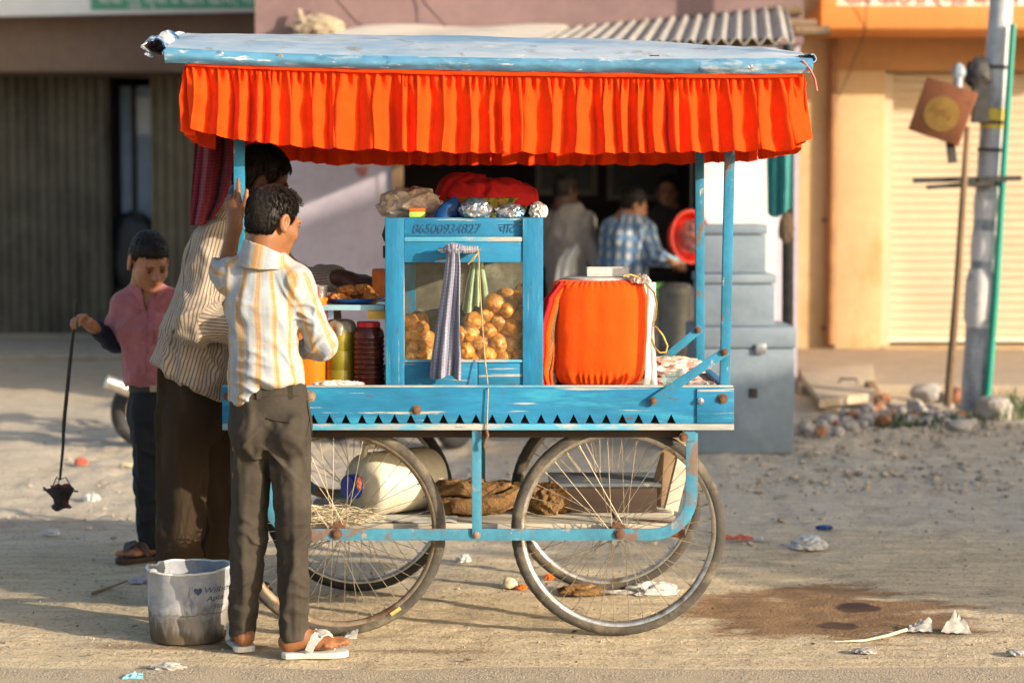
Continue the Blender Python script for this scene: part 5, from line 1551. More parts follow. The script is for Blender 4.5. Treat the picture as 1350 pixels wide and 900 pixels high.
tag(MB().grid(44, 24, green, .004).build('green_cloth', M['green_cloth'], origin=tuple(W(629, 338, 6.72))), 'pale green cloth hanging behind the glass above the puris', 'cloth')

# --- things on top of the cabinet
def lumpy(name, px, py, Y, r, mt, label, cat, amp=.25, freq=2., seed=1, ridge=True, floor=None, box=0., rot=None, extra=None):
    c = W(px, py, Y); mb = MB()
    lump(mb, c, r, amp, freq, seed, 5, ridge=ridge, floor=floor, box=box, rot=rot)
    o = mb.build(name, M[mt] if mt in M else B[mt], origin=(c.x, c.y, floor if floor is not None else c.z))
    if label: tag(o, label, cat)
    return o
ztop = zc1+.0005
lumpy('paper_bag', 541, 270, 6.80, (.088, .07, .048), 'beige_bag', 'crumpled beige bag on the left of the cabinet top', 'bag', .26, 1.6, 3, floor=ztop)
Ys = 6.70
cbx = MB().box((wx(540, Ys), Ys, ztop), (wx(561, Ys), Ys+.06, wz(279, Ys))).build('small_box', M['lime'], origin=(wx(550, Ys), Ys, ztop), bevel=.003)
tag(cbx, 'small lime green box with an orange lid on the cabinet top', 'box')
MB().box((wx(540, Ys), Ys-.001, wz(279, Ys)+.001), (wx(561, Ys), Ys+.061, wz(275, Ys))).build('lid', M['orange_plastic'], cbx, bevel=.003)
def bluebag(u, v):
    a = 2*PI*u; r = (.055*(1-v)**.7+.002)*(1+.18*math.sin(a*3+v*4))
    return W(584+16*v, 287-28*v, 6.69)+Vector((math.cos(a)*r, math.sin(a)*r*.6, 0))
tag(MB().grid(40, 16, bluebag).build('blue_bag', M['blue_bag'], origin=tuple(W(584, 287, 6.69))), 'dark blue plastic bag with a pointed top on the cabinet', 'bag')
Yb = 6.86
bk = thing('basket', 'low yellow and green woven basket on the cabinet top', 'basket', (wx(640, Yb), Yb, ztop))
MB().lathe([(.135, 0), (.150, .03), (.158, .065), (.150, .067), (.140, .03), (.12, .008), (0, .008)], (wx(638, Yb), Yb+.03, ztop), n=44).build('bowl', M['basket'], bk, angle=25)
def redcloth(u, v):
    a = 2*PI*u; Yq = Yb+.03
    r = .172*math.sin(min(1, v*1.05)*PI/2)**.8 if v < .75 else .172+(v-.75)*.02
    nz = mnoise.noise(Vector((math.cos(a)*2, math.sin(a)*2, v*3)))
    h = np.interp(v, [0, .3, .6, .78, 1], [.128, .125, .108, .075, .042])
    h += min(1, v*3)*.014*mnoise.noise(Vector((math.cos(a)*5, math.sin(a)*5, v*6)))+.020*nz*(1-v*.5)*min(1, v*3)+.012*math.sin(a*9+nz*4)*(v if v < .8 else 1)*.6+(.018*max(0, math.cos(a-2.7)) if v < .75 else 0)
    r *= 1+.05*math.sin(a*9+nz*4)*v
    return Vector((wx(640, Yq)+math.cos(a)*r, Yq+math.sin(a)*r*.8, ztop+h))
tag(MB().grid(120, 30, redcloth, .003).build('red_cloth', M['red_cloth'], origin=(wx(640, Yb), Yb, ztop+.04), angle=60), 'bright red cloth draped over the woven basket', 'cloth')
lumpy('foil_ball', 627, 276, 6.66, (.055, .048, .040), 'foil', 'larger silver foil bundle on the cabinet top below the red cloth', 'foil bundle', .12, 2.6, 8, ridge=False, floor=ztop)
lumpy('foil_ball', 672, 280, 6.665, (.050, .042, .030), 'foil', 'flatter bluish foil bundle right of the larger foil bundle', 'foil bundle', .14, 2.6, 18, ridge=False, floor=ztop)
lumpy('crumpled_paper', 710, 279, 6.72, (.020, .020, .022), 'red_paper', 'crumpled purplish paper at the right end of the cabinet top', 'paper', .45, 1.8, 5, floor=ztop)

# --- left end of the deck: bucket, jars, board, plate
Yo = 6.62
b0 = Vector((wx(399, Yo+.1), Yo+.12, ZD+.001)); zt_ = wz(392, Yo+.1)
t = thing('orange_bucket', 'bright orange plastic bucket with a lid on the left end of the deck', 'bucket', tuple(b0))
MB().lathe([(.074, 0), (.078, .01), (.084, zt_-b0.z-.03), (.086, zt_-b0.z-.03), (.086, zt_-b0.z-.012)], b0, n=36, sq=1.6).build('body', M['orange_plastic'], t)
MB().lathe([(.089, zt_-b0.z-.012), (.089, zt_-b0.z-.002), (.07, zt_-b0.z+.004), (0, zt_-b0.z+.004)], b0, n=36, sq=1.6).build('lid', M['orange_plastic'], t)
o = thing('steel_cup', 'dull steel cup standing on the orange bucket', 'cup', (wx(430, Yo+.12), Yo+.12, zt_+.005))
MB().lathe([(.026, 0), (.030, .03), (.033, .035), (.031, .035), (.026, .004), (0, .004)], (wx(421, Yo+.12), Yo+.12, zt_+.005), n=24).build('bowl', M['steel'], o)
Yj = 6.74
j0 = Vector((wx(448.5, Yj), Yj, ZD+.001)); hj = wz(432, Yj)-j0.z
t = thing('yellow_jar', 'yellow green plastic jar with film over its mouth on the deck', 'jar', tuple(j0))
MB().lathe([(.045, 0), (.052, .006), (.054, .05), (.052, .055), (.054, .06), (.055, hj*.6), (.053, hj*.62), (.055, hj*.65), (.054, hj*.9), (.048, hj), (.044, hj)], j0, n=36).build('body', M['yellow_jar'], t)
def film(u, v):
    a = 2*PI*u; r = .052*math.sin(v*PI/2)*(1+.1*math.sin(a*7)*v)
    return j0+Vector((math.cos(a)*r, math.sin(a)*r, hj+.028-.045*v**3+.006*math.sin(a*5)*v))
MB().grid(60, 12, film, .0015).build('film', M['clear_film'], t)
Yk2 = 6.70
j1 = Vector((wx(486, Yk2), Yk2, ZD+.001)); hk = wz(424, Yk2)-j1.z
t = thing('red_jar', 'dark red ribbed plastic jar with a red screw lid beside the cabinet', 'jar', tuple(j1))
prof = [(.046, 0), (.052, .006)]
z = .012
while z < hk*.72:
    prof += [(.054, z), (.054, z+.008), (.0505, z+.011), (.0505, z+.013)]; z += .017
prof += [(.054, z), (.050, hk*.86), (.036, hk*.93), (.034, hk*.95)]
MB().lathe(prof, j1, n=40).build('body', M['red_jar'], t)
MB().lathe([(.039, hk*.92), (.040, hk*.925), (.040, hk-.004), (.037, hk), (0, hk)], j1, n=32).build('lid', M['red_lid'], t)
# board resting on the jars and the bucket
zb0 = wz(409, 6.66)
t = thing('serving_board', 'pale blue board laid across the jars left of the cabinet', 'board', (wx(465, 6.7), 6.75, zb0))
xb0, xb1 = wx(424, 6.66), wx(507, 6.66)
mb = MB(); mb.box((xb0, 6.655, zb0), (xb1, 6.80, zb0+.018)); mb.box((xb0, 6.803, zb0), (xb1, 6.96, zb0+.018)); mb.build('planks', M['pale_tray'], t, bevel=.002)
MB().box((wx(484, 6.65), 6.665, zb0-.030), (wx(507, 6.65), 6.70, zb0-.001)).build('block', mat('yellow_block', (.62, .40, .08), .7), t, bevel=.002)
MB().box((wx(430, 6.65), 6.93, ZD), (wx(440, 6.65), 6.96, zb0-.001)).build('support', M['wood'], t)
zpl = zb0+.0185
t = thing('blue_plate', 'blue plastic plate of fried snacks on the pale board', 'plate', (wx(470, 6.76), 6.76, zpl))
MB().lathe([(.055, 0), (.075, .004), (.10, .016), (.102, .019), (.098, .019), (.073, .007), (0, .005)], (wx(470, 6.76), 6.76, zpl), n=44).build('dish', M['blue_plate'], t)
rs_ = random.Random(9)
fp = []
for i in range(15):
    a = rs_.uniform(0, 6.28); r = .075*math.sqrt(rs_.random())
    z = zpl+.020+(.024 if i > 8 else 0)
    if i < 3:
        mb = MB(); lump(mb, (0, 0, 0), (.030, .024, .017), .28, 2, i*4+1, 4); o = mb.build('fritter', M['fritter']); fp.append(o)
    else:
        o = fp[i % 3].copy(); COL.objects.link(o)
    if i > 8: r *= .6
    o.location = (wx(470, 6.76)+math.cos(a)*r, 6.755+math.sin(a)*r*.8, z); o.rotation_euler = (rs_.uniform(-.4, .4), rs_.uniform(-.4, .4), rs_.uniform(0, 6))
    tag(o, 'brown fried snack piled on the blue plate', 'snack', 'snacks on the blue plate')
ob = MB().box((wx(492, 6.95), 6.90, zpl), (wx(509, 6.95), 6.96, wz(354, 6.95))).build('orange_packet', mat('orange_packet', (.62, .15, .03), .6), bevel=.006, origin=(wx(490, 6.92), 6.92, zpl))
tag(ob, 'orange packet standing behind the plate of snacks', 'packet')
lumpy('crushed_paper', 445, 507, 6.50, (.06, .018, .010), 'red_paper', 'crushed pinkish paper along the deck edge below the jars', 'paper', .4, 2.2, 6, floor=ZD+.001)

# --- orange cloth covered drum
Yd0 = 6.78
c0 = Vector((wx(788, Yd0), Yd0, ZD+.001)); hd = wz(369, Yd0-.1)-c0.z
dr = thing('cloth_covered_drum', 'squat drum wrapped in bright orange cloth on the deck', 'drum', tuple(c0))
def drum(u, v):
    a = 2*PI*u; ca_, sa_ = math.cos(a), math.sin(a)
    q = (abs(ca_)**3.0+abs(sa_)**3.0)**(-1/3.0)
    rr0 = np.interp(v, [0, .03, .10, .22, .5, .8, .93, .985, 1.0], [.120, .142, .158, .165, .170, .167, .154, .130, .112])
    z = np.interp(v, [0, .03, .9, .97, 1.0], [.0, .012, hd*.93, hd*.985, hd])
    n1 = mnoise.noise(Vector((ca_*3, sa_*3, v*1.5)))
    gath = .004*math.sin(a*46+n1*5)*(math.exp(-((v-.97)/.05)**2)+math.exp(-((v-.06)/.06)**2))
    fold = .006*n1+.0008*math.sin(a*9+v*3+n1*3)*math.exp(-((v-.1)/.25)**2)
    # long soft folds on the left flank
    d = abs(((a-3.6+PI) % (2*PI))-PI)
    fold += .004*math.sin(a*24+v*1.2)*math.exp(-(d/.30)**2)
    r = rr0+gath+fold
    return c0+Vector((ca_*q*r, sa_*q*r*.92, z))
MB().grid(260, 60, drum).build('cover', M['cover'], dr, angle=180)
MB().lathe([(0, hd-.004), (.118, hd-.004), (.118, hd+.004), (.108, hd+.008), (0, hd+.010)], c0, n=40).build('top_cloth', M['white_sheet'], dr)
# opening seam on the left with the brown inside showing
def flap(u, v, off=0):
    px = np.interp(v, [0, .15, .5, .85, 1], [752, 735, 729, 727, 734]); Yq = np.interp(v, [0, .15, .5, .85, 1], [6.68, 6.655, 6.645, 6.65, 6.665])
    w = np.interp(v, [0, .2, .8, 1], [3, 7, 7, 3])
    return W(px-13+off+(u-.5)*2*w+1.5*math.sin(v*11), 372+139*v, Yq+.010*math.sin(u*PI*2+v*4)+.004*off*.2)
MB().grid(18, 40, lambda u, v: flap(u, v), .004).build('loose_hem', M['red_cloth'], dr, angle=80)  # red colour stands in for the shaded left fold of the orange cover
MB().grid(18, 40, lambda u, v: flap(u, v, 7), .004).build('loose_hem', M['cover'], dr, angle=80)
MB().grid(8, 40, lambda u, v: flap(.2+u*.6, v, 11)+Vector((0, .006, 0)), .003).build('lining', M['burlap'], dr, angle=80)
zl0 = c0.z+hd+.011
bx = thing('white_box', 'shallow white tray lying on top of the orange drum', 'tray', (wx(812, Yd0), Yd0, zl0))
a_, b2 = wx(774, Yd0-.07), wx(829, Yd0-.07)
mb = MB(); mb.box((a_, Yd0-.07, zl0), (b2, Yd0+.07, zl0+.005)); 
for x0, x1, y0, y1 in ((a_, b2, Yd0-.07, Yd0-.064), (a_, b2, Yd0+.064, Yd0+.07), (a_, a_+.006, Yd0-.0635, Yd0+.0635), (b2-.006, b2, Yd0-.0635, Yd0+.0635)):
    mb.box((x0, y0, zl0+.0055), (x1, y1, zl0+.028))
mb.build('tray', M['white_sheet'], bx)
lumpy('tied_paper', 843, 374, 6.69, (.026, .03, .022), 'red_paper', 'crumpled pinkish wrapping at the right of the drum top', 'paper', .45, 2, 7, floor=c0.z+hd-.01)
def wsheet(u, v):
    Yq = 6.72
    w = np.interp(v, [0, .1, .9, 1], [9, 7.5, 7, 9])
    return W(856+(u-.5)*2*w+1.5*math.sin(v*9), 372+137*v, Yq+.03*u+.006*math.sin(u*9+v*4))
tag(MB().grid(16, 40, wsheet, .004).build('white_sheet', M['white_sheet'], origin=tuple(W(856, 372, 6.72))), 'white plastic sheet hanging down the right side of the orange drum', 'sheet')
mb = MB(); mb.tube([W(x, y, 6.66) for x, y in ((822, 364), (832, 362), (842, 366), (850, 372), (862, 385), (866, 400), (864, 420), (860, 428), (866, 432), (874, 442), (880, 456), (878, 464), (870, 465), (863, 458), (859, 446))], .0032, 8)
tag(mb.build('string_loop', M['yellow_cord'], origin=tuple(W(862, 385, 6.66))), 'yellow cord looping down beside the orange drum', 'cord')
lumpy('pale_bag', 724, 496, 6.72, (.018, .02, .030), 'beige_bag', 'small crumpled pale bag between the cabinet and the orange drum', 'bag', .4, 2, 3, floor=ZD+.001)
# papers and cup on the right of the deck
def flatpaper(name, px, py, w, d, mt, label, seed):
    Yq = np.interp(py, [480, 508], [7.25, 6.52]); c = W(px, py, float(Yq)); 
    def fn(u, v):
        return Vector((c.x+(u-.5)*w, c.y+(v-.5)*d, ZD+.004+.012*abs(mnoise.noise(Vector((u*4+seed, v*4, seed))))))
    tag(MB().grid(20, 14, fn, .0015).build(name, M[mt], origin=(c.x, c.y, ZD)), label, 'paper')
flatpaper('paper_sheet', 895, 492, .16, .30, 'red_paper', 'pinkish newspaper sheet under the plastic cup on the deck', 3)
flatpaper('paper_sheet', 925, 500, .10, .14, 'paper', 'pale paper sheet in the right corner of the deck', 7)
lumpy('crushed_paper', 885, 484, 7.0, (.09, .05, .022), 'red_paper', 'crushed paper heap at the back of the deck right of the drum', 'paper', .4, 2, 13, floor=ZD+.004)
lumpy('straw_bundle', 884, 480, 7.25, (.09, .035, .022), 'straw', 'straw coloured bundle along the rear board of the deck', 'bundle', .3, 2, 15, floor=ZD+.002)
cc = Vector((wx(886, 6.72), 6.66, ZD+.022))
t = thing('plastic_cup', 'clear plastic cup lying on the newspaper behind the brace', 'cup', tuple(cc))
m_, nt_, out_ = new_mat('clear_plastic')
g_ = N(nt_, 'ShaderNodeMixShader', {0: .28, 1: N(nt_, 'ShaderNodeBsdfTransparent', {'Color': (.9, .97, .96)}).outputs[0], 2: N(nt_, 'ShaderNodeBsdfPrincipled', {'Base Color': (.6, .78, .78), 'Roughness': .15}).outputs[0]})
nt_.links.new(g_.outputs[0], out_.inputs[0])
MB().lathe([(.020, -.035), (.028, .035), (.030, .037), (.027, .035), (.019, -.033), (0, -.033)], cc+Vector((0, 0, .008)), (.85, -.4, .15), 28).build('bowl', m_, t)

# --- maroon cloth hanging from the roof at the left
def gam(u, v):
    Yq = 6.98
    xl = np.interp(v, [0, .3, .75, 1], [256, 257, 252, 250]); xr_ = np.interp(v, [0, .5, .8, 1], [306, 308, 300, 283])
    x = xl+(xr_-xl)*u
    zpy = np.interp(v, [0, 1], [130, 297+(-10 if u > .5 else 0)*(u-.5)*2])
    f = .030*math.sin(u*PI*3.4+.4)+.012*math.sin(u*PI*8+v*2)
    return W(x, float(zpy), Yq+f)
gm = MB().grid(60, 60, gam, .004).build('maroon_cloth', M['gamcha'], origin=tuple(W(280, 150, 6.98)), angle=80)
at = gm.data.attributes.new('st', 'FLOAT_VECTOR', 'POINT')
L_ = [(i/59*.32, j/59*.46, 0) for j in range(60) for i in range(60)]; at.data.foreach_set('vector', [c for s_ in (L_+L_) for c in s_])
tag(gm, 'maroon checked cloth hanging under the left end of the cart roof', 'cloth')

# ================================================================== ON THE LOWER SHELF
# cream jerrycan lying on its side, cap towards the camera
ax = Vector((-.72, -.69, .0)).normalized()
cj = Vector((wx(506, 6.83), 6.83, ZS+.112))
t = thing('jerrycan', 'cream plastic can lying on its side under the deck with a blue cap', 'can', tuple(cj))
MB().lathe([(0, -.215), (.085, -.215), (.104, -.205), (.110, -.185), (.110, -.11), (.1075, -.105), (.1075, -.098), (.110, -.092), (.111, 0), (.107, .006), (.107, .016), (.111, .022), (.111, .070), (.107, .088), (.095, .102), (.070, .114), (.045, .120), (.036, .123), (.034, .150), (0, .150)], cj, ax, 44).build('body', M['can'], t)
mb = MB(); up_ = Vector((0, 0, 1)); mb.tube([cj+ax*.095+up_*.088, cj+ax*.085+up_*.130, cj+ax*.02+up_*.140, cj-ax*.05+up_*.130, cj-ax*.06+up_*.105], .011, 10); mb.build('handle', M['can'], t)
MB().lathe([(.041, .130), (.043, .132), (.043, .160), (.039, .165), (0, .165)], cj, ax, 32).build('cap', M['can_cap'], t, angle=30)
lumpy('rag', 473, 636, 6.66, (.007, .010, .016), 'letters_red', 'small coloured rag tucked beside the blue cap of the can', 'rag', .4, 2, 4)
# rolled burlap sack
mb = MB()
def roll(pts, r):
    q = [W(*p) for p in pts]; mb.tube(q, r, 18)
lump(mb, W(620, 662, 6.84), (.155, .085, .038), .12, 1.3, 3, 5, box=.35)
lump(mb, W(608, 643, 6.86), (.110, .075, .034), .13, 1.4, 8, 5, box=.3)
lump(mb, W(662, 648, 6.87), (.075, .075, .042), .14, 1.4, 12, 5, box=.3)
roll([(596, 668, 6.76), (630, 664, 6.75), (662, 661, 6.76), (686, 648, 6.80)], [.018, .027, .029, .024])
roll([(580, 650, 6.78), (605, 645, 6.77), (632, 650, 6.78), (655, 640, 6.80)], [.014, .024, .026, .020])
for v in mb.v:
    n1 = mnoise.noise(v*14)*.010+mnoise.noise(v*40)*.004-.012*math.exp(-(mnoise.noise(v*22+Vector((3, 1, 2)))/.12)**2); v.z += n1; v.x += mnoise.noise(v*11+Vector((5, 5, 5)))*.01
    if v.z < ZS+.001: v.z = ZS+.001
sk = mb.build('burlap_sack', M['burlap'], origin=tuple(W(625, 670, 6.8)))
tag(sk, 'brown burlap sack rolled up on the lower shelf beside the can', 'sack')
# flat white sheets and straw
def shsheet(u, v):
    return Vector((wx(482+120*u, 6.7), 6.64+.16*v, ZS+.003+.010*abs(mnoise.noise(Vector((u*5, v*3, 4))))*(1-.5*v)))
tag(MB().grid(40, 12, shsheet, .002).build('white_sheet', M['white_sheet'], origin=tuple(W(540, 686, 6.7))), 'flattened white plastic sheet on the lower shelf under the can', 'sheet')
mb = MB(); rs_ = random.Random(21)
for _ in range(330):
    p = Vector((wx(rs_.gauss(442, 24), 6.65), 6.63+rs_.random()**1.6*.2, ZS+.004+rs_.random()**2*.045)); a = rs_.uniform(-.6, .6)+(PI if rs_.random() < .5 else 0); l = rs_.uniform(.03, .09)
    d = Vector((math.cos(a), math.sin(a)*.7, rs_.uniform(-.25, .25)))*l
    q1, q2 = p+d*.5, p+d
    q1.z = max(q1.z+rs_.uniform(-.006, .010), ZS+.003); q2.z = max(q2.z-.008, ZS+.002)
    mb.tube([p, q1, q2], .0014, 4, cap=False)
tag(mb.build('straw', M['straw'], fix=False, smooth=False), 'loose straw on the left of the lower shelf', 'straw', kind='stuff')
# dark box and leaning planks at the right
c0 = Vector((wx(790, 6.98), 6.98, ZS))
t = thing('wooden_crate', 'low dark weathered wooden crate on the right of the lower shelf', 'crate', tuple(c0))
x0, x1, z1 = wx(728, 6.9), wx(866, 6.9), wz(640, 6.9)
mb = MB(); mb.box((x0, 6.86, ZS+.001), (x1, 6.88, z1)); mb.box((x0, 7.12, ZS+.001), (x1, 7.14, z1)); mb.box((x0, 6.882, ZS+.001), (x0+.02, 7.118, z1)); mb.box((x1-.02, 6.882, ZS+.001), (x1, 7.118, z1)); mb.box((x0+.021, 6.881, ZS+.001), (x1-.021, 7.119, ZS+.012))
mb.build('box', M['wood_dark'], t, bevel=.003)
MB().box((x0-.01, 6.85, z1+.002), (x1+.015, 7.15, z1+.014)).build('lid', mat('slate_lid', (.10, .12, .14), .7, var=.5, vscale=12, stretch=(.3, 1, 1), spots=[((.30, .28, .22), 12, .55, .66)]), t, bevel=.003)
lumpy('dark_rag', 722, 660, 6.86, (.06, .05, .05), 'burlap', 'dark brown cloth heap between the sack and the wooden crate', 'cloth', .3, 1.8, 8, floor=ZS+.001)
a, b = W(868, 668, 6.92), W(893, 578, 6.95)
tag(MB().bar(a, b, .085, .02, (0, -1, 0)).build('leaning_plank', M['wood'], bevel=.003, origin=tuple(a)), 'brown plank leaning behind the right front wheel', 'plank')
a, b = W(884, 672, 6.86), W(905, 586, 6.86)
tag(MB().bar(a, b, .05, .02, (.3, -1, 0)).build('leaning_plank', M['wood_pale'], bevel=.003, origin=tuple(a)), 'pale plank leaning beside the brown plank under the deck', 'plank')

# ================================================================== BUCKET ON THE GROUND
gb = G(249, 855); gb.y += .165; gb.x *= gb.y/(gb.y-.165); gb.z = .002
s_ = gb.y/FPX*1.0
hb = .238
t = thing('paint_bucket', 'battered dirty white bucket with faded lettering on the ground', 'bucket', tuple(gb))
r0, r1 = 50*s_, 56*s_
def bk_(u, v):
    a = 2*PI*u-PI/2
    rr_ = r0+(r1-r0)*v
    rim = hb*(1+.02*math.sin(a*2+1)+.014*mnoise.noise(Vector((math.cos(a)*3, math.sin(a)*3, 1))))
    jag = (-.006 if 4.10 < a+PI/2 < 4.6 else 0) if v > .99 else 0
    n1 = mnoise.noise(Vector((math.cos(a)*1.4, math.sin(a)*1.4, v*2)))*.006+(.006*math.sin(a*3+2))*v
    return gb+Vector((math.cos(a)*(rr_+n1), math.sin(a)*(rr_+n1), .003+rim*v+jag))
m_, nt_, out_ = new_mat('battered_bucket')
c_ = coords(nt_, rand=False); sp_ = N(nt_, 'ShaderNodeSeparateXYZ', {0: c_}).outputs
n1_ = noise_(nt_, c_, 14, 7, .65); n2_ = noise_(nt_, N(nt_, 'ShaderNodeVectorMath', {0: c_, 1: (1, 1, .25)}, operation='MULTIPLY').outputs[0], 22, 6, .65)
col_ = mix(nt_, ramp(nt_, n1_, .35, .65), (.27, .29, .33), (.40, .41, .43))
col_ = mix(nt_, math_(nt_, 'MULTIPLY', ramp(nt_, n2_, .58, .70), .8), col_, (.11, .13, .18))
crk_ = math_(nt_, 'ABSOLUTE', math_(nt_, 'SUBTRACT', math_(nt_, 'ADD', sp_[2], math_(nt_, 'MULTIPLY', n1_, .05)), .125))
col_ = mix(nt_, math_(nt_, 'MULTIPLY', ramp(nt_, crk_, .004, .001), ramp(nt_, n2_, .42, .55)), col_, (.06, .06, .07))
dirt_ = ramp(nt_, math_(nt_, 'ADD', sp_[2], math_(nt_, 'MULTIPLY', math_(nt_, 'SUBTRACT', n1_, .5), .16)), .135, .075)
col_ = mix(nt_, dirt_, col_, mix(nt_, ramp(nt_, n2_, .4, .6), (.10, .095, .085), (.24, .22, .20)))
low_ = ramp(nt_, math_(nt_, 'ADD', sp_[2], math_(nt_, 'MULTIPLY', math_(nt_, 'SUBTRACT', n2_, .5), .12)), .06, .015)
col_ = mix(nt_, low_, col_, (.10, .075, .05))
finish(nt_, out_, col_, .6, 0, [(n1_, .3, .006), (n2_, .2, .004)], .10, .3)
def bk_in(u, v):
    p = bk_(u, v); d = Vector((p.x-gb.x, p.y-gb.y, 0)).normalized(); return p-d*.004
mb = MB(); mb.grid(90, 20, bk_); n0 = len(mb.v)
bo = mb.build('body', m_, t, angle=180, fix=False)
MB().grid(90, 20, lambda u, v: bk_in(1-u, v)).build('inside', m_, t, angle=180, fix=False)
def rimf(u, v):
    a = 2*PI*v; p = bk_(u, .995); d = Vector((p.x-gb.x, p.y-gb.y, 0)).normalized()
    return p-d*.002+d*math.cos(a)*.0055+Vector((0, 0, math.sin(a)*.004))
MB().grid(90, 9, rimf).build('rim', mat('rim_plastic', (.66, .65, .60), .55, var=.2, vscale=20), t, fix=True)
MB().lathe([(0, 0), (r0-.002, 0), (r0-.001, .006), (0, .006)], gb+Vector((0, 0, .001)), n=40).build('base', m_, t)
mb = MB(); lump(mb, bk_(.885, 1.0)+Vector((0, 0, .002)), (.014, .008, .008), .2, 2, 3, 3); mb.build('ear', m_, t)
# faded hand-lettered words wrapped on the curved side
def wrap_text(body, size, px, py, sh=.1):
    o = text('lettering', body, size, M['ink'], None, (0, 0, 0), (0, 0, 0), 0, sh, .95)
    dg = bpy.context.evaluated_depsgraph_get(); me = bpy.data.meshes.new_from_object(o.evaluated_get(dg)); bpy.data.objects.remove(o)
    z0 = wz(py, gb.y-.12); x0 = wx(px, gb.y-.12)-gb.x
    for v in me.vertices:
        z = z0+v.co.y; rr_ = r0+(r1-r0)*(z/hb)+.0022
        x = x0+v.co.x; a = math.asin(max(-.99, min(.99, x/rr_)))
        k = bk_((a)/(2*PI) % 1.0, min(.98, z/hb)); d = Vector((k.x-gb.x, k.y-gb.y, 0)); dl = d.length
        v.co = Vector((d.x/dl*(dl+.0015), d.y/dl*(dl+.0015), z))
    ob = bpy.data.objects.new('lettering', me); COL.objects.link(ob); ob.parent = bo
    ob.location = (0, 0, -gb.z)
    me.materials.clear(); me.materials.append(M['ink'])
wrap_text('♥', .024, 252, 783, 0); wrap_text('Wilbe', .026, 265, 782, .3); wrap_text('Apla', .025, 268, 793, .3); wrap_text('15ltr', .020, 271, 804, .3)
# ================================================================== PEOPLE
def V(*a): return Vector(a)

def add_head(S, c, f, up, hh, k=1.0):
    """c: middle between chin and crown, f: where the face looks, hh: chin to crown"""
    u = Vector(up).normalized(); f = Vector(f).normalized()
    f = (f-u*f.dot(u)).normalized(); r = f.cross(u).normalized()
    s = hh/.232
    Mh = np.array([[r.x, f.x, u.x], [r.y, f.y, u.y], [r.z, f.z, u.z]])
    def P(x, y, z): return Vector(c)+(r*x+f*y+u*z)*s
    def E(x, y, z, rr, kk=.012, op='u'): S.ell(P(x, y, z), np.array(rr)*s, Mh, kk*s, op)
    E(0, -.012, .035, (.074, .094, .083), .0)
    E(0, .028, -.030, (.060, .066, .080), .03)
    E(0, .045, -.070, (.044, .046, .040), .025)
    E(0, .072, -.098, (.020, .020, .016), .02)
    for sx in (-1, 1):
        E(sx*.038, .052, -.030, (.028, .032, .030), .02)
        E(sx*.030, .082, .016, (.026, .014, .010), .012)
        E(sx*.030, .100, -.004, (.018, .014, .011), .012, 's')
        E(sx*.030, .0775, -.005, (.0165, .013, .0105), .004)
        E(sx*.0115, .096, -.036, (.009, .010, .008), .006)
        # ear
        er = Matrix.Rotation(sx*R(-14), 3, 'Z')
        Me = Mh @ np.array(er)
        S.ell(P(sx*.079, -.012, -.006), np.array((.010, .021, .033))*s, Me, .004*s)
        S.ell(P(sx*.089, -.009, -.002), np.array((.008, .011, .019))*s, Me, .004*s, 's')
        S.ell(P(sx*.081, -.006, -.034), np.array((.008, .010, .010))*s, Me, .006*s)
    S.cone(P(0, .090, .008), P(0, .110, -.030), .008*s, .0135*s, .012*s)
    E(0, .092, -.060, (.022, .012, .0065), .005)
    E(0, .089, -.071, (.019, .012, .0075), .005)
    E(0, .1045, -.0655, (.024, .006, .0018), .003, 's')
    S.cone(P(0, -.022, -.050), P(0, -.030, -.125), .050*s, .050*s, .02*s)
    return P, Mh, s, (r, f, u)

def add_hand(S, wrist, d, n, L, side, curl=(.3, .3, .3, .3), spread=.12, thumb=(.6, .5), k=.004, lead=None):
    """d: wrist to knuckles, n: out of the back of the hand, L: hand length, side: +1 when the thumb is on d x n side"""
    d = Vector(d).normalized(); n = Vector(n); n = (n-d*n.dot(d)).normalized()
    s = d.cross(n).normalized()*side        # towards the thumb
    w = Vector(wrist); P = w+d*L*.46
    S.seg(w+d*L*.06, P-d*L*.02, (L*.150, L*.085), (L*.215, L*.070), s, k*2)
    S.cone(w-d*L*.10, w+d*L*.14, L*.135, L*.13, k*4)
    tips = []
    for i in range(4):
        o = (.165-.115*i)*L
        ln = L*(.46, .52, .48, .38)[i]; r = L*(.048, .050, .047, .041)[i]
        q = P+s*o-d*L*(.0, -.015, .0, .04)[i]
        c0 = curl[i]; a = .55*c0
        dd = (d+s*(spread*(1-i*.67))).normalized()
        S.cone(q-dd*L*.14-n*L*.01, q, r*1.05, r*1.12, k)
        for j, fr in enumerate((.44, .32, .24)):
            ang = c0*(.75+.55*j) if j else c0*.75
            x = (dd*math.cos(ang)-n*math.sin(ang))
            q2 = q+x*ln*fr; S.cone(q, q2, r*(1.08-.1*j), r*(.98-.12*j), k*.6); q = q2
        tips.append(q)
    a, b = thumb
    t0 = w+d*L*.14+s*L*.12-n*L*.02
    x = (d*math.cos(a)+s*math.sin(a)-n*b*.5).normalized()
    t1 = t0+x*L*.24; x2 = (x+d*.5-n*b*.4).normalized(); t2 = t1+x2*L*.17; x3 = (x2+d*.3-n*b*.3).normalized(); t3 = t2+x3*L*.13
    S.cone(t0, t1, L*.088, L*.064, k*2); S.cone(t1, t2, L*.062, L*.055, k); S.cone(t2, t3, L*.055, L*.042, k)
    return tips

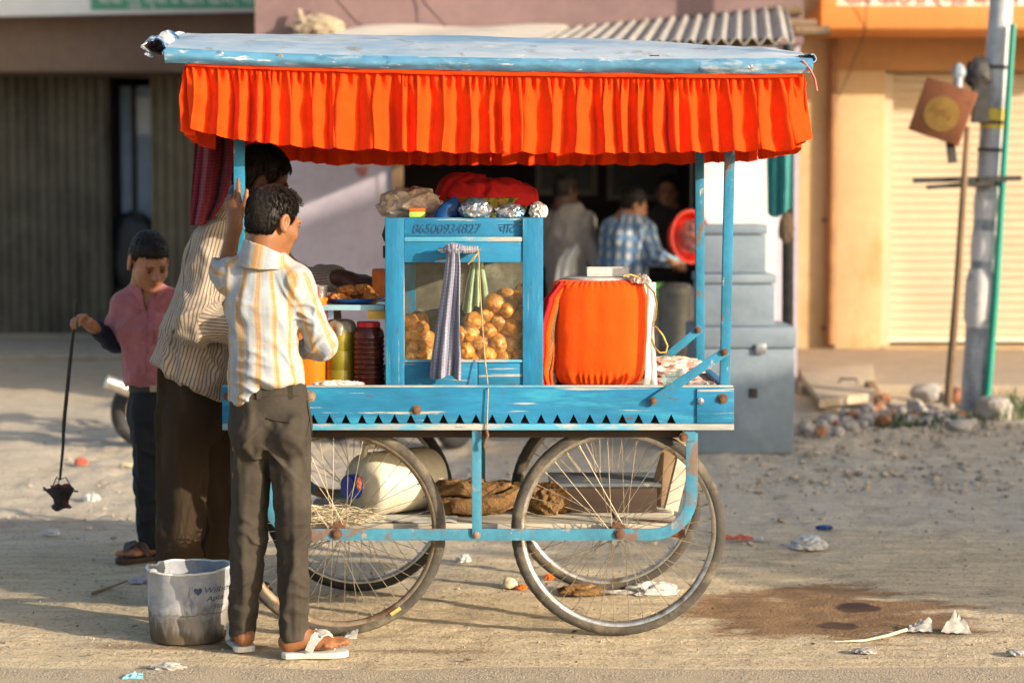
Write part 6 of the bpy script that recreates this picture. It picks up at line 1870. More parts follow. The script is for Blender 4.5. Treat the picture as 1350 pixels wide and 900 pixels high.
def add_foot(S, ankle, d, L, sole_z=.02, side=1):
    """ankle above the heel; d horizontal direction of the toes; side +1: big toe on the left of d"""
    d = Vector(d); d.z = 0; d.normalize(); l = Vector((-d.y, d.x, 0))*side
    a = Vector(ankle); base = Vector((a.x, a.y, sole_z))
    S.cone(a, base-d*L*.06+V(0, 0, L*.16), L*.125, L*.135, .01)
    S.ell(base-d*L*.12+V(0, 0, L*.13), (L*.14, L*.14, L*.13), None, .012)
    S.cone(a-V(0, 0, L*.05), base+d*L*.34+V(0, 0, L*.15), L*.13, L*.12, .02)
    S.seg(base-d*L*.10+V(0, 0, L*.11), base+d*L*.50+V(0, 0, L*.10), (L*.13, L*.11), (L*.20, L*.10), l, .02)
    for i in range(5):
        o = (.155-.085*i)*L; tl = (.18, .17, .14, .11, .08)[i]*L; r = (.062, .045, .042, .040, .036)[i]*L
        q = base+d*L*(.56-.03*i)+l*o+V(0, 0, L*.09)
        S.cone(q, q+d*tl-V(0, 0, L*.02), r*1.1, r, .004)

def stubble(mb, P, s, frame, n, seed, length=.03, crown=(0, -.06, .095), face_cut=None, lift=.35, wid=.0016, rx=(.081, .102, .092), fringe=0.0):
    """short hair locks over the scalp, combed away from the crown"""
    rs = random.Random(seed); r, f, u = frame
    cw = P(*crown)
    for _ in range(n):
        while True:
            th = rs.uniform(0, 2*PI); z = rs.uniform(-.55, 1)
            q = math.sqrt(max(0, 1-z*z)); x, y = q*math.cos(th), q*math.sin(th)
            if face_cut(x*rx[0], y*rx[1]-.012, z*rx[2]+.035): break
        base = P(x*rx[0]*.985, y*rx[1]*.985-.012, z*rx[2]*.985+.035)
        nrm = (r*(x/rx[0])+f*(y/rx[1])+u*(z/rx[2])).normalized()
        t = (base-cw); t = t-nrm*t.dot(nrm)
        t = t.normalized() if t.length > 1e-5 else f
        jit = Vector((rs.gauss(0, .3), rs.gauss(0, .3), rs.gauss(0, .3)))
        t = (t+jit); t = (t-nrm*t.dot(nrm)).normalized()
        L = length*s*rs.uniform(.6, 1.25)
        side = nrm.cross(t)*wid*s*rs.uniform(.7, 1.6)
        lf = lift*rs.uniform(.4, 1.4)
        p1 = base+t*L*.45+nrm*L*lf*.45; p2 = base+t*L+nrm*L*lf*.45
        mb.add([base-side, base+side, p1+side*.9, p2, p1-side*.9], [(0, 1, 2, 3, 4)])

def locks(mb, p, q, c, crown, n, seed, length, wid, lift=.3):
    """hair locks rooted on the outside of the hair cap, combed away from the crown"""
    rs = random.Random(seed); nr = vnormals(p, q)
    c = np.array(c); out = np.sign(((p-c)*nr).sum(1).sum()) or 1; nr = nr*out
    good = np.where(((p-c)*nr).sum(1) > .55*np.linalg.norm(p-c, axis=1))[0]
    for _ in range(n):
        i = good[rs.randrange(len(good))]
        b = Vector(p[i]); nn = Vector(nr[i])
        t = (b-crown); t = t-nn*t.dot(nn); t = t.normalized() if t.length > 1e-5 else Vector((1, 0, 0))
        t = t+Vector((rs.gauss(0, .16), rs.gauss(0, .16), rs.gauss(-.1, .16))); t = (t-nn*t.dot(nn)).normalized()
        L = length*rs.uniform(.6, 1.3); sd = nn.cross(t)*wid*rs.uniform(.7, 1.6); lf = lift*rs.uniform(.3, 1.3)
        b = b-nn*.002; p1 = b+t*L*.45+nn*L*lf*.6; p2 = b+t*L+nn*L*lf*.5
        mb.add([b-sd, b+sd, p1+sd*.9, p2, p1-sd*.9], [(0, 1, 2, 3, 4)])

def limb_uv(p, bones):
    """cloth coordinates: nearest bone, angle*radius and length"""
    best = np.full(len(p), 1e9); out = np.zeros((len(p), 3))
    for bi, (a, b, r, xd, ph) in enumerate(bones):
        a = np.array(a, float); b = np.array(b, float); z = b-a; L = np.linalg.norm(z); z /= L
        x = np.array(xd, float); x -= z*(x@z); x /= np.linalg.norm(x); y = np.cross(z, x)
        q = p-a; t = q@z; tc = np.clip(t, 0, L); w = q-np.outer(tc, z)
        d = np.linalg.norm(w, axis=1)-r
        ang = np.arctan2(w@y, w@x)
        m = d < best
        best = np.where(m, d, best)
        out[m, 0] = ang[m]*r+ph; out[m, 1] = t[m]; out[m, 2] = bi
    return out

def cloth(name, S, mt, parent, bones=None, wr=0.006, fold_dirs=None, seed=0, extra=None, fine=.0006):
    p, q = S.mesh()
    n = vnormals(p, q)
    vol = np.einsum('ij,ij->i', p[q[:, 0]], np.cross(p[q[:, 1]], p[q[:, 2]])).sum()
    if vol < 0: n = -n
    st = limb_uv(p, bones) if bones else None
    d = fine*fbm(p*45+seed, 3)
    pw = p+.02*np.stack([pn(p*9+seed), pn(p*9+seed+7), pn(p*9+seed+13)], 1)
    for (dr, fa, fl, amp, cen, rad) in (fold_dirs or []):
        # creases run along dr; fa: frequency across, fl: along
        dr = np.array(Vector(dr).normalized()); al = pw@dr
        ac = pw-np.outer(al, dr)
        Q = ac*fa+np.outer(al, dr)*fl+seed
        w = 1.0 if cen is None else np.exp(-((p-np.array(cen))**2).sum(1)/rad**2)
        rg = np.exp(-(pn(Q)/.20)**2)*1.5-.45
        d = d+amp*w*rg
    if wr: d = d+wr*fbm(pw*7+seed*3, 3)
    if extra is not None: d = d+extra(p)
    p = p+n*d[:, None]
    return quads_obj(name, p, q, mt, parent, {'st': st} if st is not None else None)

def skin_obj(name, S, mt, parent, lipP=None, s=1.0):
    p, q = S.mesh()
    tint = np.zeros(len(p))
    if lipP is not None:
        c = np.array(lipP(0, .098, -.0655)); dd = (p-c)/s
        tint = np.clip(1.3-np.linalg.norm(dd, axis=1)/.020, 0, 1)
        for sx in (-1, 1):
            e = np.array(lipP(sx*.030, .092, -.004)); tint = np.maximum(tint, .8*np.clip(1.4-np.linalg.norm((p-e)/s, axis=1)/.017, 0, 1))
    return quads_obj(name, p, q, mt, parent, {'tint': tint})

def eyes(P, s, frame, parent, body, closed=.5):
    r, f, u = frame
    for sx in (-1, 1):
        c = P(sx*.030, .0842, -.0095)
        e = MB().sphere(c, .0074*s, 16, 10).build('eye', M['eye'], body)
        MB().sphere(c+(f*.0030-u*.0010)*s, .0056*s, 12, 8).build('iris', M['iris'], e)
        mb = MB()
        pts = [P(sx*(.030+.0150*math.cos(a)), .0875+.0035*math.sin(a), -.0035+.0050*math.sin(a)) for a in [R(x) for x in range(0, 181, 20)]]
        mb.tube(pts, .0013*s, 6); mb.build('lashes', M['hair'], e)

def brows(mb, P, s):
    for sx in (-1, 1):
        mb.tube([P(sx*.012, .0940, .0125), P(sx*.028, .0928, .0175), P(sx*.044, .0795, .0155)], [.0018*s, .0024*s, .0012*s], 8)

def hair_cap(P, Mh, s, lo, hi, cut, h=.004, rx=(.0805, .101, .0915), seed=0, bumps=.004):
    S = Sdf(lo, hi, h)
    S.ell(P(0, -.012, .035), np.array(rx)*s, Mh, 0)
    S.ell(P(0, -.04, .0), np.array((.074, .066, .080))*s, Mh, .01*s)
    c0 = np.array(P(0, 0, 0)); Mi = Mh
    def fn(X, Y, Z):
        q = np.stack([X-c0[0], Y-c0[1], Z-c0[2]], -1)@Mi/s
        return cut(q[..., 0], q[..., 1], q[..., 2])*s
    S.cut(fn)
    p, q = S.mesh(); n = vnormals(p, q)
    p = p+n*(bumps*fbm(p*70+seed, 3))[:, None]
    return p, q

def smax(*a):
    m = a[0]
    for b in a[1:]: m = np.maximum(m, b)
    return m
def boy_hairline(x, y, z):
    """< 0 inside the hair: z above a line that falls from the forehead to the nape"""
    ax_ = np.abs(x)
    line = np.where(y > .045, .062, np.where(y > .012, .008+.03*(y-.012)/.033*1.6, np.where(y > -.03, .010-.0*y, -.052)))
    # smooth hairline: front high, sideburn, behind the ear down to the nape
    line = np.interp(y, [-.12, -.06, -.035, -.028, .012, .022, .045, .075, .1], [-.055, -.055, -.045, .022, .012, -.012, .048, .070, .074])
    return line-z

def person(label, name='person', loc=(0, 0, 0), group=None):
    return thing(name, label, 'person', loc, group)

def sandal(parent, heel, d, L, w, side=1, sole='sole', strap='sole', th=.020, z0=.002):
    d = Vector(d); d.z = 0; d.normalize(); l = Vector((-d.y, d.x, 0))*side
    b = Vector((heel.x, heel.y, 0))
    prof = [(-.16, 0), (-.145, .30), (-.08, .42), (.05, .42), (.25, .37), (.45, .46), (.62, .52), (.74, .40), (.80, .12), (.80, -.10), (.74, -.34), (.58, -.46), (.40, -.44), (.2, -.36), (.03, -.40), (-.09, -.40), (-.148, -.25)]
    Mx = Matrix(((d.x, l.x, 0, b.x), (d.y, l.y, 0, b.y), (0, 0, 1, z0), (0, 0, 0, 1)))
    o = MB().prism([(x*L, y*w) for x, y in prof], Mx, th).build('sandal', M[sole], parent, bevel=.004)
    mb = MB(); z1 = z0+th
    toe = b+d*L*.60+l*w*.12+V(0, 0, z1)
    for sg in (1, -1):
        pts = []
        for k in range(9):
            t = k/8
            side_p = b+d*L*(.24)+l*(sg*w*.50)+V(0, 0, z1-.002)
            p = toe.lerp(side_p, t); hgt = L*.27*math.sin(PI*min(1, .10+t*.88))**.6
            p = p+V(0, 0, hgt)+l*sg*w*.05*math.sin(PI*t)
            pts.append(p)
        n_ = len(pts)
        for i in range(n_-1):
            a, c = pts[i], pts[i+1]
            if (c-a).length > 1e-4:
                wd = .015+.012*math.sin(PI*i/(n_-1))
                dirv = (c-a); upv = Vector((0, 0, 1))+l*sg*(.9 if i > 4 else .25)
                mb.bar(a-dirv*.12, c+dirv*.12, wd*1.3, .0035, upv)
    mb.tube([toe-V(0, 0, .004), toe+V(0, 0, L*.10)], .004, 8)
    mb.build('strap', M[strap], o)
    return o

# ------------------------------------------------------------------ 1. boy in the checked shirt (seen from behind)
def make_boy():
    t = person('boy in white and yellow checked shirt and taupe trousers holding the front left cart post', loc=(W(355, 545, 6.26).x, 6.26, 0))
    fL, fR = G(318, 857), G(385, 868)
    hc = W(360, 291, 6.26); face = V(.68, .73, -.24); hup = V(.18, .14, 1)
    neck = W(349, 345, 6.26); chest = W(345, 405, 6.25); waist = W(349, 490, 6.26); pel = W(356, 548, 6.265)
    shL, shR = W(303, 364, 6.275), W(391, 370, 6.245)
    elL, wrL = W(297, 358, 6.43), W(310, 294, 6.435)
    elR, wrR = W(425, 453, 6.285), W(396, 462, 6.42)
    hipL, hipR = W(331, 560, 6.275), W(381, 560, 6.255)
    knL, knR = W(327, 705, 6.285), W(388, 705, 6.245)
    anL, anR = W(321, 838, 6.33), W(390, 842, 6.235)
    anL.z = max(anL.z, .085); anR.z = max(anR.z, .085)
    lo = (-1.05, 6.0, -.01); hi = (-.42, 6.62, 1.56)
    S = Sdf(lo, hi, .0042)
    P, Mh, s, fr = add_head(S, hc, face, hup, .208)
    S.cone(P(0, -.022, -.06), neck, .048, .050, .02)
    S.seg(neck+V(0, 0, -.03), chest, (.085, .05), (.090, .06), (1, 0, 0), .04)
    S.seg(chest, pel, (.092, .060), (.105, .075), (1, 0, 0), .03)
    S.cone(shL, elL, .036, .030, .02); S.cone(elL, wrL, .030, .021, .006)
    S.cone(shR, elR, .036, .030, .02); S.cone(elR, wrR, .030, .021, .006)
    hd = (W(306, 262, 6.455)-wrL).normalized()
    add_hand(S, wrL, hd, V(-.42, -.9, .05), .158, 1, (.10, .75, .95, 1.1), .02, (.75, -.25))
    add_hand(S, wrR, V(-.6, .5, .15), V(.1, -.3, 1), .150, 1, (.7, .8, .8, .9), .1)
    for h_, k_, a_ in ((hipL, knL, anL), (hipR, knR, anR)):
        S.cone(h_, k_, .066, .046, .02); S.cone(k_, a_, .044, .030, .01)
    dL, dR = V(-.30, .95, 0), V(.985, .10, 0)
    add_foot(S, anL, dL, .205, .026, -1); add_foot(S, anR, dR, .215, .026, 1)
    body = skin_obj('body', S, M['skin_a'], t, P, s)
    eyes(P, s, fr, t, body)
    # hair
    hl = [hc[i]-.16 for i in range(3)]; hh_ = [hc[i]+.17 for i in range(3)]
    p, q = hair_cap(P, Mh, s, hl, hh_, boy_hairline, .0035, seed=3, bumps=.0006, rx=(.080, .101, .092))
    ho = quads_obj('hair', p, q, M['hair'], t)
    mb = MB()
    fc = lambda x, y, z: boy_hairline(np.array(x), np.array(y), np.array(z)) < -.004
    locks(mb, p, q, P(0, -.012, .02), P(.01, -.055, .12), 11000, 4, .019, .0009, .18)
    # longer quiff over the forehead
    rs = random.Random(8); r_, f_, u_ = fr
    for _ in range(700):
        b = P(rs.uniform(-.055, .055), rs.uniform(.045, .086), 0); 
        x = rs.uniform(-.055, .055); y = rs.uniform(.03, .064)
        z = .035+.094*math.sqrt(max(0, 1-(x/.084)**2-((y+.012)/.107)**2))
        b = P(x, y, z); d = (f_*.9+u_*rs.uniform(-.1, .5)+r_*(rs.gauss(.1, .35))).normalized(); L = rs.uniform(.010, .022)*s
        sd = d.cross(u_).normalized()*.0016*s
        mb.add([b-sd, b+sd, b+d*L*.6+u_*L*.12+sd, b+d*L-u_*L*.10, b+d*L*.6+u_*L*.12-sd], [(0, 1, 2, 3, 4)])
    brows(mb, P, s)
    mb.build('hair_locks', M['hair'], ho, smooth=False, fix=False)
    # shirt
    C = Sdf(lo, hi, .0045)
    C.seg(neck+V(0, .0, -.015), chest, (.086, .058), (.108, .080), (1, .0, 0), .05)
    C.seg(chest, waist, (.108, .081), (.108, .086), (1, 0, 0), .03)
    C.seg(waist, pel+V(0, 0, .01), (.110, .094), (.140, .120), (1, 0, 0), .03)
    C.cone(neck+V(.03, 0, -.02), shR, .043, .045, .05); C.cone(neck+V(-.03, 0, -.02), shL, .043, .045, .05)
    C.cone(shL, elL, .050, .047, .03); C.cone(elL+V(0, 0, -.012), elL+(wrL-elL)*.16, .048, .047, .015)
    C.cone(shR, elR, .049, .044, .03); C.cone(elR, wrR+(elR-wrR)*.12, .045, .034, .012)
    C.plane(elL+(wrL-elL)*.20, wrL-elL) if False else None
    # cuffs cut square
    nL = np.array((wrL-elL).normalized()); pL = np.array(elL+(wrL-elL)*.22)
    nR = np.array((wrR-elR).normalized()); pR = np.array(wrR+(elR-wrR)*.10)
    def cuffs(X, Y, Z):
        a = (X-pL[0])*nL[0]+(Y-pL[1])*nL[1]+(Z-pL[2])*nL[2]
        da = np.sqrt((X-pL[0])**2+(Y-pL[1])**2+(Z-pL[2])**2)
        b = (X-pR[0])*nR[0]+(Y-pR[1])*nR[1]+(Z-pR[2])*nR[2]
        db = np.sqrt((X-pR[0])**2+(Y-pR[1])**2+(Z-pR[2])**2)
        return np.maximum(np.where(da < .085, a, -.05), np.where(db < .06, b, -.05))
    C.cut(cuffs)
    # shirt tail: hangs lower at the left
    zl, zr_ = wz(531, 6.2), wz(506, 6.2); xl_, xm_ = wx(318, 6.2), wx(348, 6.2)
    def hem(X, Y, Z):
        e = np.clip((X-xl_)/(xm_-xl_), 0, 1); e = e*e*(3-2*e)
        return (zl+(zr_-zl)*e+.004*np.sin(X*60))-Z
    C.cut(hem)
    # collar
    K1 = neck+V(.004, -.002, .012)
    cz = Sdf(lo, hi, .0045)
    bones = [(neck+V(0, 0, .02), pel, .118, (0, -1, 0), .012), (shL, elL, .05, (0, 0, 1), .03), (elL, wrL, .048, (0, -1, 0), 0), (shR+V(.02, 0, -.03), elR, .05, (.5, -1, 0), .05), (elR, wrR, .045, (0, 0, -1), 0)]
    folds = [((.5, 0, -1), 16, 5, .006, tuple(W(375, 470, 6.17)), .10), ((1, 0, -.25), 18, 4, .009, tuple(W(345, 505, 6.17)), .10), ((-.4, 0, 1), 16, 4, .007, tuple(W(385, 395, 6.17)), .07),
             ((1, 0, .8), 20, 5, .008, tuple(elR), .09), ((.1, 0, 1), 12, 2.5, .004, None, 1), ((1, 0, -.6), 17, 4, .006, tuple(W(310, 430, 6.18)), .09), ((1, 0, -.5), 22, 5, .008, tuple(W(405, 420, 6.2)), .06)]
    cloth('shirt', C, M['shirt_a'], t, bones, .003, folds, 2, fine=.0004)
    C2 = Sdf([hc.x-.15, 6.1, neck.z-.07], [hc.x+.15, 6.45, neck.z+.14], .0035)
    nb = P(0, -.028, -.070); na = neck.lerp(P(0, -.026, -.125), .5); nd_ = (nb-na).normalized()
    C2.cone(na-nd_*.035, na+nd_*.060, .086, .062, 0)
    C2.plane(na+nd_*.034, nd_+fr[1]*.42)
    C2.plane(na-nd_*.022, -nd_)
    C2.cone(na-nd_*.06, na+nd_*.10, .070, .050, 0, 's')
    cloth('collar', C2, M['shirt_a'], t, [(neck-V(0, 0, .05), neck+V(.02, .01, .06), .066, (0, -1, 0), .05)], .001, None, 5)
    # trousers
    T = Sdf(lo, hi, .0045)
    wb = wz(503, 6.26)
    T.seg(W(353, 500, 6.265), W(356, 555, 6.265), (.112, .088), (.126, .100), (1, 0, 0), .0)
    T.seg(W(334, 560, 6.275), knL, (.066, .082), (.0515, .056), (1, 0, 0), .025); T.seg(knL, anL+V(-.002, 0, -.02), (.0515, .056), (.0435, .047), (1, 0, 0), .02)
    T.seg(W(380, 560, 6.255), knR, (.066, .084), (.0505, .056), (1, 0, 0), .025); T.seg(knR, anR+V(.0, 0, -.02), (.0505, .056), (.0440, .048), (1, 0, 0), .02)
    T.ell(W(335, 572, 6.215), (.062, .055, .07), None, .03); T.ell(W(380, 572, 6.20), (.064, .055, .07), None, .03)
    T.cut(lambda X, Y, Z: np.maximum(Z-wb, np.where(X < wx(358, 6.3, 840), wz(837, 6.33)+.004*np.sin(X*90), wz(842, 6.24))-Z))
    cr = W(356, 612, 6.2)
    tf = [((-.8, 0, -1), 17, 5, .008, tuple(W(340, 600, 6.2)), .09), ((.9, 0, -1), 17, 5, .008, tuple(W(378, 600, 6.18)), .09), ((1, 0, -.3), 20, 5, .007, tuple(knL+V(0, -.05, -.02)), .10), ((1, 0, .3), 20, 5, .006, tuple(knR+V(0, -.05, 0)), .11),
          ((1, 0, .25), 18, 5, .007, tuple(anL+V(0, -.04, .07)), .09), ((1, 0, -.2), 18, 5, .006, tuple(anR+V(0, -.04, .10)), .10), ((.05, 0, 1), 9, 1.5, .006, None, 1)]
    def crease(p):
        # soft front and back crease lines of the legs
        d = 0
        for k_, a_ in ((knL, anL), (knR, anR)):
            tt = np.clip((p[:, 2]-a_.z)/(k_.z+.2-a_.z), 0, 1); cx = a_.x+(k_.x-a_.x)*tt
            d = d+.005*np.exp(-((p[:, 0]-cx-.004)/.010)**2)*np.exp(-((p[:, 2]-.33)/.33)**2)
        return d
    tr = cloth('trousers', T, M['trouser_a'], t, None, .003, tf, 9, crease, fine=.0004)
    # waistband, loops, pocket welt and side seam follow the cloth
    dg = bpy.context.evaluated_depsgraph_get(); bv = BVHTree.FromObject(tr, dg); o0 = origin_of(t)
    def hit(px, py, off=.002):
        pt_ = W(px, py, 6.0); q = bv.ray_cast(pt_-o0, (pt_-V(0, 0, HCAM)).normalized())
        return (q[0]+o0+q[1]*off) if q[0] is not None else W(px, py, 6.16)
    def strip(name, pts, r, mt, fl=1.0):
        return MB().tube([hit(a, b) for a, b in pts], r, 6).build(name, mt, tr)
    dark = mat('trouser_seam', (.035, .026, .02), .9, bump=0)
    strip('pocket_welt', [(352, 551), (362, 554), (374, 556), (382, 557)], .0028, dark)
    strip('side_seam', [(404, 528), (408, 552), (411, 575)], .0022, dark)
    strip('waist_seam', [(334, 524), (352, 522), (372, 521), (392, 521), (403, 522)], .0018, dark)
    for px in (341, 382):
        mb = MB(); a, b = hit(px, 508, .003), hit(px+1, 526, .003); mb.bar(a, b, .016, .004, (0, -1, 0)); mb.build('belt_loop', M['trouser_a'], tr)
    sandal(t, Vector((anR.x-.012, anR.y, 0)), dR, .225, .088, 1)
    sandal(t, Vector((anL.x-.0, anL.y-.0, 0)), dL, .215, .085, -1)
    return t
make_boy()

# ------------------------------------------------------------------ 2. vendor in the striped shirt, bending over the deck
def make_vendor():
    t = person('man in cream striped shirt bending over the snacks behind the checked shirt boy', loc=(W(255, 545, 7.14).x, 7.14, 0))
    hc = W(345, 238, 7.14); face = V(.93, .25, -.42); hup = V(.40, 0, .92)
    neck = W(320, 276, 7.13); chest = W(290, 345, 7.12); waist = W(262, 440, 7.13); pel = W(255, 512, 7.14)
    shN, shF = W(285, 318, 6.99), W(328, 312, 7.29)
    elN, wrN = W(258, 424, 6.93), W(330, 430, 6.90)
    elF, wrF = W(392, 372, 7.22), W(450, 366, 7.02)
    hpN, hpF = W(247, 535, 7.06), W(262, 535, 7.24)
    knN, knF = W(240, 650, 7.05), W(281, 650, 7.22)
    anN, anF = W(234, 765, 7.05), W(285, 757, 7.24)
    anN.z = .09; anF.z = .09
    lo = (-1.42, 6.70, -.01); hi = (-.40, 7.50, 1.70); h = .0055
    S = Sdf(lo, hi, h)
    P, Mh, s, fr = add_head(S, hc, face, hup, .232)
    S.cone(P(0, -.022, -.06), neck, .052, .056, .02)
    S.seg(neck, chest, (.12, .08), (.125, .095), (.1, 1, 0), .05); S.seg(chest, waist, (.125, .095), (.12, .09), (.1, 1, 0), .04); S.seg(waist, pel, (.12, .09), (.10, .085), (.1, 1, 0), .04)
    S.cone(shN, elN, .046, .038, .03); S.cone(elN, wrN, .038, .027, .01)
    S.cone(shF, elF, .046, .038, .03); S.cone(elF, wrF, .038, .027, .01)
    add_hand(S, wrF, V(.93, -.12, -.05), V(.25, -.25, .95), .190, 1, (.42, .48, .52, .50), .16, (.55, .5))
    add_hand(S, wrN, V(.9, .2, -.1), V(0, -.8, .5), .185, 1, (.5, .5, .5, .5), .1)
    for a, b, c in ((hpN, knN, anN), (hpF, knF, anF)):
        S.cone(a, b, .060, .050, .03); S.cone(b, c, .048, .036, .01)
    add_foot(S, anN, V(1, -.1, 0), .25, .022, 1); add_foot(S, anF, V(1, .1, 0), .25, .022, -1)
    body = skin_obj('body', S, M['skin_c'], t, P, s)
    eyes(P, s, fr, t, body)
    p, q = hair_cap(P, Mh, s, [hc[i]-.17 for i in range(3)], [hc[i]+.18 for i in range(3)], boy_hairline, .0045, seed=5, rx=(.083, .105, .097), bumps=.0008)
    ho = quads_obj('hair', p, q, M['hair'], t)
    mb = MB(); fc = lambda x, y, z: boy_hairline(np.array(x), np.array(y), np.array(z)) < -.004
    locks(mb, p, q, P(0, -.012, .02), P(0, -.055, .12), 4500, 6, .018, .0014); brows(mb, P, s)
    mb.build('hair_locks', M['hair'], ho, smooth=False, fix=False)
    C = Sdf(lo, hi, h)
    xd = (.15, 1, 0)
    C.seg(neck+V(-.01, 0, -.01), chest, (.11, .080), (.165, .120), xd, .05)
    C.seg(chest, waist, (.165, .120), (.160, .125), xd, .04); C.seg(waist, pel+V(-.005, 0, -.02), (.164, .132), (.188, .172), xd, .04)
    C.cone(neck+V(0, -.03, 0), shN, .055, .062, .05); C.cone(neck+V(0, .03, 0), shF, .055, .062, .05)
    C.cone(shN, elN, .070, .068, .03); C.cone(elN, wrN, .068, .052, .02)
    C.cone(shF, elF, .068, .058, .03); C.cone(elF, wrF+(elF-wrF)*.05, .058, .042, .02)
    pF = np.array(wrF+(elF-wrF)*.08); nF = np.array((wrF-elF).normalized())
    x0, z0 = wx(203, 7.05), wz(480, 7.05); x1, z1 = wx(295, 7.05), wz(527, 7.05)
    def cutf(X, Y, Z):
        b = (X-pF[0])*nF[0]+(Y-pF[1])*nF[1]+(Z-pF[2])*nF[2]
        db = np.sqrt((X-pF[0])**2+(Y-pF[1])**2+(Z-pF[2])**2)
        hem = z0+(z1-z0)*np.clip((X-x0)/(x1-x0), -.2, 1.1)+.006*np.sin(X*40+Y*30)-Z
        return np.maximum(np.where(db < .075, b, -.05), np.where(X < wx(330, 7.0), hem, -.05))
    C.cut(cutf)
    C2n = neck+V(.0, 0, .0)
    bones = [(neck, pel, .15, (0, -1, 0), 0), (shN, elN, .066, (0, -1, 0), .004), (elN, wrN, .06, (0, -1, 0), .0), (shF, elF, .06, (0, -1, 0), 0), (elF, wrF, .055, (0, -1, 0), 0)]
    folds = [((1, -.2, .25), 12, 3, .014, tuple(elN+V(.02, -.05, .02)), .12), ((.25, 0, 1), 9, 2, .008, None, 1), ((1, 0, -.45), 12, 3, .014, tuple(W(265, 470, 7.0)), .14), ((-.4, 0, 1), 12, 3, .010, tuple(W(262, 350, 6.95)), .10), ((1, 0, -.8), 13, 3, .008, tuple(W(240, 450, 7.0)), .1)]
    cloth('shirt', C, M['shirt_b'], t, bones, .004, folds, 4)
    C3 = Sdf([neck.x-.15, 6.95, neck.z-.10], [neck.x+.16, 7.32, neck.z+.12], .005)
    up3 = V(.30, 0, .95); C3.cone(neck-up3*.03, neck+up3*.04, .078, .070, 0); C3.plane(neck+up3*.032, up3+V(.2, 0, 0)); C3.plane(neck-up3*.035, -up3); C3.cone(neck-up3*.04, neck+up3*.07, .068, .062, 0, 's')
    cloth('collar', C3, M['shirt_b'], t, [(neck-up3*.05, neck+up3*.05, .08, (0, -1, 0), 0)], .001, None, 5)
    T = Sdf(lo, hi, h)
    T.seg(W(255, 480, 7.14), W(255, 550, 7.14), (.145, .118), (.150, .126), xd, 0)
    T.seg(W(243, 550, 7.06), knN+V(.0, -.0, 0), (.092, .086), (.084, .072), xd, .03); T.seg(knN, anN+V(0, 0, -.01), (.084, .072), (.082, .068), xd, .02)
    T.seg(W(274, 550, 7.22), knF, (.092, .080), (.084, .062), xd, .03); T.seg(knF, anF+V(0, 0, -.01), (.084, .062), (.080, .058), xd, .02)
    T.cut(lambda X, Y, Z: np.maximum(Z-wz(488, 7.1), .055-Z))
    cloth('trousers', T, M['trouser_b'], t, None, .004, [((.05, 0, 1), 11, 1.3, .016, None, 1), ((.5, 0, 1), 9, 2, .010, tuple(W(270, 690, 7.0)), .2)], 14)
    sandal(t, Vector((anN.x, anN.y, 0)), V(1, -.1, 0), .26, .10, 1, 'sandal_dark', 'sandal_dark'); sandal(t, Vector((anF.x, anF.y, 0)), V(1, .1, 0), .26, .10, -1, 'sandal_dark', 'sandal_dark')
make_vendor()

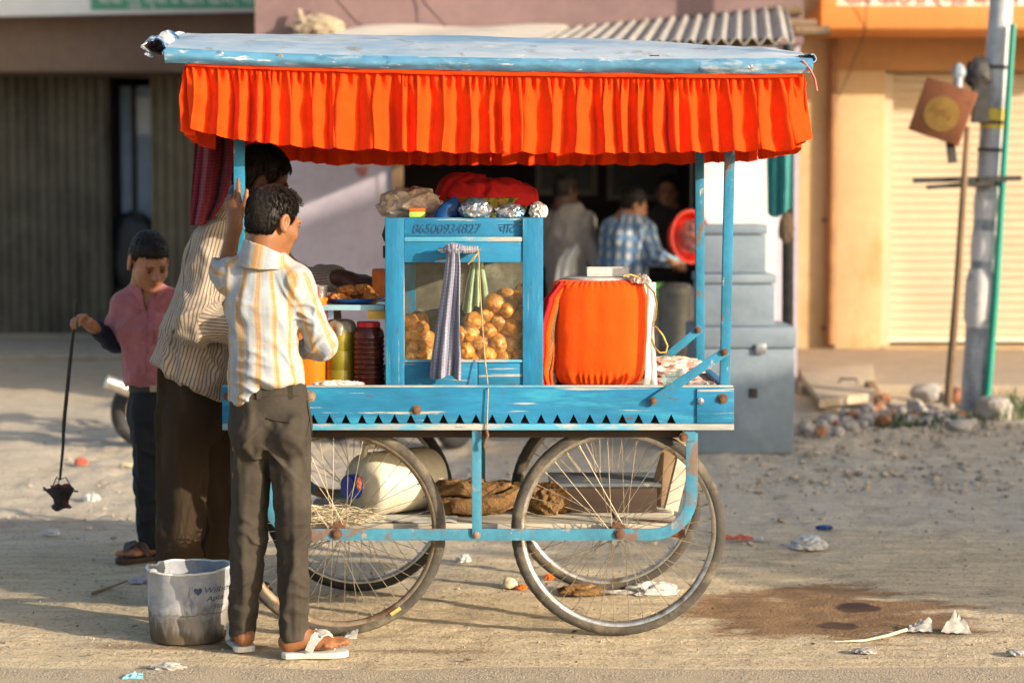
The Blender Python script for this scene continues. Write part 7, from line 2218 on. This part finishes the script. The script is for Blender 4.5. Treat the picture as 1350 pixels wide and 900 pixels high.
# ------------------------------------------------------------------ 3. boy in pink with the fire pot
def make_pink():
    t = person('boy in dusty pink shirt and dark jeans looking down and holding a black rod', loc=(W(205, 545, 7.95).x, 7.95, 0))
    hc = W(196, 344, 7.91); face = V(.50, -.80, -.40); hup = V(.20, -.34, .92)
    neck = W(194, 388, 7.97); chest = W(193, 436, 7.97); waist = W(200, 490, 7.98); pel = W(205, 522, 8.0)
    shL, shR = W(164, 401, 7.97), W(229, 397, 8.0)
    elL, wrL = W(152, 452, 8.05), W(119, 428, 7.86)
    elR, wrR = W(243, 452, 8.03), W(248, 505, 7.95)
    hL, hR = W(194, 540, 7.98), W(218, 540, 8.02); kL, kR = W(195, 640, 7.96), W(219, 640, 8.02); aL, aR = W(203, 722, 7.97), W(222, 722, 8.06)
    aL.z = .085; aR.z = .085
    lo = (-1.86, 7.62, -.01); hi = (-1.18, 8.25, 1.36); h = .0048
    S = Sdf(lo, hi, h)
    P, Mh, s, fr = add_head(S, hc, face, hup, .222)
    S.cone(P(0, -.022, -.06), neck, .045, .048, .015)
    S.seg(neck+V(0, 0, -.02), chest, (.085, .05), (.09, .07), (1, .1, 0), .04); S.seg(chest, pel, (.09, .07), (.085, .07), (1, .1, 0), .04)
    S.cone(shL, elL, .036, .032, .02); S.cone(elL, wrL, .032, .022, .006); S.cone(shR, elR, .036, .032, .02); S.cone(elR, wrR, .032, .022, .006)
    rod_top, rod_bot = W(99, 414, 7.80), W(79, 632, 7.78)
    hd = (W(103, 415, 7.80)-wrL).normalized()
    add_hand(S, wrL, hd, V(-.05, .35, .95), .150, -1, (1.05, 1.1, 1.15, 1.2), .04, (.7, 1.0))
    add_hand(S, wrR, V(.05, -.1, -1), V(.9, -.3, 0), .145, 1)
    for a, b, c in ((hL, kL, aL), (hR, kR, aR)):
        S.cone(a, b, .068, .048, .02); S.cone(b, c, .046, .032, .01)
    add_foot(S, aL, V(-.72, -.62, 0), .20, .022, -1); add_foot(S, aR, V(.3, -.9, 0), .20, .022, 1)
    body = skin_obj('body', S, M['skin_b'], t, P, s)
    eyes(P, s, fr, t, body)
    def line2(x, y, z):
        line = np.interp(y, [-.12, -.06, -.035, -.028, .012, .022, .040, .075, .1], [-.055, -.055, -.045, .022, .012, .004, .040, .052, .054])
        return line-z
    p, q = hair_cap(P, Mh, s, [hc[i]-.17 for i in range(3)], [hc[i]+.18 for i in range(3)], line2, .004, seed=9, rx=(.0785, .101, .092), bumps=.0006)
    ho = quads_obj('hair', p, q, M['hair'], t)
    mb = MB(); fc = lambda x, y, z: line2(np.array(x), np.array(y), np.array(z)) < -.003
    locks(mb, p, q, P(0, -.012, .02), P(0, -.04, .13), 5500, 16, .014, .0011, .2); brows(mb, P, s)
    mb.build('hair_locks', M['hair'], ho, smooth=False, fix=False)
    C = Sdf(lo, hi, h); xd = (1, .1, 0)
    C.seg(neck+V(0, 0, -.01), chest, (.084, .062), (.116, .094), xd, .045); C.seg(chest, waist, (.116, .096), (.106, .099), xd, .03); C.seg(waist, pel, (.104, .100), (.103, .100), xd, .03)
    C.cone(neck+V(-.03, 0, -.01), shL, .045, .048, .05); C.cone(neck+V(.03, 0, -.01), shR, .045, .048, .05)
    sm = shL.lerp(elL, .85); sn = shR.lerp(elR, .9)
    C.cone(shL, sm, .052, .052, .03); C.cone(shR, elR, .052, .050, .03); C.cone(elR, wrR, .048, .040, .02)
    pA = np.array(shL.lerp(elL, .80)); nA = np.array((elL-shL).normalized())
    def cf(X, Y, Z):
        a = (X-pA[0])*nA[0]+(Y-pA[1])*nA[1]+(Z-pA[2])*nA[2]; da = np.sqrt((X-pA[0])**2+(Y-pA[1])**2+(Z-pA[2])**2)
        return np.maximum(np.where((da < .085) & (X < wx(170, 7.97)), a, -.05), wz(510, 7.92)+.005*np.sin(X*40)-Z)
    C.cut(cf)
    C.ell(neck+V(.006, -.075, -.012), (.020, .05, .055), None, .004, 's')
    fl = [((.2, 0, 1), 9, 2, .008, None, 1), ((1, -.1, .5), 15, 3, .007, tuple(W(218, 450, 7.88)), .12), ((1, 0, -.5), 15, 3, .007, tuple(W(180, 485, 7.88)), .10), ((.7, 0, 1), 14, 3, .010, tuple(W(170, 430, 7.88)), .08)]
    sh = cloth('shirt', C, M['shirt_c'], t, [(neck, pel, .12, (0, 1, 0), 0), (shL, elL, .05, (0, -1, 0), 0), (shR, elR, .05, (0, -1, 0), 0)], .003, fl, 3)
    # placket with buttons, collar wings, pocket
    dg = bpy.context.evaluated_depsgraph_get(); bv = BVHTree.FromObject(sh, dg); o0 = origin_of(t)
    def hit(px, py, off=.0015):
        pt_ = W(px, py, 7.6); q = bv.ray_cast(pt_-o0, (pt_-V(0, 0, HCAM)).normalized())
        return (q[0]+o0+q[1]*off) if q[0] is not None else W(px, py, 7.86)
    pts = [(191+.0*k, 402+k*7) for k in range(15)]
    def pl(u, v):
        px = 188+7*u-3*v; return hit(px, 404+100*v, .003)
    MB().grid(4, 26, pl).build('placket', M['shirt_c'], sh)
    for k in range(5): MB().sphere(hit(190-2*k*.3, 412+k*20, .004), (.0045, .0025, .0045), 10, 6).build('button', M['skin_b'], sh)
    MB().grid(10, 12, lambda u, v: hit(204+19*u, 428+24*v, .0035), .002).build('pocket', M['shirt_c'], sh)
    nb = P(0, -.028, -.075); na = neck+V(0, .004, .0); nd_ = (nb-na).normalized()
    C4 = Sdf([neck.x-.13, 7.82, neck.z-.09], [neck.x+.13, 8.10, neck.z+.12], .004)
    C4.cone(na-nd_*.030, na+nd_*.055, .092, .064, 0)
    C4.plane(na+nd_*.034, nd_+V(.1, .30, 0)); C4.plane(na-nd_*.030, -nd_+V(0, .25, 0))
    C4.cone(na-nd_*.06, na+nd_*.10, .078, .050, 0, 's')
    C4.ell(neck+V(.010, -.085, .0), (.016, .06, .075), np.array(Matrix.Rotation(R(-6), 3, 'Y')), 0, 's')
    cloth('collar', C4, M['shirt_c'], sh, [(na, nb, .07, (0, -1, 0), 0)], .001, None, 1)
    for a_, b_, c_, d_ in (((176, 389), (193, 401), (181, 415), (168, 397)), ((217, 386), (197, 401), (209, 413), (222, 394))):
        A, Bq, Cq, D = [hit(*q, .007) for q in (a_, b_, c_, d_)]
        MB().grid(9, 9, lambda u, v: A.lerp(Bq, u).lerp(D.lerp(Cq, u), v)+V(0, -.010*math.sin(PI*u)*math.sin(PI*v), .004), .005).build('collar_wing', M['shirt_c'], sh)
    N_ = Sdf(lo, hi, h); N_.cone(shL.lerp(elL, .5), elL, .043, .043, .02); N_.cone(elL, wrL, .042, .030, .01)
    pB = np.array(wrL.lerp(elL, .22)); nB = np.array((wrL-elL).normalized())
    N_.cut(lambda X, Y, Z: (X-pB[0])*nB[0]+(Y-pB[1])*nB[1]+(Z-pB[2])*nB[2])
    cloth('under_sleeve', N_, M['navy'], t, None, .003, [((0, 1, .4), 14, 4, .006, None, 1)], 6)
    T = Sdf(lo, hi, h)
    T.seg(W(204, 505, 7.99), W(206, 545, 7.99), (.100, .096), (.104, .10), xd, 0)
    T.seg(W(195, 545, 7.98), kL, (.072, .086), (.056, .062), xd, .03); T.seg(kL, aL+V(0, 0, -.03), (.056, .062), (.049, .054), xd, .02)
    T.seg(W(213, 545, 8.02), kR, (.080, .088), (.066, .068), xd, .03); T.seg(kR, aR+V(0, 0, -.03), (.066, .068), (.056, .058), xd, .02)
    T.cut(lambda X, Y, Z: np.maximum(Z-wz(507, 7.92), .05-Z))
    cloth('jeans', T, M['trouser_c'], t, None, .004, [((1, 0, .3), 16, 4, .010, tuple(W(200, 690, 7.9)), .14), ((1, 0, -.4), 15, 4, .010, tuple(W(195, 610, 7.9)), .14), ((.1, 0, 1), 9, 2, .006, None, 1)], 8)
    Bt = Sdf([pel.x-.2, 7.8, wz(518, 7.95)-.02], [pel.x+.2, 8.2, wz(500, 7.95)+.02], .004)
    Bt.seg(W(204, 495, 7.99), W(205, 530, 7.99), (.106, .102), (.108, .103), xd, 0)
    Bt.cut(lambda X, Y, Z: np.maximum(Z-wz(507, 7.95), wz(516, 7.95)-Z))
    cloth('belt', Bt, M['belt'], t, None, 0, None, 1, fine=0)
    MB().cbox(W(204, 512, 7.87), (.04, .012, .028)).build('buckle', M['bolt'], t, bevel=.004)
    sandal(t, Vector((aL.x, aL.y, 0)), V(-.72, -.62, 0), .215, .09, -1, 'sandal_dark', 'sandal_dark'); sandal(t, Vector((aR.x, aR.y, 0)), V(.3, -.9, 0), .215, .09, 1, 'sandal_dark', 'sandal_dark')
    # fire pot hanging from a rod in his hand
    o = thing('hanging_fire_pot', 'charred black pot on a long black rod held by the boy in pink', 'fire pot', tuple(rod_bot))
    up_ = (rod_top-rod_bot).normalized()
    MB().tube([rod_bot-V(0, 0, .0), W(83, 590, 7.78), W(84, 560, 7.785), W(92, 480, 7.79), rod_top, rod_top+up_*.045], [.005, .006, .008, .0075, .006, .005], 8).build('rod', M['black'], o)
    c = W(80, 652, 7.78); mb = MB()
    mb.lathe([(.0, -.052), (.030, -.054), (.038, -.050), (.030, -.040), (.032, -.022), (.046, .000), (.052, .010), (.054, .022), (.046, .030), (.036, .026), (.030, .010), (0, .004)], c, n=28)
    for v in mb.v: v += Vector((mnoise.noise(v*26), mnoise.noise(v*26+V(9, 0, 0)), mnoise.noise(v*26+V(0, 9, 0))))*.010
    mb.build('pot', M['char'], o, angle=30)
    mb = MB(); rs = random.Random(2)
    for k in range(10):
        a = rs.uniform(0, 6.3); lump(mb, c+V(math.cos(a)*.024, math.sin(a)*.024, .022+rs.uniform(0, .014)), (.016, .014, .012), .3, 2, k, 2)
    mb.build('embers', mat('dull_embers', (.13, .035, .035), .9, var=.6, vscale=60), o)
    mb = MB()
    for k in range(3):
        a = k*2.1+.5; mb.tube([c+V(math.cos(a)*.050, math.sin(a)*.050, .018), c+V(math.cos(a)*.02, math.sin(a)*.02, .07), rod_bot], .0022, 5)
    for k in range(7):
        a = rs.uniform(0, 6.3); mb.tube([c+V(math.cos(a)*.045, math.sin(a)*.045, .015), c+V(math.cos(a)*.068, math.sin(a)*.068, .020+rs.uniform(-.01, .012))], .0035, 5)
    mb.build('wire', M['char'], o)
make_pink()

# ------------------------------------------------------------------ 4. three men at the dark shop
def shopman(label, hd_px, Y, sc, face, hup, J, shirt, skin='skin_c', trouser='trouser_c', extra=None, hair_rx=(.084, .106, .098), fold=.012):
    """J: joints in photo pixels with depth offset"""
    q = {k: W(v[0], v[1], Y+(v[2] if len(v) > 2 else 0)) for k, v in J.items()}
    t = person(label, loc=(q['pel'].x, q['pel'].y, 0), group='men at the dark shop')
    hc = W(hd_px[0], hd_px[1], Y+(hd_px[2] if len(hd_px) > 2 else 0))
    pts = [hc]+list(q.values()); lo = [min(p[i] for p in pts)-.34 for i in range(3)]; hi = [max(p[i] for p in pts)+.34 for i in range(3)]
    lo[2] = -.02; hi[2] = hc.z+.22
    h = .009
    for k in ('anL', 'anR'): q[k].z = .09
    S = Sdf(lo, hi, h)
    P, Mh, s, fr = add_head(S, hc, face, hup, .235*sc)
    S.cone(P(0, -.022, -.06), q['neck'], .054, .058, .02)
    xd = (q['shR']-q['shL']); xd.z = 0
    S.seg(q['neck'], q['chest'], (.12, .08), (.14, .10), xd, .05); S.seg(q['chest'], q['pel'], (.14, .10), (.14, .10), xd, .04)
    for a in 'LR':
        S.cone(q['sh'+a], q['el'+a], .048, .040, .03); S.cone(q['el'+a], q['wr'+a], .040, .028, .01)
        d = (q['wr'+a]-q['el'+a]).normalized(); add_hand(S, q['wr'+a], d, V(0, -.4, 1), .185, 1 if a == 'L' else -1, (.5, .5, .5, .5))
        S.cone(q['hip'+a], q['kn'+a], .085, .058, .03); S.cone(q['kn'+a], q['an'+a], .055, .038, .01)
        add_foot(S, q['an'+a], Vector(face), .25, .02, 1 if a == 'L' else -1)
    body = skin_obj('body', S, M[skin], t, P, s)
    eyes(P, s, fr, t, body)
    p, qq = hair_cap(P, Mh, s, [hc[i]-.19 for i in range(3)], [hc[i]+.2 for i in range(3)], boy_hairline, .006, seed=1, rx=hair_rx, bumps=.006)
    ho = quads_obj('hair', p, qq, M['hair'], t)
    C = Sdf(lo, hi, h)
    C.seg(q['neck']-V(0, 0, .01), q['chest'], (.12, .085), (.175, .125), xd, .05); C.seg(q['chest'], q['pel'], (.175, .125), (.175, .13), xd, .04)
    for a in 'LR':
        C.cone(q['neck'], q['sh'+a], .06, .066, .05); C.cone(q['sh'+a], q['el'+a], .070, .064, .03); C.cone(q['el'+a], q['wr'+a].lerp(q['el'+a], .15), .062, .046, .02)
    zb = q['pel'].z-.10; C.cut(lambda X, Y_, Z: np.where(np.abs(X-q['pel'].x) < .3, zb-Z, -.05))
    cloth('shirt', C, M[shirt], t, [(q['neck'], q['pel'], .15, (0, -1, 0), 0)]+[(q['sh'+a], q['el'+a], .066, (0, -1, 0), 0) for a in 'LR']+[(q['el'+a], q['wr'+a], .06, (0, -1, 0), 0) for a in 'LR'], .004, [((.2, 0, 1), 7, 2, fold, None, 1)], 3)
    T = Sdf(lo, hi, h)
    T.seg(q['pel']+V(0, 0, .05), q['pel']-V(0, 0, .08), (.16, .125), (.165, .13), xd, 0)
    for a in 'LR':
        T.seg(q['hip'+a], q['kn'+a], (.10, .11), (.085, .09), xd, .04); T.seg(q['kn'+a], q['an'+a], (.085, .09), (.075, .078), xd, .02)
    T.cut(lambda X, Y_, Z: .05-Z)
    cloth('trousers', T, M[trouser], t, None, .004, [((.1, 0, 1), 8, 2, .01, None, 1)], 5)
    if extra: extra(t, q)
    return t
def sun_patch_sheet(t, q):
    # added white sheet over the shoulder, imitating sun patches on the grey shirt
    c = q['shR']
    def fn(u, v):
        px = np.interp(v, [0, .25, 1], [775, 748, 737])+(u-.5)*np.interp(v, [0, .3, 1], [10, 26, 34])
        Yq = 15.3+np.interp(v, [0, .2, 1], [.05, -.175, -.20])+.03*math.sin(u*9)
        return W(px, np.interp(v, [0, 1], [300, 470]), Yq)
    MB().grid(24, 30, fn, .012).build('sun_patch_sheet', M['sun_patch_white'], t)
shopman('man in grey shirt with a white stole at the left of the stall table', (746, 252), 15.3, 1, V(.75, .6, -.35), V(.25, .1, 1),
        dict(neck=(748, 277), chest=(750, 312), pel=(750, 395), shL=(725, 292, .05), shR=(772, 292, -.06), elL=(722, 335, .1), elR=(785, 335, -.10), wrL=(740, 372, .05), wrR=(790, 372, -.25), hipL=(740, 405), hipR=(762, 405), knL=(740, 450), knR=(764, 450), anL=(740, 505), anR=(764, 505)), 'grey_cloth', extra=sun_patch_sheet)
shopman('man in blue and white checked shirt bending over the stall table', (836, 270), 14.95, .98, V(.85, .25, -.40), V(.35, .0, 1),
        dict(neck=(830, 290), chest=(826, 318), pel=(824, 385), shL=(806, 302, .02), shR=(850, 304, -.05), elL=(802, 345, .05), elR=(862, 338, -.12), wrL=(815, 372, -.1), wrR=(882, 344, -.28), hipL=(815, 398), hipR=(838, 398), knL=(815, 450), knR=(840, 450), anL=(815, 505), anR=(840, 505)), 'shirt_d', 'skin_b')
c = W(893, 343, 14.66)
tag(MB().cbox(c, (.115, .03, .06), Matrix.Rotation(R(-3), 3, 'Y')).build('blue_packet', B['cyan'], bevel=.006, origin=tuple(c)), 'light blue packet in the hand of the man in checked shirt', 'packet')
shopman('dark clad man facing the street at the back of the shop', (880, 252), 15.9, 1, V(-.1, -1, -.1), V(0, 0, 1),
        dict(neck=(880, 277), chest=(880, 310), pel=(880, 395), shL=(853, 292), shR=(908, 292), elL=(846, 345), elR=(915, 345), wrL=(852, 385, -.1), wrR=(910, 385, -.1), hipL=(868, 405), hipR=(892, 405), knL=(868, 450), knR=(892, 450), anL=(868, 500), anR=(892, 500)), 'dark_shirt', 'skin_b')
# ================================================================== LIGHT, SKY, CAMERA
SUN_EL = R(15.5)
SUN_U = Vector((.85, -.527, 0)).normalized()      # towards the sun, on the ground
SUN_P = Vector((.527, .85, 0)).normalized()
w = bpy.data.worlds.new('World'); SC.world = w; w.use_nodes = True
nt = w.node_tree; nt.nodes.clear()
sky = nt.nodes.new('ShaderNodeTexSky'); sky.sky_type = 'NISHITA'; sky.sun_disc = False
sky.sun_elevation = SUN_EL; sky.sun_rotation = math.atan2(SUN_U.x, SUN_U.y)
sky.air_density = 1.0; sky.dust_density = 3.0; sky.ozone_density = 1.0
bg = nt.nodes.new('ShaderNodeBackground'); bg.inputs[1].default_value = .10
out = nt.nodes.new('ShaderNodeOutputWorld')
nt.links.new(sky.outputs[0], bg.inputs[0]); nt.links.new(bg.outputs[0], out.inputs[0])

sl = bpy.data.lights.new('sun', 'SUN'); sl.energy = 2.75; sl.angle = R(.5); sl.color = (1.0, .85, .66)
so = bpy.data.objects.new('sun', sl); COL.objects.link(so)
dirv = -(SUN_U*math.cos(SUN_EL)+Vector((0, 0, math.sin(SUN_EL))))
so.rotation_euler = dirv.to_track_quat('-Z', 'Y').to_euler(); so.location = (8, -6, 8)

# unseen blocks added across the road to shade the street and the shop wall
def nd(n, d, z=0): return Vector((n*SUN_P.x+d*SUN_U.x, n*SUN_P.y+d*SUN_U.y, z))
def house(name, label, n0, n1, h0, h1, d0=9.0, d1=13.0, ragged=0):
    t = thing(name, label, 'house', tuple(nd((n0+n1)/2, (d0+d1)/2)))
    mb = MB()
    a, b, c, d = nd(n0, d0), nd(n1, d0), nd(n1, d1), nd(n0, d1)
    vs = [a, b, c, d, a+V(0, 0, h0), b+V(0, 0, h1), c+V(0, 0, h1+1.0), d+V(0, 0, h0+1.0)]
    mb.add(vs, [(0, 3, 2, 1), (4, 5, 6, 7), (0, 1, 5, 4), (1, 2, 6, 5), (2, 3, 7, 6), (3, 0, 4, 7)])
    mb.build('wall', B['white_wall'], t)
    m = MB()
    for k in range(2):
        n_ = n0+(n1-n0)*(.3+.4*k); p = nd(n_, d0-.02)
        mt_ = Matrix(((SUN_P.x, SUN_U.x, 0, p.x), (SUN_P.y, SUN_U.y, 0, p.y), (0, 0, 1, 1.2), (0, 0, 0, 1)))
        MB().box((-.5, -.03, 0), (.5, .015, 1.2), mt_).build('window', B['dark_iron'], t)
    return t
house('unseen_shade_block', 'low plain house across the road', 7.4, 10.98, 4.15, 4.3)
house('unseen_shade_block', 'taller plain house with a sloping roof across the road', 11.0, 12.75, 6.17, 6.60)

# unseen leafy tree added by the lower block: its crown frays the edge of the shade on the sand
t = thing('unseen_shade_tree', 'small leafy tree beside the low house across the road', 'tree', tuple(nd(7.2, 8.4)))
rs = random.Random(31)
MB().tube([nd(7.2, 8.4, -.05), nd(7.18, 8.4, 1.2), nd(7.1, 8.4, 2.3), nd(7.2, 8.4, 3.1)], [.09, .075, .05, .015], 10).build('trunk', B['bamboo'], t)
mb = MB()
cl = [(rs.gauss(7.22, .16), rs.gauss(8.4, .3), rs.gauss(2.75, .28), rs.uniform(.10, .24)) for _ in range(16)]
for _ in range(1500):
    c = rs.choice(cl); p = nd(max(6.86, rs.gauss(c[0], c[3])), rs.gauss(c[1], c[3]), min(3.35, rs.gauss(c[2], c[3])))
    d1 = Vector((rs.gauss(0, 1), rs.gauss(0, 1), rs.gauss(0, 1))).normalized(); d2 = d1.cross(Vector((rs.gauss(0, 1), rs.gauss(0, 1), rs.gauss(0, 1)))).normalized()
    l = rs.uniform(.05, .09); mb.add([p-d1*l, p+d2*l*.4, p+d1*l, p-d2*l*.4], [(0, 1, 2, 3)])
mb.build('crown', B['grass'], t, smooth=False, fix=False)

cam = bpy.data.cameras.new('camera'); co = bpy.data.objects.new('camera', cam); COL.objects.link(co)
cam.sensor_width = 36.0; cam.sensor_fit = 'HORIZONTAL'; cam.lens = FPX/1350*36
co.location = (0, 0, HCAM); co.rotation_euler = (PI/2-TH, 0, 0)
cam.clip_start = .1; cam.clip_end = 500
cam.dof.use_dof = True; cam.dof.focus_distance = 6.45; cam.dof.aperture_fstop = 2.4
SC.camera = co
SC.view_settings.view_transform = 'Standard'; SC.view_settings.look = 'None'
SC.view_settings.exposure = 1.48; SC.view_settings.gamma = 1
SC.view_settings.use_curve_mapping = False
SC.render.engine = 'CYCLES'
SC.cycles.max_bounces = 6; SC.cycles.transparent_max_bounces = 12
SC.cycles.use_denoising = True
SC.cycles.sample_clamp_indirect = 6
